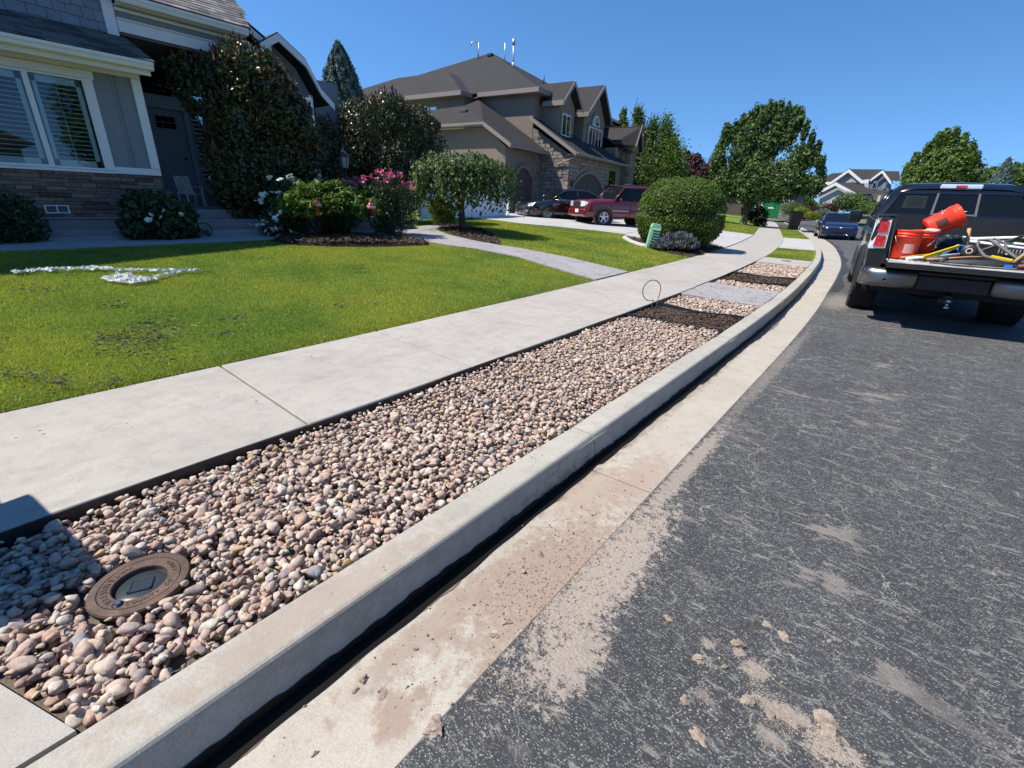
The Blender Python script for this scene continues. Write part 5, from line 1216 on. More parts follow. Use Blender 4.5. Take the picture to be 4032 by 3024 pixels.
MB().lathe([(0, -.9), (.75, -.75), (1.0, -.2), (1.08, .2), (.9, .62), (.45, .86), (0, .9)], 20, T=Matrix.Translation((bc[0], bc[1], 1.22))).build('inner_twigs', simple('dark_twigs', (.02, .03, .012), .95, var=.4, scale=6), root_, True)
mb = MB()
for i in range(7): a = i*.9; mb.tube([(bc[0]+math.cos(a)*.1, bc[1]+math.sin(a)*.1, .2), (bc[0]+math.cos(a)*.4, bc[1]+math.sin(a)*.4, .8)], .035, 5)
mb.build('stem', BARK, root_, True)
# lavender
LAVF = leafmat('lavender_foliage', [(0, (.07, .10, .06)), (.6, (.15, .19, .12)), (1, (.22, .25, .18))], .7, .2, .2)
def lavender(c, r, n, label):
    rt = empty('lavender', (*c, z1(*c)), 0, label, 'lavender', 'lavender clumps by the clipped shrub'); a = rng.uniform(0, 6.28, n); t_ = rng.random(n)**.6*1.25; h = rng.uniform(.6, 1.05, n)*r*1.25
    b = np.stack([c[0]+np.cos(a)*t_*r*.35, c[1]+np.sin(a)*t_*r*.35, np.full(n, z1(*c))], 1); tip = b + np.stack([np.cos(a)*np.sin(t_)*h*.9, np.sin(a)*np.sin(t_)*h*.9, np.cos(t_)*h], 1)
    s = np.stack([-np.sin(a), np.cos(a), 0*a], 1)*.011; V = np.stack([b-s*.5, b+s*.5, tip+s, tip-s], 1).reshape(-1, 3)
    link_mesh('sprigs', np_mesh('sprigs', V, np.arange(4*n).reshape(n, 4), LAVF, rng.random(n)*.86), rt, True)
    k = rng.random(n) < .22; tag(spikes('flower_spikes', tip[k]-np.array([0, 0, .03]), .085, m_attr('lavender_flower', [(0, (.11, .09, .15)), (1, (.22, .18, .27))], .8), rt), kind='stuff')
lavender((-5.15, 13.9), .44, 2600, 'larger lavender clump in bud in front of the clipped round shrub')
lavender((-5.45, 13.45), .28, 1300, 'smaller lavender clump at the foot of the green utility box')
# background trees
DARKG = leafmat('maple_leaf', [(0, (.04, .08, .022)), (.5, (.085, .14, .036)), (1, (.17, .24, .065))], .5, .35, .25)
MIDG = leafmat('bright_tree_leaf', [(0, (.05, .09, .018)), (.5, (.11, .175, .03)), (1, (.21, .28, .05))], .5, .35, .3)
def at_depth(px_, py_, y):                                         # point at a given bearing on the plane Y=y
    d = m3 @ Vector((px_-2016, -(py_-1512), -F_PX)); s = y/d.y; return (d.x*s, y, H+d.z*s)
def bgtree(name, base, spec, n, ls, mat, label, cat='tree', tr=True, y=None, group=None, asp=.6, shell=.45, rough=.18):
    lum = [(*at_depth(a_, b_, y+random.uniform(-1, 1)*c_*.5), c_, c_, c_*e_) for a_, b_, c_, e_ in spec]
    return tree(name, base, lum, n, ls, mat, label, cat, group, tr=(((base[0], base[1], base[2]+(lum[0][2]-base[2])*.8), .28 if tr else .1, .16) if tr else None), asp=asp, shell=shell, rough=rough, jit=.8)
# big street tree
by = 43.0; spec = [(2990, 640, 2.3, 1.0), (2880, 640, 1.8, 1.1), (3090, 640, 2.0, 1.0), (2930, 540, 1.6, 1.2), (3020, 500, 1.5, 1.3), (3060, 440, .8, 1.7), (3110, 460, .8, 1.8), (2960, 460, .8, 1.7), (3150, 560, 1.3, 1.2), (3200, 660, 1.0, 1.0), (3185, 730, 1.2, .8), (3080, 750, 1.8, .7), (2960, 760, 2.0, .7), (2850, 740, 1.5, .9), (2830, 560, .8, 1.4), (3140, 430, .5, 1.8), (2860, 480, .4, 1.8), (3225, 600, .4, 1.3), (3010, 430, .5, 1.8), (2905, 500, .5, 1.8), (2900, 800, 1.0, .7), (3160, 780, .8, .7), (3040, 800, 1.2, .5)] + [(px_, py_, .28, 3.2) for px_, py_ in ((2845, 530), (2868, 500), (2893, 480), (2925, 450), (2950, 440), (2975, 415), (3000, 420), (3025, 400), (3048, 405), (3072, 400), (3100, 410), (3125, 425), (3150, 440), (3170, 480), (3195, 520), (3215, 560), (3232, 620), (3235, 680), (2820, 590), (2805, 640))]
spec = [(a_, min(735, b_+(70 if c_ > .5 else 38)), c_*(.72 if c_ > .5 else .85), e_) for a_, b_, c_, e_ in spec]
bgtree('street_tree', (-10.83, 43.3, .25), spec, 46000, .25, DARKG, 'large dark green maple by the far sidewalk, its crown over the path', y=by, shell=.35, rough=.38)
lum_ = [(*at_depth(a_, b_, 44.), c_, c_, c_*.9) for a_, b_, c_ in ((2985, 850, .8), (2960, 830, .8), (2995, 880, .5))]
tree('dark_hedge', (-10.4, 44.6, .2), lum_, 5000, .13, leafmat('yew', [(0, (.012, .022, .010)), (1, (.03, .045, .02))], .7, .2, .1), 'dark rounded evergreen beside the maple trunk', 'shrub')
# columnar trees right of the brown house
for i, (cx_, top, bot, w_, lab) in enumerate(((2510, 450, 760, .85, 'tall twisted columnar tree with bright leaves right behind the brown house porch'), (2565, 500, 760, .85, 'middle columnar tree of the row beside the brown house, darker than its neighbours'), (2618, 500, 760, 1.0, 'rightmost and loosest columnar tree of the row, leaning over the purple plum'), (2455, 450, 700, .5, 'columnar tree peeping over the porch roof of the brown house'), (2650, 570, 760, .7, 'small columnar tree tucked behind the purple plum'))):
    spec = []; m = 9
    for k in range(m):
        f = k/(m-1); spec.append((cx_+(20*f if i == 2 else 6*math.sin(k*1.7+i)), top+(bot-top)*f, w_*(.45+.9*f)*random.uniform(.85, 1.15), 1.9))
    b_ = at_depth(cx_, 860, 36); bgtree('columnar_tree', (b_[0], 36, .6), spec, 13000, .17, MIDG if i != 1 else DARKG, lab, y=36., group='columnar trees beside the brown house', rough=.45, shell=.3)
PLUM = leafmat('plum_leaf', [(0, (.03, .010, .014)), (.5, (.065, .018, .026)), (1, (.13, .045, .05))], .5, .4, .2, tl=(1.3, .5, .5))
spec = [(2660, 690, 1.4, .9), (2720, 670, 1.4, .9), (2770, 720, 1.3, .9), (2620, 740, 1.2, .9), (2700, 750, 1.5, .8), (2640, 640, .6, 1.2), (2700, 620, .5, 1.2), (2740, 630, .5, 1.2), (2790, 670, .6, 1.)]
b_ = at_depth(2700, 870, 46); bgtree('purple_plum_tree', (b_[0], 46, .4), spec, 17000, .2, PLUM, 'dark purple plum tree between the brown house and the maple', y=46.)
b_ = at_depth(2780, 870, 70); conifer((b_[0], 70, .4), 9.4, 1.6, 9000, CON, 'slender blue spruce far off, its tip left of the maple', 'spruce', .32)
tree('low_green_shrub', (*at_depth(2440, 800, 34)[:2], .6), [(*at_depth(a_, b_, 34.), .8, .8, .7) for a_, b_ in ((2500, 770), (2560, 790), (2440, 790), (2610, 780))], 6000, .13, MIDG, 'broad low green shrub in front of the columnar trees behind the red SUV', 'shrub')
# trees beyond the truck
spec_r = [(3640, 660, 2.6, 1.2), (3720, 620, 2.8, 1.3), (3780, 640, 2.2, 1.3), (3700, 690, 3., .9), (3600, 700, 2., .9), (3690, 570, 1.3, 1.3), (3760, 560, 1.0, 1.4), (3570, 720, 1.2, 1.)]
spec = [(a_, b_+70, c_*.72, e_) for a_, b_, c_, e_ in spec_r] + [(px_, py_, .35, 2.6) for px_, py_ in ((3600, 640), (3650, 600), (3690, 560), (3720, 550), (3755, 545), (3790, 565), (3820, 600), (3570, 680), (3835, 640))]
b_ = at_depth(3700, 860, 62); bgtree('round_tree', (b_[0], 62, .2), spec, 34000, .30, MIDG, 'broad bright green tree rising behind the truck cab', y=62., rough=.25)
for k_, (px_, top, w_, lab) in enumerate(((3880, 640, 1.3, 'small grey green pine right of the bright tree, above the truck cab'),)):
    b_ = at_depth(px_, 860, 80); conifer((b_[0], 80, .2), at_depth(px_, top, 80)[2], w_, 6000, CON, lab, 'pine', .35, 'conifers far beyond the truck')
for px_, sz, lab in ((3950, 3.2, 'low spreading tree at the far right, behind the truck roof'), (4030, 3.0, 'tree cut off by the right edge, above the truck roof')):
    b_ = at_depth(px_, 860, 85); bgtree('distant_tree', (b_[0], 85, .2), [(px_-30, 730, sz*.8, .8), (px_+30, 720, sz*.8, .9), (px_, 740, sz*.8, .7), (px_+10, 690, sz*.4, 1.), (px_-40, 690, sz*.3, 1.)], 9000, .4, DARKG if px_ < 4000 else MIDG, lab, y=85., group='trees far beyond the truck')

# ------------------------------------------------------------------ vehicles
BLACKP = m_paint('black_truck_paint', (.006, .006, .007), .22); REDP = m_paint('maroon_paint', (.13, .008, .010), .3, .1); SEDP = m_paint('black_sedan_paint', (.010, .011, .014), .15); BLUEP = m_paint('navy_blue_paint', (.008, .016, .050), .25, .3)
CARGLASS = NT('tinted_car_glass'); CARGLASS.col((.006, .008, .010)); CARGLASS.set(rough=.03, spec=.35); CARGLASS = CARGLASS.mat
CLEARL = NT('clear_lamp_lens'); CLEARL.col((.75, .77, .78)); CLEARL.set(rough=.12, metal=.35, coat=1.); CLEARL = CLEARL.mat
REDL = NT('red_lamp_lens'); v_ = REDL.vor(38, vec=REDL.co(True)); REDL.col(REDL.ramp(v_, [(.1, (.85, .03, .05)), (.6, (.38, .004, .012))])); REDL.set(rough=.1, coat=1.); REDL = REDL.mat
AMBER = simple('amber_lens', (.6, .16, .02), .2)
MAT['rimsilver'] = simple('silver_rim', (.60, .61, .62), .35, .35, var=.04)
def tyre(par, c, r, w_, rim_r, rim='five', side=1, tread=False, mat='alu', label=None):
    """wheel with axis along local x; side=+1 outer face towards +x"""
    T0 = Matrix.Translation(c) @ Matrix.Rotation(R_(90)*side, 4, 'Y'); hw = w_/2
    wh = MB().lathe([(rim_r, -hw*.85), (rim_r*1.02, -hw), (r*.9, -hw), (r*.985, -hw*.75), (r, -hw*.4), (r, hw*.4), (r*.985, hw*.75), (r*.9, hw), (rim_r*1.04, hw), (rim_r, hw*.86)], 36, T=T0).build('wheel', MAT['rubber'], par)
    mb = MB(); mb.lathe([(rim_r, hw*.86), (rim_r*.93, hw*.8), (rim_r*.9, hw*.2), (rim_r*.9, -hw*.8)], 28, T=T0); mb.lathe([(rim_r*.22, hw*.7), (rim_r*.18, hw*.74), (0, hw*.75)], 14, T=T0)
    k = 5 if rim == 'five' else 10
    for i in range(k):
        a = 2*math.pi*i/k; ww = rim_r*(.17 if k == 5 else .085); T = T0 @ Matrix.Rotation(a, 4, 'Z')
        mb.prism([(rim_r*.12, -ww, hw*.55), (rim_r*.92, -ww*.65, hw*.72), (rim_r*.92, ww*.65, hw*.72), (rim_r*.12, ww, hw*.55)], (0, 0, hw*.14), T=T)
    mb.build('rim', MAT[mat], wh)
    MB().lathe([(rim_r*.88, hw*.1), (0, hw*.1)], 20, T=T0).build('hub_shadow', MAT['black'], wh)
    if tread:
        mb = MB()
        for i in range(34):
            for j, zz in enumerate((-.82, -.42, .0, .42, .82)):
                a = 2*math.pi*(i+(.5 if j % 2 else 0) + .1*math.sin(i*3+j))/34; T = T0 @ Matrix.Rotation(a, 4, 'Z') @ Matrix.Translation((r*(.985 if abs(zz) > .7 else 1.0), 0, zz*hw)); mb.box(-.012, .014, -r*.072, r*.072, -hw*.18, hw*.18, T=T @ Matrix.Rotation(.3 if j % 2 else -.3, 4, 'X'), b=.004)
        mb.build('tread', MAT['rubber'], wh)
    return wh
def loft_car(par, mat, st, name='body'):
    """st: list of (y, zbot, zbelt, zdeck, half_bottom, half_belt, half_deck)"""
    P = []
    for (y, zb, zs, zd, hb, hs_, hd) in st:
        zm = zb + (zs-zb)*.35
        ring = [(-hb*.9, y, zb), (-hb, y, zb+.04), (-hs_*1.0, y, zm), (-hs_*1.005, y, zs-.10), (-hs_*.985, y, zs-.02), (-hd, y, zd-.015), (-hd*.8, y, zd), (0, y, zd+.012), (hd*.8, y, zd), (hd, y, zd-.015), (hs_*.985, y, zs-.02), (hs_*1.005, y, zs-.10), (hs_, y, zm), (hb, y, zb+.04), (hb*.9, y, zb)]
        P.append(ring)
    mb = MB(); mb.grid(P, 0, True, closed=True); n = len(P[0]); mb.add(P[0], [list(range(n))]); mb.add(P[-1], [list(range(n))])
    return mb.build(name, mat, par, fixn=True)
def side_car(name, loc, rz, paint, L, Wd, prof, wheels, r_w, rim, glass_spec, label, cat, group=None, extras=None, rim_mat='rimsilver', wr=None):
    """front towards +y. prof = stations"""
    c = empty(name, loc, rz, label, cat, group); loft_car(c, paint, prof)
    (yf0, yf1, yr1, yr0, zb, zt_, hb_, ht_) = glass_spec              # windscreen foot/head, rear head/foot
    mb = MB()
    def gh(y, z, h): return [(-h, y, z), (h, y, z)]
    # roof panel with rounding
    R1 = []
    ys = [yf1, yf1-.15, (yf1+yr1)/2, yr1+.15, yr1]; hz = [zt_-.03, zt_, zt_+.02, zt_-.0, zt_-.04]
    for y, z in zip(ys, hz): R1.append([(-ht_-.03, y, z-.09), (-ht_, y, z-.025), (-ht_*.8, y, z), (0, y, z+.012), (ht_*.8, y, z), (ht_, y, z-.025), (ht_+.03, y, z-.09)])
    mb.grid(R1, 0, True)
    # pillars
    def bar(a, b, w0=.045): mb.tube([a, b], w0, 6)
    for s in (-1, 1):
        bar((s*hb_, yf0, zb), (s*(ht_+.015), yf1, zt_-.05), .035); bar((s*hb_, yr0, zb), (s*(ht_+.015), yr1, zt_-.06), .05)
        ym = (yf1+yr1)/2+.1; bar((s*(hb_+.0), ym-.05, zb-.02), (s*(ht_+.02), ym-.12, zt_-.06), .028)
    mb.build('roof', paint, c, fixn=True)
    q = lambda *p: list(p)
    MB().add([(-hb_+.02, yf0, zb), (hb_-.02, yf0, zb), (ht_, yf1, zt_-.04), (-ht_, yf1, zt_-.04)], [[0, 1, 2, 3]]).build('windscreen', CARGLASS, c)
    MB().add([(-hb_+.02, yr0, zb), (hb_-.02, yr0, zb), (ht_, yr1, zt_-.05), (-ht_, yr1, zt_-.05)], [[3, 2, 1, 0]]).build('rear_window', CARGLASS, c)
    for s in (-1, 1):
        ym = (yf1+yr1)/2+.1
        MB().add([(s*(hb_+.005), yf0-.12, zb), (s*(hb_+.005), ym-.02, zb), (s*(ht_+.032), ym-.09, zt_-.085), (s*(ht_+.032), yf1-.03, zt_-.085)], [[0, 1, 2, 3]]).build('side_window', CARGLASS, c)
        MB().add([(s*(hb_+.005), ym-.08, zb), (s*(hb_+.005), yr0+.12, zb), (s*(ht_+.032), yr1+.05, zt_-.09), (s*(ht_+.032), ym-.15, zt_-.085)], [[0, 1, 2, 3]]).build('side_window', CARGLASS, c)
        mb = MB(); mb.box(s*(hb_+.02), s*(hb_+.18), yf0-.35, yf0-.25, zb+.0, zb+.13, b=.03); mb.build('mirror', paint if rim_mat != 'x' else paint, c)
    for wy in wheels:
        for s in (-1, 1):
            tyre(c, (s*(Wd/2-.10), wy, r_w), r_w, .23, wr or r_w*.68, rim, s, mat=rim_mat)
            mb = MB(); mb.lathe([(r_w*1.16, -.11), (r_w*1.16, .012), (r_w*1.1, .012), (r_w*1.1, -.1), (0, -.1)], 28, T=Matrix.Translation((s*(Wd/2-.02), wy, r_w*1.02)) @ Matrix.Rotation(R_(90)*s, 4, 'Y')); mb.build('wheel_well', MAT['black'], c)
    if extras: extras(c)
    return c
def roundbox(c, sx, sy, sz, b, T=None): return MB().box(c[0]-sx/2, c[0]+sx/2, c[1]-sy/2, c[1]+sy/2, c[2]-sz/2, c[2]+sz/2, b=b, T=T)

# black sedan on the drive (faces the camera side)
def sed_x(c):
    for s in (-1, 1):
        MB().prism([(s*.86, 2.22, .62), (s*.60, 2.40, .60), (s*.66, 2.36, .74), (s*.89, 2.05, .80)], (s*.012, .012, .012)).build('headlight', CLEARL, c, fixn=True)
        MB().prism([(s*.74, 2.40, .34), (s*.60, 2.44, .34), (s*.60, 2.44, .46), (s*.80, 2.37, .46)], (0, .03, 0)).build('fog_lamp', MAT['chrome'], c, fixn=True)
        MB().box(s*.925, s*.935, 1.98, 2.10, .47, .52).build('marker_lamp', AMBER, c)
        for yy in (.28, -.62): MB().box(s*.925, s*.95, yy, yy+.2, .80, .835, b=.01).build('door_handle', MAT['chrome'], c)
        MB().tube([(s*.925, 1.0, .945), (s*.925, -1.5, .965)], .008, 5).build('trim_strip', MAT['chrome'], c)
        for yy in (1.0, -.02, -1.0): MB().box(s*.922, s*.934, yy-.004, yy+.004, .35, .93).build('door_gap', MAT['black'], c)
    MB().box(-.5, .5, 2.42, 2.47, .42, .58, b=.02).build('grille', MAT['plastic_black'], c)
sst = [(2.46, .30, .50, .58, .45, .60, .50), (2.38, .22, .62, .68, .78, .80, .62), (2.1, .18, .74, .80, .88, .90, .70), (1.6, .17, .84, .90, .90, .92, .72), (1.05, .17, .92, .97, .90, .925, .78), (.2, .17, .94, .965, .90, .925, .85), (-1.0, .17, .96, .985, .90, .925, .85), (-1.6, .18, .98, 1.03, .90, .92, .74), (-2.2, .22, .96, 1.04, .86, .88, .66), (-2.42, .35, .80, .92, .7, .74, .55)]
SEDL = side_car('black_sedan', (-13.83, 20.77, .62), R_(153), SEDP, 4.9, 1.84, sst, (1.42, -1.36), .335, 'ten', (1.12, .30, -.95, -1.75, .965, 1.45, .84, .60), 'glossy black four door sedan parked in front of the arched garage door', 'car', extras=sed_x)
# maroon SUV
def suv_x(c):
    MB().box(-.34, .34, 2.27, 2.33, .80, 1.04, b=.02).build('grille_frame', MAT['chrome'], c)
    for i in range(7): MB().box(-.29+i*.087, -.235+i*.087, 2.325, 2.338, .82, 1.02).build('grille_slot', MAT['black'], c)
    for s in (-1, 1):
        MB().prism([(s*.38, 2.30, .82), (s*.72, 2.25, .82), (s*.75, 2.22, 1.03), (s*.40, 2.28, 1.05)], (0, .03, 0)).build('headlight', CLEARL, c, fixn=True)
        MB().prism([(s*.73, 2.26, .82), (s*.86, 2.1, .84), (s*.86, 2.1, 1.0), (s*.75, 2.24, 1.02)], (s*.012, .012, 0)).build('marker_lamp', AMBER, c, fixn=True)
        MB().lathe([(0, 0), (.06, 0), (.06, .02), (0, .025)], 12, T=Matrix.Translation((s*.62, 2.32, .52)) @ Matrix.Rotation(R_(-90), 4, 'X')).build('fog_lamp', CLEARL, c)
        MB().box(s*.905, s*.93, .1, 1.0, .66, .69).build('badge_strip', MAT['chrome'], c)
        MB().box(s*.90, s*.925, -1.6, 1.05, .56, .68, b=.02).build('side_cladding', REDP, c)
        for yy in (.25, -.75): MB().box(s*.905, s*.93, yy, yy+.18, .92, .96, b=.01).build('door_handle', MAT['plastic_black'], c)
        for yy in (1.05, .02, -.95): MB().box(s*.902, s*.916, yy-.005, yy+.005, .45, 1.02).build('door_gap', MAT['black'], c)
        MB().tube([(s*.62, .3, 1.79), (s*.62, -2.0, 1.79)], .02, 6).build('roof_rail', MAT['plastic_black'], c)
        mb = MB(); mb.lathe([(.44, -.02), (.47, .03), (.50, .03), (.52, -.03)], 24, T=Matrix.Translation((s*.90, 1.38, .40)) @ Matrix.Rotation(R_(90)*s, 4, 'Y')); mb.build('fender_flare', REDP, c)
    MB().box(-.82, .82, 2.25, 2.36, .42, .72, b=.05).build('front_bumper', REDP, c); MB().box(-.28, .02, 2.36, 2.37, .56, .70).build('number_plate', MAT['white'], c)
jst = [(2.30, .42, .78, .84, .70, .76, .62), (2.22, .38, .98, 1.06, .84, .86, .70), (1.9, .36, 1.04, 1.12, .88, .89, .74), (1.3, .36, 1.06, 1.15, .88, .90, .76), (.95, .36, 1.07, 1.16, .88, .90, .80), (.0, .36, 1.07, 1.10, .88, .90, .86), (-1.5, .36, 1.08, 1.12, .88, .90, .86), (-2.2, .40, 1.08, 1.14, .84, .88, .80), (-2.32, .5, .95, 1.05, .7, .8, .7)]
side_car('maroon_suv', (-10.89, 21.13, .51), R_(150), REDP, 4.6, 1.84, jst, (1.38, -1.31), .375, 'five', (.92, .28, -2.0, -2.28, 1.08, 1.74, .86, .66), 'dark red SUV with five spoke wheels parked on the drive nearest the clipped shrub', 'SUV', extras=suv_x, wr=.24)
# blue sedan on the road, facing us
def blu_x(c):
    MB().box(-.62, .62, 2.36, 2.41, .66, .70, b=.01).build('chrome_bar', MAT['chrome'], c); MB().box(-.60, .60, 2.36, 2.395, .55, .655).build('grille', MAT['plastic_black'], c)
    MB().lathe([(.075, 0), (.075, .02), (.06, .02), (.06, .005), (0, .005)], 20, T=Matrix.Translation((0, 2.40, .63)) @ Matrix.Rotation(R_(-90), 4, 'X')).build('badge', MAT['chrome'], c)
    mb = MB()
    for p, q in (((-.045, .66), (-.015, .59)), ((-.015, .59), (0, .625)), ((0, .625), (.015, .59)), ((.015, .59), (.045, .66)), ((-.02, .68), (0, .64)), ((0, .64), (.02, .68))): mb.tube([(p[0], 2.42, p[1]), (q[0], 2.42, q[1])], .006, 4)
    mb.build('badge_letters', MAT['chrome'], c)
    for s in (-1, 1):
        MB().prism([(s*.50, 2.37, .60), (s*.80, 2.28, .60), (s*.88, 2.12, .72), (s*.52, 2.34, .70)], (s*.01, .02, .008)).build('headlight', CLEARL, c, fixn=True)
        MB().tube([(s*.2, 2.43, .30), (s*.70, 2.38, .30), (s*.82, 2.28, .36)], .012, 5).build('chrome_trim', MAT['chrome'], c)
        MB().box(s*.45, s*.75, 2.36, 2.41, .33, .46, b=.02).build('air_intake', MAT['plastic_black'], c)
    MB().box(-.4, .4, 2.39, 2.42, .30, .44, b=.02).build('air_intake', MAT['plastic_black'], c)
bst = [(2.42, .22, .52, .60, .62, .66, .55), (2.34, .18, .66, .74, .80, .84, .70), (2.0, .18, .78, .86, .88, .90, .76), (1.4, .18, .88, .95, .90, .915, .78), (1.0, .18, .92, .98, .90, .92, .80), (.0, .18, .94, .97, .90, .92, .86), (-1.4, .18, .96, 1.0, .90, .92, .84), (-2.1, .2, .96, 1.04, .86, .90, .72), (-2.4, .3, .85, .95, .75, .8, .6)]
side_car('blue_sedan', (-3.55, 35.6, .02), R_(192), BLUEP, 4.9, 1.83, bst, (1.4, -1.4), .33, 'ten', (1.12, .25, -1.1, -1.85, .97, 1.46, .84, .62), 'navy blue sedan parked at the kerb facing the camera, beyond the truck', 'car', extras=blu_x)

# ------------------------------------------------------------------ black pickup truck (local x right, y forward, origin under the rear bumper)
TX, TY, TR = .615, 8.36, R_(5.0); TZ = .02
tk = empty('pickup_truck', (TX, TY, TZ), TR, 'black pickup truck with its tailgate down and its bed full of tools and orange buckets', 'pickup truck')
MAT['bumper'] = simple('dull_chrome', (.26, .26, .27), .36, 1., var=.08)
def bedside(s):
    P = []; ys = [0.0, .03] + [.1+.06*i for i in range(28)] + [1.80]
    for y in ys:
        dy = y-1.27; zb = .60
        if abs(dy) < .50: zb = max(.60, .40 + math.sqrt(max(0, .50**2-dy*dy)))
        rr = .0 if y > .02 else .02; row = []
        for z, x in ((zb, .955), (zb+(.95-zb)*.4, .985), (max(zb+.02, .98), .995), (1.12, 1.0), (1.26, .985), (1.36, .965), (1.40, .94), (1.415, .90), (1.41, .83), (1.38, .80), (.88, .80)):
            row.append((s*(max(x, .80)-rr*(1 if z < 1.38 else .3)), y, max(z, zb) if z < 1.0 else z))
        P.append(row)
    mb = MB(); mb.grid(P, 0, True); return mb.build('bed_side', BLACKP, tk, fixn=False)
for s in (-1, 1):
    bedside(s)
    MB().prism([(s*.80, 0, .62), (s*.975, 0, .60), (s*.985, 0, 1.2), (s*.95, 0, 1.39), (s*.90, 0, 1.412), (s*.80, 0, 1.39)], (0, .04, 0)).build('rear_post', BLACKP, tk, fixn=True)
    MB().box(s*.775, s*.80, .0, 1.75, .80, 1.40).build('inner_bed_wall', MAT['plastic_black'], tk)
    MB().box(s*.79, s*.95, -.0, 1.76, 1.412, 1.43, b=.008).build('bed_rail_cap', MAT['plastic_black'], tk)
    # tail lamp wrapped round the corner
    tl_ = MB(); tl_.prism([(s*.815, -.035, 1.0), (s*.995, -.015, .985), (s*1.003, .12, 1.0), (s*1.003, .12, 1.36), (s*.985, -.015, 1.385), (s*.835, -.035, 1.37)], (0, .03, 0)); tl_ = tl_.build('tail_lamp', CLEARL, tk, fixn=True)
    for z0, z1_ in ((1.025, 1.165), (1.20, 1.345)):
        MB().prism([(s*(.835+(z0-1)*.05), -.048, z0), (s*.955, -.038, z0), (s*.950, -.038, z1_), (s*(.84+(z1_-1)*.05), -.048, z1_)], (0, .02, 0)).build('lens', REDL, tl_, fixn=True)
    # fender flare
    mb = MB(); P = []
    for i in range(17):
        a = math.pi*i/16; c_, s2 = math.cos(a), math.sin(a); P.append([(s*.98, 1.27+.49*c_, .42+.49*s2), (s*1.035, 1.27+.50*c_, .42+.50*s2), (s*1.045, 1.27+.53*c_, .42+.53*s2), (s*.99, 1.27+.575*c_, .42+.575*s2)])
    mb.grid(P, 0, True); mb.build('fender_flare', MAT['plastic_black'], tk)
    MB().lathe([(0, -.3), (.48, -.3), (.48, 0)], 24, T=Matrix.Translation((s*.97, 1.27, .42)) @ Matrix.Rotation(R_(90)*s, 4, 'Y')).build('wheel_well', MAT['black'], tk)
    tyre(tk, (s*.865, 1.27, .405), .405, .285, .225, 'five', s, tread=True, mat='plastic_black')
    tyre(tk, (s*.865, 4.85, .405), .405, .285, .225, 'five', s, mat='plastic_black')
    # chrome bumper end
    bp = MB(); P = []
    for i, (x, yy) in enumerate(((.37, -.10), (.40, -.15), (.70, -.16), (.86, -.14), (.95, -.08), (.99, .02), (1.0, .22))):
        P.append([(s*x, yy+.04, .735), (s*x, yy+.005, .72), (s*x, yy, .66), (s*x, yy+.0, .58), (s*x, yy+.02, .515), (s*x, yy+.06, .50)])
    bp.grid(P, 0, True); bp.build('bumper', MAT['bumper'], tk)
    MB().lathe([(0, 0), (.02, 0), (.02, .01)], 10, T=Matrix.Translation((s*.72, -.168, .60)) @ Matrix.Rotation(R_(90), 4, 'X')).build('sensor', MAT['plastic_black'], tk)
MB().box(-.95, .95, -.09, .12, .70, .745, b=.01).build('bumper_step', MAT['plastic_black'], tk)
MB().box(-.37, .37, -.08, .10, .50, .70, b=.02).build('bumper_centre', MAT['plastic_black'], tk)
MB().box(-.8, .8, .1, 5.5, .42, .62).build('underbody', MAT['black'], tk); MB().tube([(-.8, 1.27, .40), (-.1, 1.27, .36), (.1, 1.27, .36), (.8, 1.27, .40)], [.05, .12, .12, .05], 10).build('rear_axle', MAT['black'], tk)
MB().box(-.76, .76, .0, 1.76, .80, .86).build('bed_floor', MAT['plastic_black'], tk); MB().box(-.80, .80, 1.70, 1.76, .80, 1.42).build('bed_front_wall', MAT['plastic_black'], tk)
for i in range(9): MB().box(-.68+i*.16, -.62+i*.16, .0, 1.70, .86, .872).build('floor_rib', MAT['plastic_black'], tk)
# tailgate lowered
tg = MB().box(-.775, .775, -.56, -.02, .795, .862, b=.012).build('tailgate', BLACKP, tk)
t = NT('scuffed_liner'); t.col(t.ramp(t.noise(7, 6, .75, t.scale(t.co(True), .35, 1.6, 1)), [(.36, (.05, .05, .05)), (.46, (.35, .34, .32)), (.56, (.72, .70, .66))])); t.set(rough=.6)
MB().box(-.765, .765, -.553, -.05, .862, .870).build('liner', t.mat, tg)
for i in range(4): MB().box(-.775, .775, -.575, -.555, .800+i*.0165, .8105+i*.0165, b=.003).build('edge_rib', MAT['plastic_black'], tg)
for s in (-1, 1): MB().tube([(s*.79, .0, 1.33), (s*.78, -.28, 1.05), (s*.765, -.45, .88)], .008, 5).build('cable', MAT['plastic_black'], tg)
# hitch
mb = MB(); mb.box(-.035, .035, -.16, .2, .40, .47); mb.box(-.06, .06, -.02, .1, .36, .42); mb.build('hitch_receiver', MAT['plastic_black'], tk)
MB().lathe([(0, .46), (.012, .455), (.026, .435), (.030, .415), (.024, .395), (.014, .385), (.014, .36), (.028, .355), (.028, .33), (.0, .325)], 16, T=Matrix.Translation((0, -.20, -.01))).build('hitch_ball', MAT['chrome'], tk)
MB().box(-.03, .03, -.26, -.12, .385, .405).build('ball_mount', MAT['plastic_black'], tk)
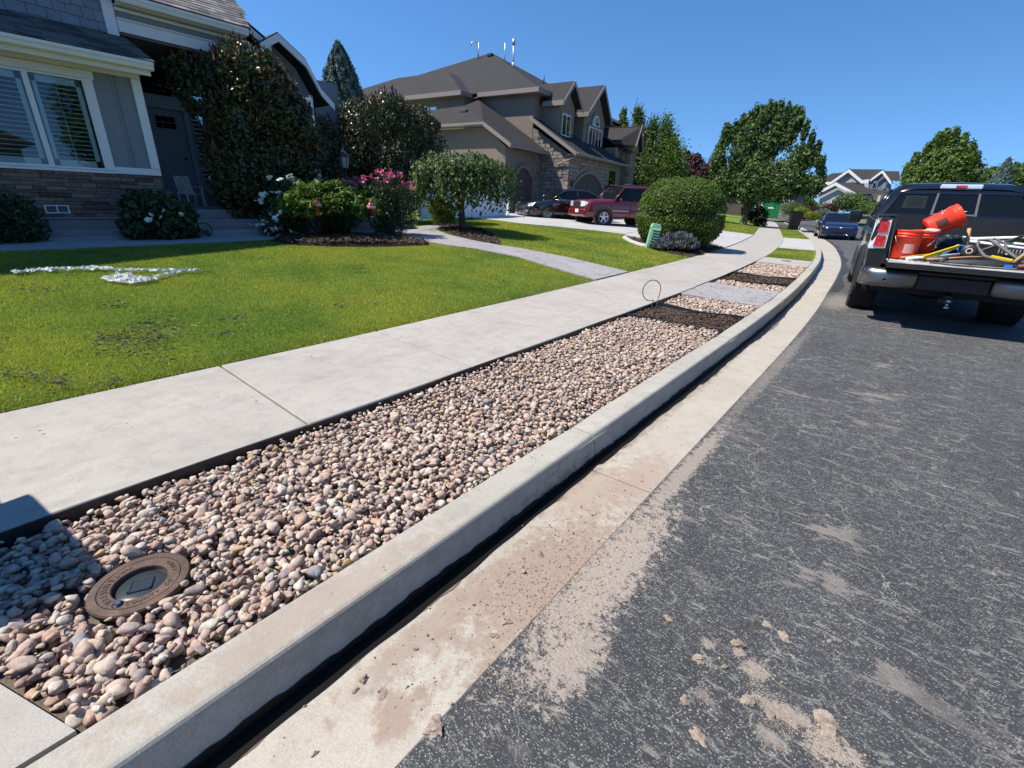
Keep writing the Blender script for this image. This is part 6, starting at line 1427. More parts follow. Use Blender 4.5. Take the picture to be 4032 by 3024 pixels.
# cab
P = []
for (y, zb, h0, zs, hs_) in ((1.80, .58, .93, 1.40, .97), (1.86, .55, .95, 1.42, .985), (2.6, .52, .96, 1.43, .995), (3.9, .52, .96, 1.41, .995), (4.1, .52, .96, 1.38, .99)):
    P.append([(-h0, y, zb), (-hs_-.01, y, .8), (-hs_-.01, y, 1.15), (-hs_, y, zs-.05), (-hs_+.04, y, zs), (hs_-.04, y, zs), (hs_, y, zs-.05), (hs_+.01, y, 1.15), (hs_+.01, y, .8), (h0, y, zb)])
mb = MB(); mb.grid(P, 0, True, closed=True); mb.add(P[0], [list(range(10))]); mb.build('cab_body', BLACKP, tk, fixn=True)
P = []
for (y, z, h) in ((1.98, 1.83, .70), (2.03, 1.895, .73), (2.3, 1.93, .74), (3.2, 1.935, .74), (3.6, 1.90, .72)):
    P.append([(-h-.06, y, z-.10), (-h-.02, y, z-.04), (-h*.8, y, z), (0, y, z+.02), (h*.8, y, z), (h+.02, y, z-.04), (h+.06, y, z-.10)])
mb = MB(); mb.grid(P, 0, True)
mb.add([(-.76, 1.97, 1.76), (.76, 1.97, 1.76), (.72, 2.03, 1.90), (-.72, 2.03, 1.90)], [[0, 1, 2, 3]])
mb.build('cab_roof', BLACKP, tk, fixn=True)
def yb_at(z): return 1.80 + (z-1.40)*.47
for s in (-1, 1):
    MB().prism([(s*.985, 1.80, 1.38), (s*.87, 1.80, 1.40), (s*.70, yb_at(1.80), 1.80), (s*.80, yb_at(1.84), 1.84)], (0, .10, 0)).build('cab_pillar', BLACKP, tk, fixn=True)
    MB().tube([(s*.96, 4.1, 1.40), (s*.76, 3.6, 1.86)], .04, 6).build('cab_pillar', BLACKP, tk); MB().tube([(s*.97, 2.95, 1.40), (s*.79, 2.95, 1.85)], .05, 6).build('cab_pillar', BLACKP, tk)
MB().prism([(-.9, 1.80, 1.38), (.9, 1.80, 1.38), (.88, yb_at(1.455), 1.455), (-.88, yb_at(1.455), 1.455)], (0, .05, 0)).build('lower_rail', BLACKP, tk, fixn=True)
MB().prism([(-.74, yb_at(1.77), 1.77), (.74, yb_at(1.77), 1.77), (.73, yb_at(1.84), 1.84), (-.73, yb_at(1.84), 1.84)], (0, .05, 0)).build('upper_rail', BLACKP, tk, fixn=True)
def pane(x0b, x1b, x0t, x1t, z0, z1_, off=.01): return MB().add([(x0b, yb_at(z0)+off, z0), (x1b, yb_at(z0)+off, z0), (x1t, yb_at(z1_)+off, z1_), (x0t, yb_at(z1_)+off, z1_)], [[0, 1, 2, 3]]).build('rear_pane', CARGLASS, tk)
pane(-.84, -.27, -.70, -.25, 1.45, 1.775); pane(-.25, .25, -.235, .235, 1.47, 1.765); pane(.27, .84, .25, .70, 1.45, 1.775)
GF = simple('window_divider', (.10, .10, .10), .5)
for s in (-1, 1): MB().prism([(s*.245, yb_at(1.45)-.004, 1.45), (s*.275, yb_at(1.45)-.004, 1.45), (s*.255, yb_at(1.775)-.004, 1.775), (s*.230, yb_at(1.775)-.004, 1.775)], (0, .02, 0)).build('pane_divider', GF, tk, fixn=True)
MB().prism([(-.26, yb_at(1.455)-.004, 1.455), (.26, yb_at(1.455)-.004, 1.455), (.26, yb_at(1.475)-.004, 1.475), (-.26, yb_at(1.475)-.004, 1.475)], (0, .02, 0)).build('pane_divider', GF, tk, fixn=True)
for s in (-1, 1):
    MB().add([(s*.965, 1.95, 1.42), (s*.965, 2.90, 1.42), (s*.80, 2.90, 1.82), (s*.79, 2.12, 1.82)], [[0, 1, 2, 3]]).build('side_window', CARGLASS, tk)
    MB().add([(s*.965, 3.0, 1.42), (s*.965, 3.98, 1.42), (s*.80, 3.55, 1.82), (s*.80, 3.0, 1.82)], [[0, 1, 2, 3]]).build('side_window', CARGLASS, tk)
    mb = MB(); mb.box(s*1.10, s*1.32, 3.86, 3.98, 1.28, 1.50, b=.035); mb.box(s*.95, s*1.15, 3.9, 3.95, 1.33, 1.39); m_ = mb.build('side_mirror', MAT['plastic_black'], tk)
    MB().box(s*1.125, s*1.30, 3.852, 3.859, 1.30, 1.48, b=.02).build('mirror_glass', CARGLASS, m_)
    MB().box(s*.96, s*1.04, 2.1, 4.0, .40, .46, b=.02).build('side_step', MAT['chrome'], tk)
MB().add([(-.9, 4.1, 1.40), (.9, 4.1, 1.40), (.72, 3.62, 1.86), (-.72, 3.62, 1.86)], [[0, 1, 2, 3]]).build('windscreen', CARGLASS, tk)
loft_car(tk, BLACKP, [(5.82, .55, 1.02, 1.06, .85, .9, .8), (5.7, .5, 1.15, 1.2, .96, .97, .85), (5.0, .5, 1.22, 1.27, .97, .99, .85), (4.1, .5, 1.28, 1.34, .97, .99, .85)], 'hood')
lb = MB().box(-.25, .25, 1.965, 2.01, 1.835, 1.905, b=.015).build('high_brake_lamp', CLEARL, tk); MB().box(-.065, .065, 1.955, 1.967, 1.848, 1.892, b=.005).build('lens', REDL, lb)
# white jet shaped decal on the middle pane, and a faded sheet behind the left pane
dz = 1.49; mb = MB(); Y_ = yb_at(1.50)-.012
for pts in ([(-.15, 1.515), (-.05, 1.512), (-.03, 1.50), (.03, 1.50), (.05, 1.512), (.15, 1.515), (.15, 1.521), (.05, 1.523), (.02, 1.53), (-.02, 1.53), (-.05, 1.523), (-.15, 1.521)], [(-.055, 1.522), (-.04, 1.522), (-.048, 1.548), (-.053, 1.548)], [(.04, 1.522), (.055, 1.522), (.073, 1.548), (.067, 1.548)], [(-.03, 1.50), (.03, 1.50), (.02, 1.491), (-.02, 1.491)]):
    mb.prism([(x, yb_at(z)-.006, z) for x, z in pts], (0, .003, 0))
mb.build('jet_decal', MAT['white'], tk, fixn=True)
pn = MB().add([(-.66, yb_at(1.54)+.003, 1.54), (-.36, yb_at(1.54)+.003, 1.54), (-.36, yb_at(1.73)+.003, 1.73), (-.63, yb_at(1.73)+.003, 1.73)], [[0, 1, 2, 3]]).build('window_notice', simple('faded_notice', (.022, .028, .033), .9, spec=.05), tk)
for i, w_ in enumerate((.14, .24, .20, .22, .18, .2)):
    z = 1.70-i*.026; MB().add([(-.50-w_/2, yb_at(z)+.001, z), (-.50+w_/2, yb_at(z)+.001, z), (-.50+w_/2, yb_at(z+.007)+.001, z+.007), (-.50-w_/2, yb_at(z+.007)+.001, z+.007)], [[0, 1, 2, 3]]).build('notice_line', simple('notice_ink', (.010, .013, .015), .9, spec=.05), pn)

# ------------------------------------------------------------------ things in the bed
TM = Matrix.Translation((TX, TY, TZ)) @ Matrix.Rotation(TR, 4, 'Z')
def inbed(name, x, y, z, rx, ry, rz, label, cat, group=None):
    o = empty(name, (0, 0, 0), 0, label, cat, group); M_ = TM @ Matrix.Translation((x, y, z)) @ Euler((rx, ry, rz)).to_matrix().to_4x4(); o.location = M_.translation; o.rotation_euler = M_.to_euler(); return o
BUCK = simple('orange_bucket', (.82, .050, .018), .45, var=.12, scale=8, obj=True); BUCKD = simple('bucket_print', (.12, .03, .02), .6, var=.4, scale=25, obj=True)
def bucket(x, y, z, rx, ry, rz, label, dirty=False):
    b = inbed('bucket', x, y, z, rx, ry, rz, label, 'bucket', 'orange buckets in the truck bed')
    MB().lathe([(0, .004), (.125, .004), (.130, .012), (.147, .285), (.156, .287), (.156, .295), (.148, .297), (.149, .315), (.157, .317), (.157, .325), (.149, .327), (.150, .355), (.156, .358), (.156, .370), (.148, .370), (.143, .30), (.124, .02), (0, .016)], 36).build('body', BUCK, b)
    MB().tube([(.155*math.cos(a), .155*math.sin(a)*.9-.02, .31-.16*math.sin(a)) if False else (.158*math.cos(a), -.10*math.sin(a)-.01, .305-.19*math.sin(a)) for a in [math.pi*i/10 for i in range(11)]], .003, 5).build('handle', MAT['pipe'], b)
    # printed patch on the side
    P = [[((.1325+.0545*(z/.285)*.3+.0026)*math.cos(a), (.1325+.0545*(z/.285)*.3+.0026)*math.sin(a), z) for a in [R_(-125+7*i) for i in range(9)]] for z in (.07, .12, .17, .21)]
    P2_ = [[((.130+(.017)*(z/.285)+.0016)*math.cos(a), (.130+.017*(z/.285)+.0016)*math.sin(a), z) for a in [R_(-118+6*i) for i in range(9)]] for z in (.08, .12, .16, .20)]
    MB().grid(P2_, 0, True).build('print', BUCKD if dirty else simple('pale_print', (.70, .35, .30), .5, var=.2), b)
    return b
bucket(-.60, .10, .875, 0, 0, R_(20), 'upright orange bucket standing in the corner beside the left tail lamp')
bucket(-.40, .42, .875, R_(4), 0, R_(-30), 'upright orange bucket behind the corner one, its rim ribs facing out')
bucket(-.40, .50, 1.27, 0, R_(58), R_(10), 'orange bucket lying tilted on top of the other two, with a black printed patch', True)
def lump(name, x, y, z, sx, sy, sz, mat, label, cat, seed=0, amp=.2, n=4, rough_=True):
    bm = bmesh.new(); bmesh.ops.create_icosphere(bm, subdivisions=n, radius=1); r = np.random.default_rng(seed); ks = r.normal(size=(9, 3))*4.; ph = r.uniform(0, 6, 9)
    for v in bm.verts:
        d = sum(abs(math.sin(k[0]*v.co.x+k[1]*v.co.y+k[2]*v.co.z+p)) for k, p in zip(ks, ph))/9; v.co *= (1-amp+2*amp*(d-.3)); v.co = Vector((v.co.x*sx, v.co.y*sy, max(v.co.z, -.75)*sz))
    for f in bm.faces: f.smooth = rough_
    me = bpy.data.meshes.new(name); bm.to_mesh(me); bm.free(); me.materials.append(mat); o = link_mesh(name, me); o.matrix_world = TM @ Matrix.Translation((x, y, z)); return tag(o, label, cat)
BAGM = NT('black_bag_film'); BAGM.col((.012, .012, .014)); BAGM.set(rough=.18, spec=.8); BAGM.bump(BAGM.noise(18, 5, .7, BAGM.co(True)), 1., .05); BAGM = BAGM.mat
lump('trash_bag', -.05, .95, 1.02, .26, .24, .20, BAGM, 'shiny black plastic bag crumpled behind the orange buckets', 'bag', 3, .3, 4)
def rod(name, pts, r, mat, label, cat, n=8, group=None, caps=True):
    o = MB().tube([tuple(TM @ Vector(p)) for p in pts], r, n).build(name, MAT[mat] if isinstance(mat, str) else mat); return tag(o, label, cat, group)
YEL_ = simple('yellow_plastic', (.80, .55, .01), .4, var=.1); BLU_ = simple('blue_plastic', (.01, .13, .55), .4, var=.1); CYAN = simple('blue_rope', (.01, .22, .60), .6); GREYH = simple('grey_hose', (.10, .105, .10), .6, var=.25, scale=15); DGR = simple('dark_grip', (.05, .05, .05), .6)
rod('pvc_pipe', [(.08, 1.30, 1.16), (.9, 1.05, 1.10)], .022, 'pvc', 'lower white plastic pipe lying across the bed behind the hose', 'pipe'); rod('pvc_pipe', [(.15, 1.45, 1.13), (1.1, 1.2, 1.24)], .022, 'pvc', 'upper white plastic pipe rising to the right over the bed side', 'pipe'); rod('pvc_pipe', [(.05, 1.2, 1.13), (.85, .8, 1.06)], .02, 'pvc', 'middle white plastic pipe, closest to the toothed rake', 'pipe')
rod('pvc_pipe', [(-.57, -.28, .905), (.02, .32, .97)], .019, 'pvc', 'short white pipe with its open end toward the left tailgate corner', 'pipe')
rod('hand_tool', [(.10, .55, 1.02), (.05, .58, 1.30)], .021, 'wood', 'short wooden handle standing up from the middle of the bed', 'tool'); rod('hand_tool', [(.44, -.05, .89), (.60, .1, 1.10), (.66, .16, 1.20)], .019, 'wood', 'wooden handle leaning up at the right of the tailgate', 'tool')
rod('hand_tool', [(-.42, -.22, .90), (.1, .22, .95), (.4, .35, .97)], .014, 'wood', 'long orange wooden shaft lying under the yellow level', 'tool')
def bar(name, p0, p1, w_, h_, mat, label, cat, group=None):
    p0, p1 = Vector(p0), Vector(p1); L = (p1-p0).length; q = (p1-p0).to_track_quat('X', 'Z'); M_ = TM @ Matrix.Translation(p0) @ q.to_matrix().to_4x4(); o = MB().box(0, L, -w_/2, w_/2, -h_/2, h_/2, b=.004).build(name, mat); o.matrix_world = M_; return tag(o, label, cat, group)
bar('spirit_level', (-.40, -.16, .925), (-.02, .35, 1.07), .022, .045, YEL_, 'long bright yellow level propped diagonally across the tools', 'level'); bar('short_level', (-.50, -.02, .91), (-.22, .18, .95), .03, .05, simple('dull_yellow', (.45, .28, .03), .5), 'short dull yellow level beside the corner bucket', 'level')
bar('yellow_cutter', (.26, .0, .99), (.46, -.02, .96), .03, .03, YEL_, 'yellow handled cutter lying below the hose loop', 'tool'); bar('hand_tool', (.36, -.25, .90), (.43, -.26, .90), .03, .035, BLU_, 'smaller blue tool grip near the middle of the tailgate', 'tool'); bar('hand_tool', (.55, -.30, .90), (.75, -.32, .90), .035, .04, BLU_, 'larger blue tool grip under the leaning wooden handle', 'tool')
rod('hose_loop', [(.58, -.0, .93), (.42, .25, 1.06), (.27, .45, 1.17), (.18, .50, 1.16), (.17, .42, 1.07), (.25, .25, .97), (.40, .08, .94), (.5, .0, .93)], .021, GREYH, 'stiff grey hose bent into a loop at the right of the bed', 'hose')
rod('grey_tube', [(.36, .75, 1.18), (.46, .6, 1.13), (.50, .48, 1.0)], .015, GREYH, 'short bent grey tube hanging behind the hose loop', 'tube')
rod('blue_rope', [(-.18, .32, .93), (-.06, .4, 1.02), (-.03, .42, 1.08), (.06, .46, 1.07), (.14, .5, 1.08)], .012, CYAN, 'bright blue strap knotted by the tape roll', 'strap'); rod('blue_rope', [(-.04, .41, 1.08), (.0, .36, 1.0), (.02, .34, .95)], .010, CYAN, 'short hanging end of bright blue strap', 'strap')
tp = inbed('tape_roll', .09, .30, 1.02, R_(80), 0, R_(-10), 'roll of dark purple tape standing on edge with a pale core', 'tape roll')
MB().lathe([(.035, -.03), (.085, -.03), (.085, .03), (.035, .03)], 28).build('tape', simple('dark_tape', (.025, .02, .03), .45), tp); MB().lathe([(.028, -.032), (.037, -.033), (.037, .033), (.028, .033), (.028, -.032)], 6, smooth=False).build('core', simple('pale_core', (.65, .60, .42), .6), tp)
rod('black_cable', [(-.35, -.42, .885), (-.1, -.46, .882), (.2, -.47, .882), (.55, -.40, .885), (.74, -.36, .89)], .009, 'plastic_black', 'long thin black cable lying across the scuffed tailgate', 'cable')
rod('metal_rod', [(-.38, -.40, .885), (-.16, -.44, .884)], .010, 'pipe', 'short shiny metal rod on the left of the tailgate', 'rod')
for i, (a, b, r, lab) in enumerate((((-.20, -.30, .90), (.50, -.12, .91), .013, 'front black tool shaft of the bundle on the tailgate'), ((-.15, -.22, .91), (.55, -.02, .93), .014, 'middle black tool shaft of the bundle on the tailgate'), ((-.1, -.14, .91), (.6, .1, .94), .012, 'rear black tool shaft of the bundle on the tailgate'))): rod('tool_shaft', [a, b], r, DGR, lab, 'tool')
rod('rubber_grip', [(-.24, -.33, .895), (-.21, -.28, .93), (-.18, -.2, .94)], .022, DGR, 'thick dark rubber grip poking up at the tailgate', 'tool'); rod('rubber_grip', [(-.50, -.36, .90), (-.38, -.25, .91)], .016, DGR, 'dark rubber grip pointing at the left tailgate corner', 'tool')
rk = inbed('rake', .62, .62, 1.05, 0, 0, R_(-12), 'black toothed rake head lying behind the hose loop', 'rake'); MB().box(-.2, .2, -.012, .012, -.005, .02).build('rake_bar', MAT['plastic_black'], rk)
for i in range(12): MB().box(-.19+i*.033, -.178+i*.033, -.03, -.012, -.045, .01, b=.002).build('tine', MAT['pipe'], rk)
lump('dirty_cloth', -.34, .38, 1.245, .10, .08, .035, simple('pale_cloth', (.55, .5, .45), .9), 'pale dirty rag stuffed on the rim of the second bucket', 'rag', 5, .35, 3)
lump('black_tool_bag', .60, .35, .95, .20, .16, .09, simple('black_canvas', (.02, .02, .022), .9), 'flat black tool bag under the rake', 'bag', 8, .2, 3)
rod('white_scraper', [(.47, .38, .98), (.48, .39, 1.04)], [.022, .008], 'pvc', 'small white pointed scraper beside the hose', 'tool')

for i, (pts, r, m_, lab) in enumerate((
    ([(-.15, .6, .9), (.1, .7, .98), (.35, .62, .95), (.5, .8, .92)], .016, 'plastic_black', 'black corrugated tube winding behind the tape roll'),
    ([(.2, .1, .89), (.45, .28, .9), (.7, .2, .9)], .02, DGR, 'dark pry bar lying under the hose loop'),
    ([(-.3, .05, .90), (-.05, .15, .92), (.2, .05, .91)], .015, 'plastic_black', 'black strap lying loosely behind the tool shafts'),
    ([(.5, -.1, .9), (.72, .05, .93)], .018, simple('rusty_red', (.30, .09, .05), .6), 'rusty red wrench handle by the blue grip'),
    ([(-.62, -.1, .9), (-.45, .0, .93), (-.3, .2, .95)], .012, 'wood', 'thin wooden stake beside the corner bucket'),
    ([(.3, .9, 1.0), (.6, 1.1, 1.16), (.72, 1.2, 1.22)], .02, DGR, 'dark bar leaning towards the cab on the right'))):
    rod('bed_gear', pts, r, m_, lab, 'tool')

# ------------------------------------------------------------------ utility box, edging, lamp, garden ornaments
GREENB = simple('pale_green_plastic', (.22, .42, .26), .5, var=.1)
ub = empty('utility_box', (-5.78, 13.45, .27), R_(35), 'pale green louvred utility pedestal leaning beside the clipped shrub', 'utility box'); ub.rotation_euler = (R_(2), R_(6), R_(35))
mb = MB(); mb.prism([(-.15, -.14, -.05), (.15, -.14, -.05), (.13, -.10, .62), (-.13, -.10, .62)], (0, .26, 0)); mb.build('body', GREENB, ub, fixn=True); MB().prism([(-.145, -.13, .60), (.145, -.13, .60), (.10, -.11, .70), (-.10, -.11, .70)], (0, .28, 0)).build('cap', GREENB, ub, fixn=True)
for k in range(7):
    z = .10+k*.075; MB().prism([(-.125, -.148+.0*k, z), (.125, -.148, z), (.125, -.122, z+.045), (-.125, -.122, z+.045)], (0, -.022, -.012)).build('louvre', GREENB, ub, fixn=True)
    MB().box(-.12, .12, -.135, -.125, z-.022, z-.004).build('slot', MAT['black'], ub)
def curbline(pts, w_, h_, name, label):
    P = []; pts = [Vector((x, y, 0)) for x, y in pts]
    sm_ = []
    for a, b in zip(pts[:-1], pts[1:]): sm_ += [a.lerp(b, f/4) for f in range(4)]
    sm_.append(pts[-1])
    for i, p in enumerate(sm_):
        t_ = (sm_[min(i+1, len(sm_)-1)]-sm_[max(i-1, 0)]).normalized(); n = Vector((-t_.y, t_.x, 0)); z = z1(p.x, p.y)
        P.append([(p.x+n.x*o*w_, p.y+n.y*o*w_, z+hh) for o, hh in ((-.5, -.05), (-.5, h_*.7), (-.3, h_), (.3, h_), (.5, h_*.7), (.5, -.05))])
    return tag(MB().grid(P, 0, True).build(name, MAT['driveway'], fixn=True), label, 'edging')
curbline([(-5.75, 13.5), (-6.3, 13.75), (-6.75, 14.15), (-7.2, 14.75), (-7.5, 15.15), (-7.65, 15.55), (-7.45, 15.9), (-7.1, 16.0)], .14, .085, 'garden_edging', 'curved pale concrete edging round the clipped shrub bed')
# lamp post
lp = empty('lamp_post', (-10.3, 6.35, .62), 0, 'black post lantern standing behind the pink roses', 'lamp post')
MB().tube([(-10.3, 6.35, .6), (-10.3, 6.35, 1.95)], .035, 8).build('post', MAT['plastic_black'], lp, True)
T = Matrix.Translation((0, 0, 1.33)); lan = MB().lathe([(0, 0), (.05, 0), (.055, .03), (.075, .05)], 6, T=T, smooth=False).build('lantern_base', MAT['plastic_black'], lp)
MB().lathe([(.072, .05), (.115, .27)], 6, T=T, smooth=False).build('pane', simple('pale_lantern_glass', (.32, .36, .34), .2), lp)
mb = MB(); mb.lathe([(.15, .27), (.15, .285), (.075, .36), (.03, .40), (.025, .43), (.012, .46), (0, .50)], 6, T=T, smooth=False)
for k in range(6): a = math.pi*k/3; mb.tube([tuple(T @ Vector((.074*math.cos(a), .074*math.sin(a), .05))), tuple(T @ Vector((.118*math.cos(a), .118*math.sin(a), .27)))], .008, 4)
mb.build('roof', MAT['plastic_black'], lp)
# balloon shaped solar lights
GR = NT('red_mosaic_glass'); v_ = GR.vor(60, vec=GR.co(True)); GR.col(GR.ramp(v_, [(.1, (.75, .02, .03)), (.7, (.30, .004, .01))])); GR.set(rough=.15, coat=1.); GR = GR.mat
def balloon(x, y, zb, label):
    g0 = z1(x, y); b = empty('balloon_light', (x, y, g0), 0, label, 'garden light', 'hot air balloon garden lights'); k = zb
    MB().tube([(0, 0, -.05), (0, 0, k-.02)], .006, 6).build('stake', MAT['plastic_black'], b)
    MB().lathe([(.022, k), (.028, k+.035), (.022, k+.038)], 14).build('basket', simple('dark_basket', (.05, .04, .03), .7), b); MB().lathe([(.028, k+.034), (.030, k+.040), (.028, k+.046)], 14).build('basket_rim', MAT['white'], b)
    T = Matrix.Translation((0, 0, k)); MB().lathe([(.022, .085), (.036, .115), (.072, .165), (.084, .20)], 24, T=T).build('globe_lower', GR, b)
    MB().lathe([(.084, .20), (.0875, .222), (.084, .245)], 24, T=T).build('band', simple('blue_white_band', (.55, .58, .68), .2, var=.5, scale=40), b)
    MB().lathe([(.084, .245), (.070, .278), (.045, .298), (0, .306)], 24, T=T).build('globe_upper', GR, b); MB().lathe([(.046, .297), (.03, .312), (0, .314)], 12, T=T).build('solar_cap', MAT['plastic_black'], b)
    mb = MB()
    for a in (0, 1.57, 3.14, 4.71): mb.tube([(.024*math.cos(a), .024*math.sin(a), k+.04), (.028*math.cos(a), .028*math.sin(a), k+.095)], .002, 4)
    mb.build('wires', MAT['plastic_black'], b)
balloon(-8.72, 4.72, .44, 'left red balloon shaped solar light on a stake before the peonies'); balloon(-8.45, 5.72, .44, 'right red balloon shaped solar light on a stake, by the pink roses')
ur = empty('garden_urn', (-8.95, 5.35, .63), 0, 'dark scrollwork garden stand in the shade between the balloon lights', 'ornament')
mb = MB()
for s in (-1, 1):
    for ph in (0, 1.57): 
        P = [((.05+.10*math.sin(t_*3.14)*1.0)*math.cos(ph)*s, (.05+.10*math.sin(t_*3.14))*math.sin(ph)*s, .02+.36*t_) for t_ in [i/8 for i in range(9)]]; mb.tube(P, .010, 5)
mb.build('scroll_frame', MAT['plastic_black'], ur); MB().lathe([(.04, .38), (.11, .40), (.12, .48), (.10, .48), (0, .42)], 16).build('bowl', MAT['plastic_black'], ur)
# black hose hook by the steps
tag(MB().tube([(-9.35+.0*math.cos(a), 2.95+.12*math.cos(a), .78+.12*math.sin(a)) for a in [R_(-60+30*i) for i in range(11)]], .011, 6).build('hose_ring', MAT['plastic_black']), 'black ring of hose sticking up beside the porch steps', 'hose')
# drip line hoop standing out of the first bark bed
c0 = Vector((-2.66, 6.45, .30)); tag(MB().tube([(-2.5, 6.15, .12)] + [tuple(c0+Vector((.145*math.cos(a)*.6, .145*math.cos(a)*.8, .150*math.sin(a)))) for a in [R_(-70-16*i) for i in range(20)]] + [(-2.5, 6.3, .12), (-2.1, 6.2, .115), (-1.9, 6.35, .12)], .006, 6).build('drip_tube', MAT['plastic_black']), 'thin black drip tube curled into an upright hoop at the bark bed', 'tube')
tag(MB().tube([(-2.6, 5.75, .115), (-2.3, 5.68, .12), (-1.9, 5.72, .115), (-1.6, 5.66, .12)], .006, 6).build('drip_tube', MAT['plastic_black']), 'thin black drip tube lying flat across the bark bed', 'tube')
# white plastic film on the lawn
FILM = NT('thin_plastic_film'); FILM.col((.86, .88, .90)); FILM.set(rough=.16, spec=.8); tr_ = FILM.n("ShaderNodeBsdfTransparent"); mx_ = FILM.n("ShaderNodeMixShader")
FILM.l(FILM.ramp(FILM.noise(9, 5, .7), [(.35, .75), (.6, .18)]), mx_.inputs[0]); FILM.l(FILM.p.outputs[0], mx_.inputs[1]); FILM.l(tr_.outputs[0], mx_.inputs[2]); FILM.l(mx_.outputs[0], FILM.out.inputs[0]); FILM.bump(FILM.noise(30, 4, .7), 1., .03); FILM = FILM.mat
def march(px_, py_):
    d = (m3 @ Vector((px_-2016, -(py_-1512), -F_PX))).normalized(); t_ = 1.
    while t_ < 120:
        p = Vector((0, 0, H)) + d*t_
        if p.z < z1(p.x, p.y): return p
        t_ += .02
def film(path, wd, label, seed):
    r = random.Random(seed); pts = [march(*p) for p in path]; P = []
    fine = []
    for a, b in zip(pts[:-1], pts[1:]): fine += [a.lerp(b, i/10) for i in range(10)]
    for i, p in enumerate(fine):
        t_ = (fine[min(i+1, len(fine)-1)]-fine[max(0, i-1)]).normalized(); n = Vector((-t_.y, t_.x, 0)); row = []
        for j in range(9):
            f = j/8-.5; w_ = wd*(.7+.3*math.sin(i*.9+seed))*(1+.2*r.random()); q = p + n*(f*w_+r.gauss(0, .008)); row.append((q.x, q.y, z1(q.x, q.y)+.035+abs(r.gauss(0, .010))+.012*math.sin(j*2.3+i*.8)))
        P.append(row)
    return tag(MB().grid(P, 0, False).build('plastic_film', FILM), label, 'plastic film', 'pieces of crumpled plastic film on the lawn')
film([(55, 1087), (150, 1077), (260, 1071), (380, 1068), (460, 1070)], .12, 'long crumpled strip of clear plastic film at the left of the lawn', 1)
film([(455, 1077), (560, 1076), (680, 1077), (740, 1078), (800, 1078)], .045, 'thin twisted strip of clear plastic film trailing to the right', 2)
film([(610, 1105), (660, 1094), (720, 1082)], .06, 'short loose strand of clear plastic film below the thin strip', 5)
pc_ = march(520, 1112)
P = []; r_ = random.Random(4)
for i in range(16):
    row = []
    for j in range(16):
        u_, v2 = i/15*2-1, j/15*2-1; sh = 1-.25*abs(u_*v2)
        x_, y_ = pc_.x + v2*.19*(1-.5*max(0, u_)) + r_.gauss(0, .012), pc_.y + u_*.20*sh + .1*v2 + r_.gauss(0, .012); row.append((x_, y_, z1(x_, y_)+.03+abs(r_.gauss(.02, .018))*(1.3-abs(u_))))
    P.append(row)
tag(MB().grid(P, 0, False).build('plastic_film', FILM), 'crumpled heap of clear plastic film in front of the strips', 'plastic film', 'pieces of crumpled plastic film on the lawn')
# clumps of dead grass and debris on the lawn
DEADM = m_attr('dead_thatch', [(0, (.13, .10, .06)), (.6, (.24, .19, .12)), (1, (.42, .38, .26))], .9, .3, 30)
V = []; Fa = []; k = 0
for (px_, py_, s, n) in ((500, 1375, .16, 150), (600, 1350, .13, 120), (640, 1335, .10, 90), (640, 1285, .09, 60), (520, 1310, .10, 60), (440, 1340, .06, 50), (420, 1340, .05, 30), (110, 1490, .06, 50), (225, 1525, .06, 60), (440, 1215, .06, 40), (160, 1155, .12, 60), (930, 1262, .07, 50), (900, 1325, .06, 40), (630, 1415, .10, 40), (455, 1520, .05, 30), (1335, 1212, .06, 30), (1425, 1060, .05, 20), (1490, 1205, .05, 20)):
    c = march(px_, py_)
    for i in range(n):
        a = random.uniform(0, 6.28); l = random.uniform(.006, .026); x_, y_ = c.x+random.gauss(0, s), c.y+random.gauss(0, s); z_ = z1(x_, y_)+random.uniform(.012, .05); dx, dy = math.cos(a)*l, math.sin(a)*l; w_ = .0022
        V += [(x_-dx, y_-dy, z_), (x_+dx, y_+dy, z_+random.uniform(-.01, .02)), (x_+dx*.9-dy/l*w_, y_+dy*.9+dx/l*w_, z_+.003), (x_-dx*.9-dy/l*w_, y_-dy*.9+dx/l*w_, z_+.003)]; Fa.append((k, k+1, k+2, k+3)); k += 4
tag(link_mesh('dead_grass_clumps', np_mesh('dead_grass_clumps', V, Fa, DEADM, rng.random(len(Fa)))), 'scattered clumps of dead thatch lying on the near lawn', 'debris', kind='stuff')
p = march(2155, 1108)
# ------------------------------------------------------------------ mud, clods and grit
CLOD = m_attr('dry_clod', [(0, (.22, .165, .13)), (.5, (.36, .28, .215)), (1, (.50, .42, .34))], .95, .4, 40, .2, bump=.8)
def clod_cloud(name, spots, label, smin=.003, smax=.012, zf=None):
    P = []
    for (x_, y_, sx, sy, n) in spots:
        xs = rng.normal(x_, sx, n); ys = rng.normal(y_, sy, n); L = np.clip(rng.lognormal(math.log(smin*1.6), .55, n), smin, smax); P.append(np.stack([xs, ys, zf(xs, ys)+L*.15, L], 1))
    V, Fc, Rn = rocks_mesh(np.concatenate(P), 1); return tag(link_mesh(name, np_mesh(name, V, Fc, CLOD, Rn, False)), label, 'dirt', kind='stuff')
def zg(x, y):
    g = (x - xo(y) - .03)/np.maximum(xa(y)-xo(y)-.03, .1); return np.where(x < xa(y), -.018+.018*np.clip(g, 0, 1), zroad(x, y))
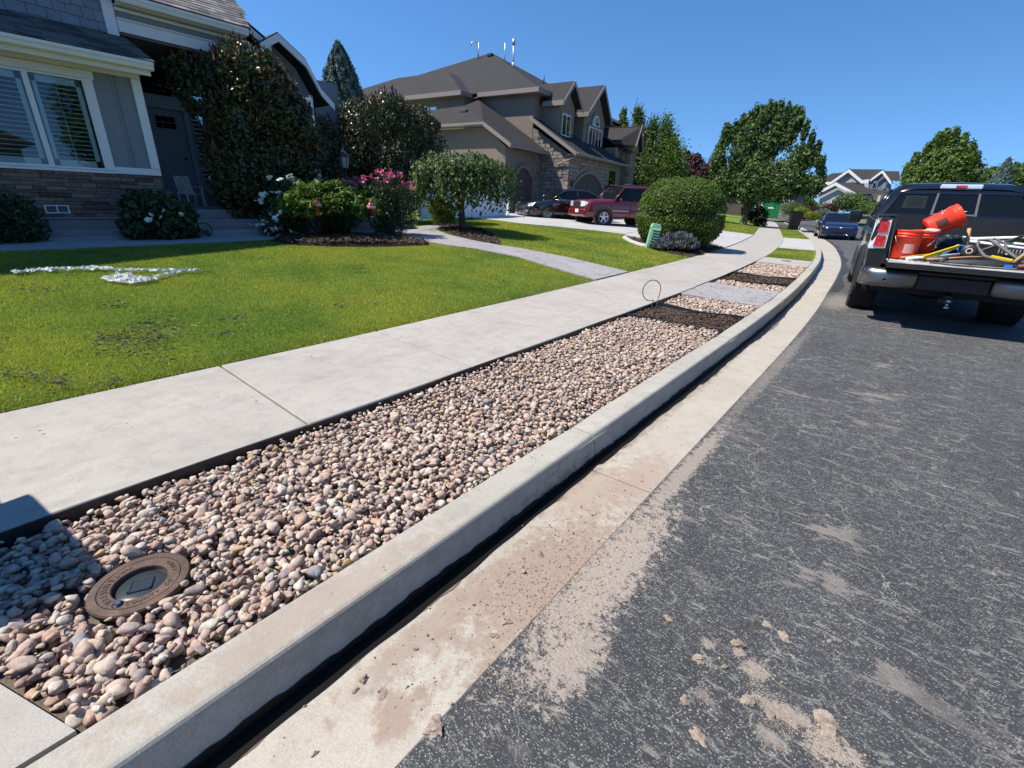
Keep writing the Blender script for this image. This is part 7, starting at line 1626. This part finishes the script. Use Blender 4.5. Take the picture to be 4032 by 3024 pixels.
clod_cloud('gutter_dirt', [(-.72, 1.35, .10, .16, 700), (-.66, 1.15, .09, .12, 600), (-.80, 1.1, .09, .14, 450), (-.62, 1.55, .08, .2, 400), (-.75, 1.7, .12, .25, 400), (-.86, 1.4, .05, .3, 300), (-.62, .78, .06, .04, 120), (-.72, .85, .15, .2, 160), (-.86, .62, .08, .05, 60), (-.8, 2.4, .2, .7, 120), (-.9, 4.5, .15, 1.5, 60), (-1.0, .6, .05, .4, 60)], 'crumbs and clods of dried mud in the gutter', .003, .016, zf=zg)
clod_cloud('road_grit', [(.22, 1.24, .06, .035, 700), (.10, 1.27, .06, .025, 450), (.0, 1.35, .03, .03, 250), (.05, 1.18, .12, .05, 300), (-.15, 1.3, .12, .12, 300), (.12, 1.08, .18, .25, 160), (-.1, 1.0, .2, .35, 170), (.6, 1.2, .4, .4, 150), (0, 1.9, .35, .8, 160), (.6, 2.8, .8, 1., 100), (-.45, 1.2, .08, .5, 240), (-.5, 2.2, .1, .7, 100), (1.2, 1.6, .6, .7, 80)], 'loose pale grit and mud crumbs on the asphalt', .002, .011, zf=zg)
RV3 = [rock_variant(900+i, 4) for i in range(6)]
def clod(px_, py_, s, label, h=.35, z0=0.0):
    d = (m3 @ Vector((px_-2016, -(py_-1512), -F_PX))); t_ = -(H-z0)/d.z; x_, y_ = d.x*t_, d.y*t_
    V_, F_ = RV3[random.randrange(6)]; n_ = np.zeros(len(V_)); ph = rng.uniform(0, 6, 8)
    for i, (fr, am) in enumerate(((3, .10), (6, .09), (11, .07), (17, .06), (26, .045))):
        k_ = rng.normal(size=3); k_ *= fr/np.linalg.norm(k_); k2 = rng.normal(size=3); k2 *= fr/np.linalg.norm(k2); n_ += am*np.sin(V_ @ k_ + ph[i])*np.sin(V_ @ k2 + ph[i-1])*1.6
    V_ = V_*(1+n_)[:, None]*np.array([s, s*.85, s*h*2.3]); rnf = np.clip(.5 + .35*n_[F_[:, 0]]/.3 + rng.normal(0, .12, len(F_)), 0, 1)
    me = np_mesh('mud_clod', V_, F_, CLOD, rnf, False); o = link_mesh('mud_clod', me); o.location = (x_, y_, float(zg(np.float64(x_), np.float64(y_)))+s*h*.35); o.rotation_euler = (0, 0, random.uniform(0, 6)); return tag(o, label, 'mud clod', 'dried mud clods on the gutter and road')
def c4(x, y): return 2200+x/1.3825, 2100+y/1.3825
def c2(x, y): return 1200+x*.798, 1700+y*.798
clod(*c4(980, 625), .035, 'round mud clod with a dark hollow, largest of those on the asphalt'); clod(*c4(760, 695), .03, 'mud clod left of the hollow one, with a smear trailing below'); clod(*c4(1220, 575), .028, 'pinkish flat mud clod right of the hollow one'); clod(*c4(590, 475), .022, 'small round mud clod nearest the gutter, on the asphalt')
clod(*c4(1130, 515), .020, 'flat mud clod above the pinkish one', .2); clod(*c4(900, 745), .018, 'small mud clod below and between the two large ones'); clod(*c4(1030, 930), .032, 'crumbly mud clod at the left end of the big smear', .25); clod(*c4(1150, 1005), .022, 'pale wedge shaped mud clod under the smear'); clod(*c4(755, 1120), .028, 'flat brown mud clod near the bottom edge of the road', .22); clod(*c4(685, 925), .020, 'small brown mud clod left of the smear', .25); clod(*c4(1465, 1060), .055, 'broad flat mud clod at the right end of the smear', .13); clod(*c4(1465, 610), .013, 'tiny pale clod right of the pinkish one'); clod(*c4(1410, 320), .007, 'tiny pale pebble alone on the asphalt')
clod(*c2(285, 1212), .020, 'dark mud clod in the near gutter', .4); clod(*c2(253, 1262), .013, 'small dark mud clod beside the larger one in the near gutter', .5); clod(*c2(645, 1460), .040, 'wide cracked mud clod where the gutter meets the dark seam', .2); clod(*c2(45, 1583), .012, 'small mud clod at the bottom edge of the gutter', .4); clod(*c2(1075, 680), .028, 'dark clod at the top of the muddy patch in the gutter', .45); clod(*c2(1160, 600), .022, 'small clod just above the muddy patch in the gutter', .4); clod(*c2(1000, 940), .022, 'brown clod at the middle of the muddy patch', .35); clod(*c2(1145, 980), .020, 'brown clod at the lower right of the muddy patch', .35); clod(*c2(930, 1005), .022, 'elongated clod at the foot of the muddy patch', .3); clod(*c2(545, 1065), .011, 'tiny grey pebble in the middle of the gutter slab', .6); clod(*c2(385, 1290), .028, 'thin reddish mud smear in the near gutter', .08)
# ------------------------------------------------------------------ bins, pillar, far things
def bin_(loc, rz, mat, label, h=1.05, cat='bin'):
    b = empty('wheeled_bin', loc, rz, label, cat, 'wheeled bins along the street'); k = h/1.05; mb = MB()
    mb.prism([(-.24*k, -.26*k, .06), (.24*k, -.26*k, .06), (.29*k, -.34*k, .98*k), (-.29*k, -.34*k, .98*k)], (0, .01, 0))
    P = []
    for z, w_, y0, y1 in ((.05, .24, -.26, .24), (.5, .265, -.30, .31), (.95, .29, -.34, .38), (.98, .31, -.36, .40)): P.append([(-w_*k, y0*k, z*k), (w_*k, y0*k, z*k), (w_*k, y1*k, z*k), (-w_*k, y1*k, z*k)])
    mb = MB(); mb.grid(P, 0, False, closed=True); mb.add(P[0], [[0, 1, 2, 3]]); mb.add(P[-1], [[0, 1, 2, 3]]); mb.build('body', mat, b, fixn=True)
    MB().prism([(-.32*k, -.39*k, .985*k), (.32*k, -.39*k, .985*k), (.31*k, 0, 1.07*k), (.29*k, .44*k, 1.03*k), (-.29*k, .44*k, 1.03*k), (-.31*k, 0, 1.07*k)], (0, 0, .02)).build('lid', mat, b, fixn=True)
    for s in (-1, 1): tyre(b, (s*.30*k, .33*k, .12*k), .12*k, .05, .07*k, 'five', s, mat='plastic_black')
    MB().tube([(-.22*k, .47*k, .95*k), (.22*k, .47*k, .95*k)], .015, 6).build('handle', mat, b)
    return b
BROWNBIN = simple('dark_brown_bin', (.022, .016, .014), .5); GREENBIN = simple('green_bin', (.01, .17, .055), .45)
bin_((-7.05, 42.9, .13), R_(200), BROWNBIN, 'dark brown wheeled bin standing on the grass strip by the far kerb', 1.35)
bin_((-2.88, -1.22, .152), R_(8), BROWNBIN, 'unseen dark wheeled bin added out of frame to cast the shadow across the rock bed', 1.37)  # bin added out of frame to throw the shadow on the rocks
gbn = (-16.6, 81, .2); o = empty('green_container', gbn, R_(10), 'bright green waste container far along the sidewalk under the maple', 'container')
MB().box(-1.2, 1.2, -.8, .8, .3, 2.6, b=.06).build('body', GREENBIN, o); MB().box(-1.3, 1.3, -.9, .9, 2.6, 2.75, b=.04).build('lid', simple('dark_green_lid', (.01, .09, .035), .5), o); MB().box(-.6, .2, -.83, -.8, 1.55, 1.75).build('print', MAT['white'], o)
for s in (-1, 1): MB().box(s*1.05, s*1.2, -.82, -.8, .3, 2.6).build('rib', GREENBIN, o)
o = empty('mailbox_pillar', (-13.9, 75.5, .2), R_(10), 'stacked stone mailbox pillar with a pale cap beyond the dark bin', 'pillar')
MB().box(-.62, .62, -.5, .5, 0, 2.5).build('core', simple('pillar_core', (.16, .15, .14), .9), o); MB().box(-.75, .75, -.62, .62, 2.5, 2.7, b=.04).build('cap', simple('pale_cap', (.5, .49, .47), .7), o)
z = .0
while z < 2.45:
    h_ = random.uniform(.14, .24); s = -.64
    while s < .64:
        w_ = random.uniform(.25, .55); b_ = min(s+w_, .66); m1 = MB(); m1.box(s+.01, b_-.01, -.56-random.uniform(0, .06), -.5, z+.01, min(z+h_, 2.48)-.01, b=.02); link_mesh('stone', rnd_mesh(m1, 'stone', m_attr('pillar_stone', [(0, (.2, .19, .18)), (1, (.45, .42, .39))], .85) if 'pillar_stone' not in bpy.data.materials else bpy.data.materials['pillar_stone'], random.random()), o); s += w_
    z += h_
# white vinyl fence between the two lots
fe = empty('vinyl_fence', (-13.6, 13.8, .7), 0, 'white vinyl privacy fence between the two houses, behind the weeping tree', 'fence')
fa, fb = Vector((-12.6, 10.4, 0)), Vector((-14.9, 17.6, 0)); L = (fb-fa).length; dd_ = (fb-fa).normalized(); ang = math.atan2(dd_.y, dd_.x); n = int(L/.28)
base_t = Matrix.Rotation(ang, 4, 'Z')
bd = MB().box(0, .27, -.02, .02, .05, 1.35, b=.006).mesh('board', MAT['vinyl'])
for i in range(n):
    p_ = fa + dd_*(i*.28); o = bpy.data.objects.new('board', bd); COL.objects.link(o); o.parent = fe; o.location = (p_.x+13.6, p_.y-13.8, 0); o.rotation_euler = (0, 0, ang)
for i in range(5):
    p_ = fa + dd_*(L*i/4); o = MB().box(-.06, .06, -.06, .06, -.1, 1.5, b=.01).build('post', MAT['vinyl'], fe); o.location = (p_.x+13.6, p_.y-13.8, 0); o.rotation_euler = (0, 0, ang)
mb = MB(); mb.box(0, L, -.03, .03, 1.35, 1.43); o = mb.build('rail', MAT['vinyl'], fe); o.location = (fa.x+13.6, fa.y-13.8, 0); o.rotation_euler = (0, 0, ang)
# ------------------------------------------------------------------ grey house across the bend
GRYS = simple('light_grey_stucco', (.42, .40, .39), .9, var=.06, scale=1); GRYR = simple('far_roof', (.075, .07, .072), .9, var=.25, scale=6)
FY = 78.0
def fp(px_, py_, y=FY): return at_depth(px_, py_, y)
o0 = fp(3350, 850); h3 = empty('far_grey_house', (o0[0], FY, .2), 0, 'pale grey gabled house with white barge boards at the bend beyond the blue sedan', 'house')
K3 = dict(parent=h3, w=True)
def z5f(x, y): return 3232+x*.4822, 550+y*.4822
def facade(name, pts, mat, depth=9., y=FY, th=None):
    P = [fp(*z5f(*p), y) for p in pts]; return MB().prism(P, (0, th or depth, 0)).build(name, mat, fixn=True, **K3)
def line_board(name, pts, y, h_, mat='white', t_=.15):
    mb = MB()
    for a, b in zip(pts[:-1], pts[1:]):
        A, B = fp(*z5f(*a), y), fp(*z5f(*b), y); mb.prism([A, B, (B[0], B[1], B[2]-h_), (A[0], A[1], A[2]-h_)], (0, -t_, 0))
    return mb.build(name, MAT[mat] if isinstance(mat, str) else mat, fixn=True, **K3)
facade('front_wall', [(-20, 560), (-20, 430), (125, 365), (300, 450), (320, 560)], GRYS, 10, FY-2)
facade('upper_wall', [(-60, 440), (-60, 360), (85, 345), (230, 255), (340, 330), (390, 335), (390, 440)], GRYS, 12, FY+1)
facade('gable_upper', [(85, 345), (230, 250), (345, 335), (345, 350), (85, 350)], GRYS, 5, FY+.5)
line_board('barge_board', [(-25, 425), (125, 348), (298, 442)], FY-2.4, .4); line_board('barge_board', [(-70, 348), (82, 345), (232, 240), (338, 330), (395, 328)], FY-.2, .4)
facade('side_wing', [(300, 570), (300, 450), (420, 450), (420, 570)], simple('blue_grey_wall', (.30, .33, .35), .9), 9, FY-1)
facade('upper_wing', [(390, 430), (390, 335), (430, 330), (500, 265), (560, 350), (560, 430)], simple('dark_grey_wall', (.16, .16, .17), .9), 6, FY+1.2)
facade('porch_wall', [(414, 570), (414, 442), (600, 436), (600, 570)], simple('far_porch_stone', (.13, .115, .10), .9, var=.4, scale=3), 7, FY-.6)
MB().box(*(lambda a, b: (a[0], b[0]))(fp(*z5f(440, 560), FY-1.6), fp(*z5f(462, 560), FY-1.6)), FY-2.2, FY-1.6, 0.2, fp(*z5f(440, 455), FY-1.6)[2]).build('porch_post', simple('far_post', (.5, .46, .4), .9), **K3)
line_board('barge_board', [(410, 320), (507, 248), (575, 340)], FY+.8, .35)
mb = MB()
def rp(pts, y0, y1_):                                             # roof slabs running back from the gables
    for a, b in zip(pts[:-1], pts[1:]):
        A, B = fp(*z5f(*a), y0), fp(*z5f(*b), y0); up_ = .12; mb.prism([(A[0], A[1], A[2]+up_), (B[0], B[1], B[2]+up_), (B[0], B[1], B[2]), (A[0], A[1], A[2])], (0, y1_-y0, 0))
rp([(-25, 425), (125, 348), (298, 442)], FY-2.3, FY+9); rp([(-70, 350), (82, 345), (232, 240), (338, 330)], FY, FY+12); rp([(400, 325), (507, 248), (575, 340)], FY+1, FY+9)
A = [fp(*z5f(*p), FY-1.5) for p in ((140, 350), (262, 352), (440, 412), (575, 418), (575, 436), (300, 448))]
mb.prism(A, (0, .3, 0)); A = [fp(*z5f(*p), FY+.9) for p in ((240, 240), (505, 243), (430, 318), (340, 326))]; mb.prism(A, (0, .2, 0)); A = [fp(*z5f(*p), FY+3) for p in ((520, 255), (640, 258), (650, 340), (575, 335))]; mb.prism(A, (0, .2, 0)); A = [fp(*z5f(*p), FY+2.5) for p in ((0, 325), (90, 275), (190, 268), (90, 340), (0, 345))]; mb.prism(A, (0, .2, 0))
mb.build('roof', GRYR, fixn=True, **K3)
def fwin(x0, y0, x1, y1, y):
    A, B = fp(*z5f(x0, y1), y), fp(*z5f(x1, y0), y); w_ = MB().box(A[0], B[0], y-.1, y, A[2], B[2]).build('window', MAT['white'], **K3); d_ = (B[0]-A[0]); hh_ = B[2]-A[2]
    for i in range(2): MB().box(A[0]+d_*(.09+.46*i), A[0]+d_*(.45+.46*i), y-.13, y-.1, A[2]+hh_*.08, B[2]-hh_*.08).build('pane', REFL, w_)
fwin(82, 482, 127, 535, FY-2); fwin(418, 340, 475, 402, FY+1.2); fwin(505, 345, 548, 400, FY+1.2)
A, B = fp(*z5f(318, 545), FY-1), fp(*z5f(415, 460), FY-1); MB().box(A[0], B[0], FY-1.2, FY-1, A[2], B[2]).build('garage_door', simple('pale_blue_door', (.30, .36, .40), .6), **K3)
# low pale wall, beds and shrubs by the bend
A, B = fp(*z5f(-10, 575), FY-5), fp(*z5f(175, 540), FY-5); tag(MB().box(A[0], B[0], FY-5.2, FY-5, .2, B[2]).build('garden_wall', simple('cream_wall', (.55, .51, .44), .8)), 'low cream garden wall below the far grey house', 'wall')
def farshrub(px_, py_, r_, y, mat, label, n=1500, ls=.16):
    c = fp(px_, py_, y); r_ = r_*.62; tree('far_shrub', (c[0], y, .1), [(c[0], y, c[2], r_*1.3, r_, r_*.8), (c[0]+r_*.5, y, c[2]-.1, r_, r_, r_*.6)], n, ls, mat, label, 'shrub', 'shrubs at the bend of the street')
farshrub(*z5f(240, 510), 2.1, FY-8, DARKG, 'round dark pine shrub left of the far garage door', 7000, .2); farshrub(*z5f(360, 560), 1.6, FY-9, MIDG, 'pale green shrub under the far garage door', 3500)
farshrub(3187, 832, 1.3, 62, PLUM, 'dark red shrub in the bed at the bend', 3500); farshrub(3245, 826, 1.5, 63, MIDG, 'soft green shrub right of the red one at the bend', 3500); farshrub(3155, 833, 1.0, 61, YEL, 'yellow green shrub left of the red one at the bend', 2200); farshrub(3197, 848, .8, 56, YEL, 'low yellow flowering mound in front of the red shrub', 1800); farshrub(3120, 822, 1.6, 66, DARKG, 'dark green shrub behind the stone pillar', 3500); farshrub(3270, 818, .8, 60, PLUM, 'small dark shrub before the cream wall', 1500); farshrub(3240, 845, 1.1, 58, LAVF, 'grey green ground shrub along the bend', 2500)
farshrub(3460, 820, 1.2, 58, MIDG, 'green shrub just left of the truck window post', 2500)
# far kerb and pale drive across the road
pts_ = []
# house behind the maple
b_ = at_depth(2900, 850, 95); h4 = empty('far_brown_house', (b_[0], 95, .2), 0, 'low brown house glimpsed under the maple crown', 'house'); MB().box(-9, 9, 0, 8, 0, 4.2).build('wall', simple('far_brown_wall', (.16, .125, .11), .9), h4); MB().prism([(-10, -1, 4.1), (10, -1, 4.1), (7, 4, 7.2), (-7, 4, 7.2)], (0, .3, .1)).build('roof', GRYR, h4, fixn=True); MB().box(-5, 1, -.08, 0, .1, 2.9).build('garage_door', DOORB, h4); MB().box(2.5, 4, -.08, 0, 1, 2.6).build('window', MAT['white'], h4)
# far hills of foliage so the horizon is closed with trees
for i, (px_, r_, y, mt_, lab) in enumerate(((3050, 3.0, 105, DARKG, 'distant dark tree behind the stone pillar'), (3170, 2.2, 110, MIDG, 'distant bright tree left of the far grey house'), (2830, 2.6, 100, DARKG, 'distant dark tree left of the maple trunk'), (3600, 2.0, 95, DARKG, 'distant tree low behind the truck window'))):
    c = at_depth(px_, 815, y); tree('distant_tree', (c[0], y, .1), sub_lumps(c[0], y, 2.6, r_*1.3, r_, 2.4, 8, .5), 6000, .42, mt_, lab, 'tree', 'distant trees closing the street')
# ------------------------------------------------------------------ the other side of the street, out of frame but mirrored in the windows
h5 = empty('opposite_house', (17, -3, .2), R_(0), 'tan house across the street, mirrored in the windows', 'house')
MB().box(0, 8, -7, 7, 0, 3.2).build('wall', simple('tan_wall', (.35, .30, .24), .9), h5); MB().prism([(-.6, -7.6, 3.1), (-.6, 7.6, 3.1), (-.6, 0, 6.6)], (9, 0, 0)).build('roof', GRYR, h5, fixn=True)
c = (12.5, 7.4, .2); tree('street_tree', c, sub_lumps(12.5, 7.4, 4.2, 2.2, 2.2, 2.8, 14, .45), 12000, .22, DARKG, 'dark tree across the street, mirrored in the front window', 'tree', tr=((12.5, 7.4, 3.2), .18, .1))
c = (16, -12, .2); tree('street_tree', c, sub_lumps(16, -12, 4.0, 2.4, 2.4, 2.4, 14, .45), 10000, .22, DARKG, 'second dark tree across the street, beside the tan house', 'tree', tr=((16, -12, 3.), .18, .1))
tag(drape('opposite_lawn', [(9.2, -12), (40, -12), (40, 40), (8, 40)], .0, MAT['lawn'], step=4, zf=lambda x, y: .05, skirt=0), kind='structure')
P = [[(float(xa(y))+9.2, y, .0), (float(xa(y))+9.7, y, .12), (float(xa(y))+40, y, .35)] for y in np.arange(20, 120, 3.)]
tag(MB().grid(P, 0, True).build('far_verge', simple('far_verge', (.13, .12, .07), .95, var=.4, scale=.8)), kind='structure')

# small dry leaves and dark crumbs on the concrete
LL = m_attr('dry_leaf', [(0, (.05, .03, .02)), (.6, (.16, .09, .04)), (1, (.34, .25, .13))], .8, .3, 30)
V = []; Fa = []; k = 0
def litter(x0, x1, y0, y1, n, zf, smin=.004, smax=.014):
    global k
    for i in range(n):
        y_ = random.uniform(y0, y1); x_ = x0(y_) + (x1(y_)-x0(y_))*random.random(); s_ = random.uniform(smin, smax)*random.random()**.5; a = random.uniform(0, 6.28); z_ = zf(x_, y_)+.002
        c_, s2 = math.cos(a)*s_, math.sin(a)*s_; V.extend([(x_-c_, y_-s2, z_), (x_+s2*.5, y_-c_*.5, z_+s_*.3), (x_+c_, y_+s2, z_+.001), (x_-s2*.5, y_+c_*.5, z_+s_*.25)]); Fa.append((k, k+1, k+2, k+3)); k += 4
litter(lambda y: float(xw_in(y))+.02, lambda y: float(xw_out(y))-.02, -.3, 16, 170, lambda x, y: .185)
litter(lambda y: float(xo(y))-.16, lambda y: float(xo(y))-.03, -.3, 6, 60, lambda x, y: .1465, .002, .006)
litter(lambda y: float(xw_out(y))+.03, lambda y: float(xr(y))-.02, 7.55, 9.05, 60, lambda x, y: .146, .01, .03)
litter(lambda y: float(xw_out(y))+.03, lambda y: float(xr(y))-.02, -.1, 5.3, 130, lambda x, y: .128, .006, .018)
litter(lambda y: float(xw_in(y))-2.5, lambda y: float(xw_in(y))-.1, 0, 8, 130, lambda x, y: z1(x, y)+.03, .008, .02)
tag(link_mesh('leaf_litter', np_mesh('leaf_litter', V, Fa, LL, rng.random(len(Fa)))), 'tiny dry leaves and crumbs strewn over the sidewalk, kerb and rocks', 'litter', kind='stuff')
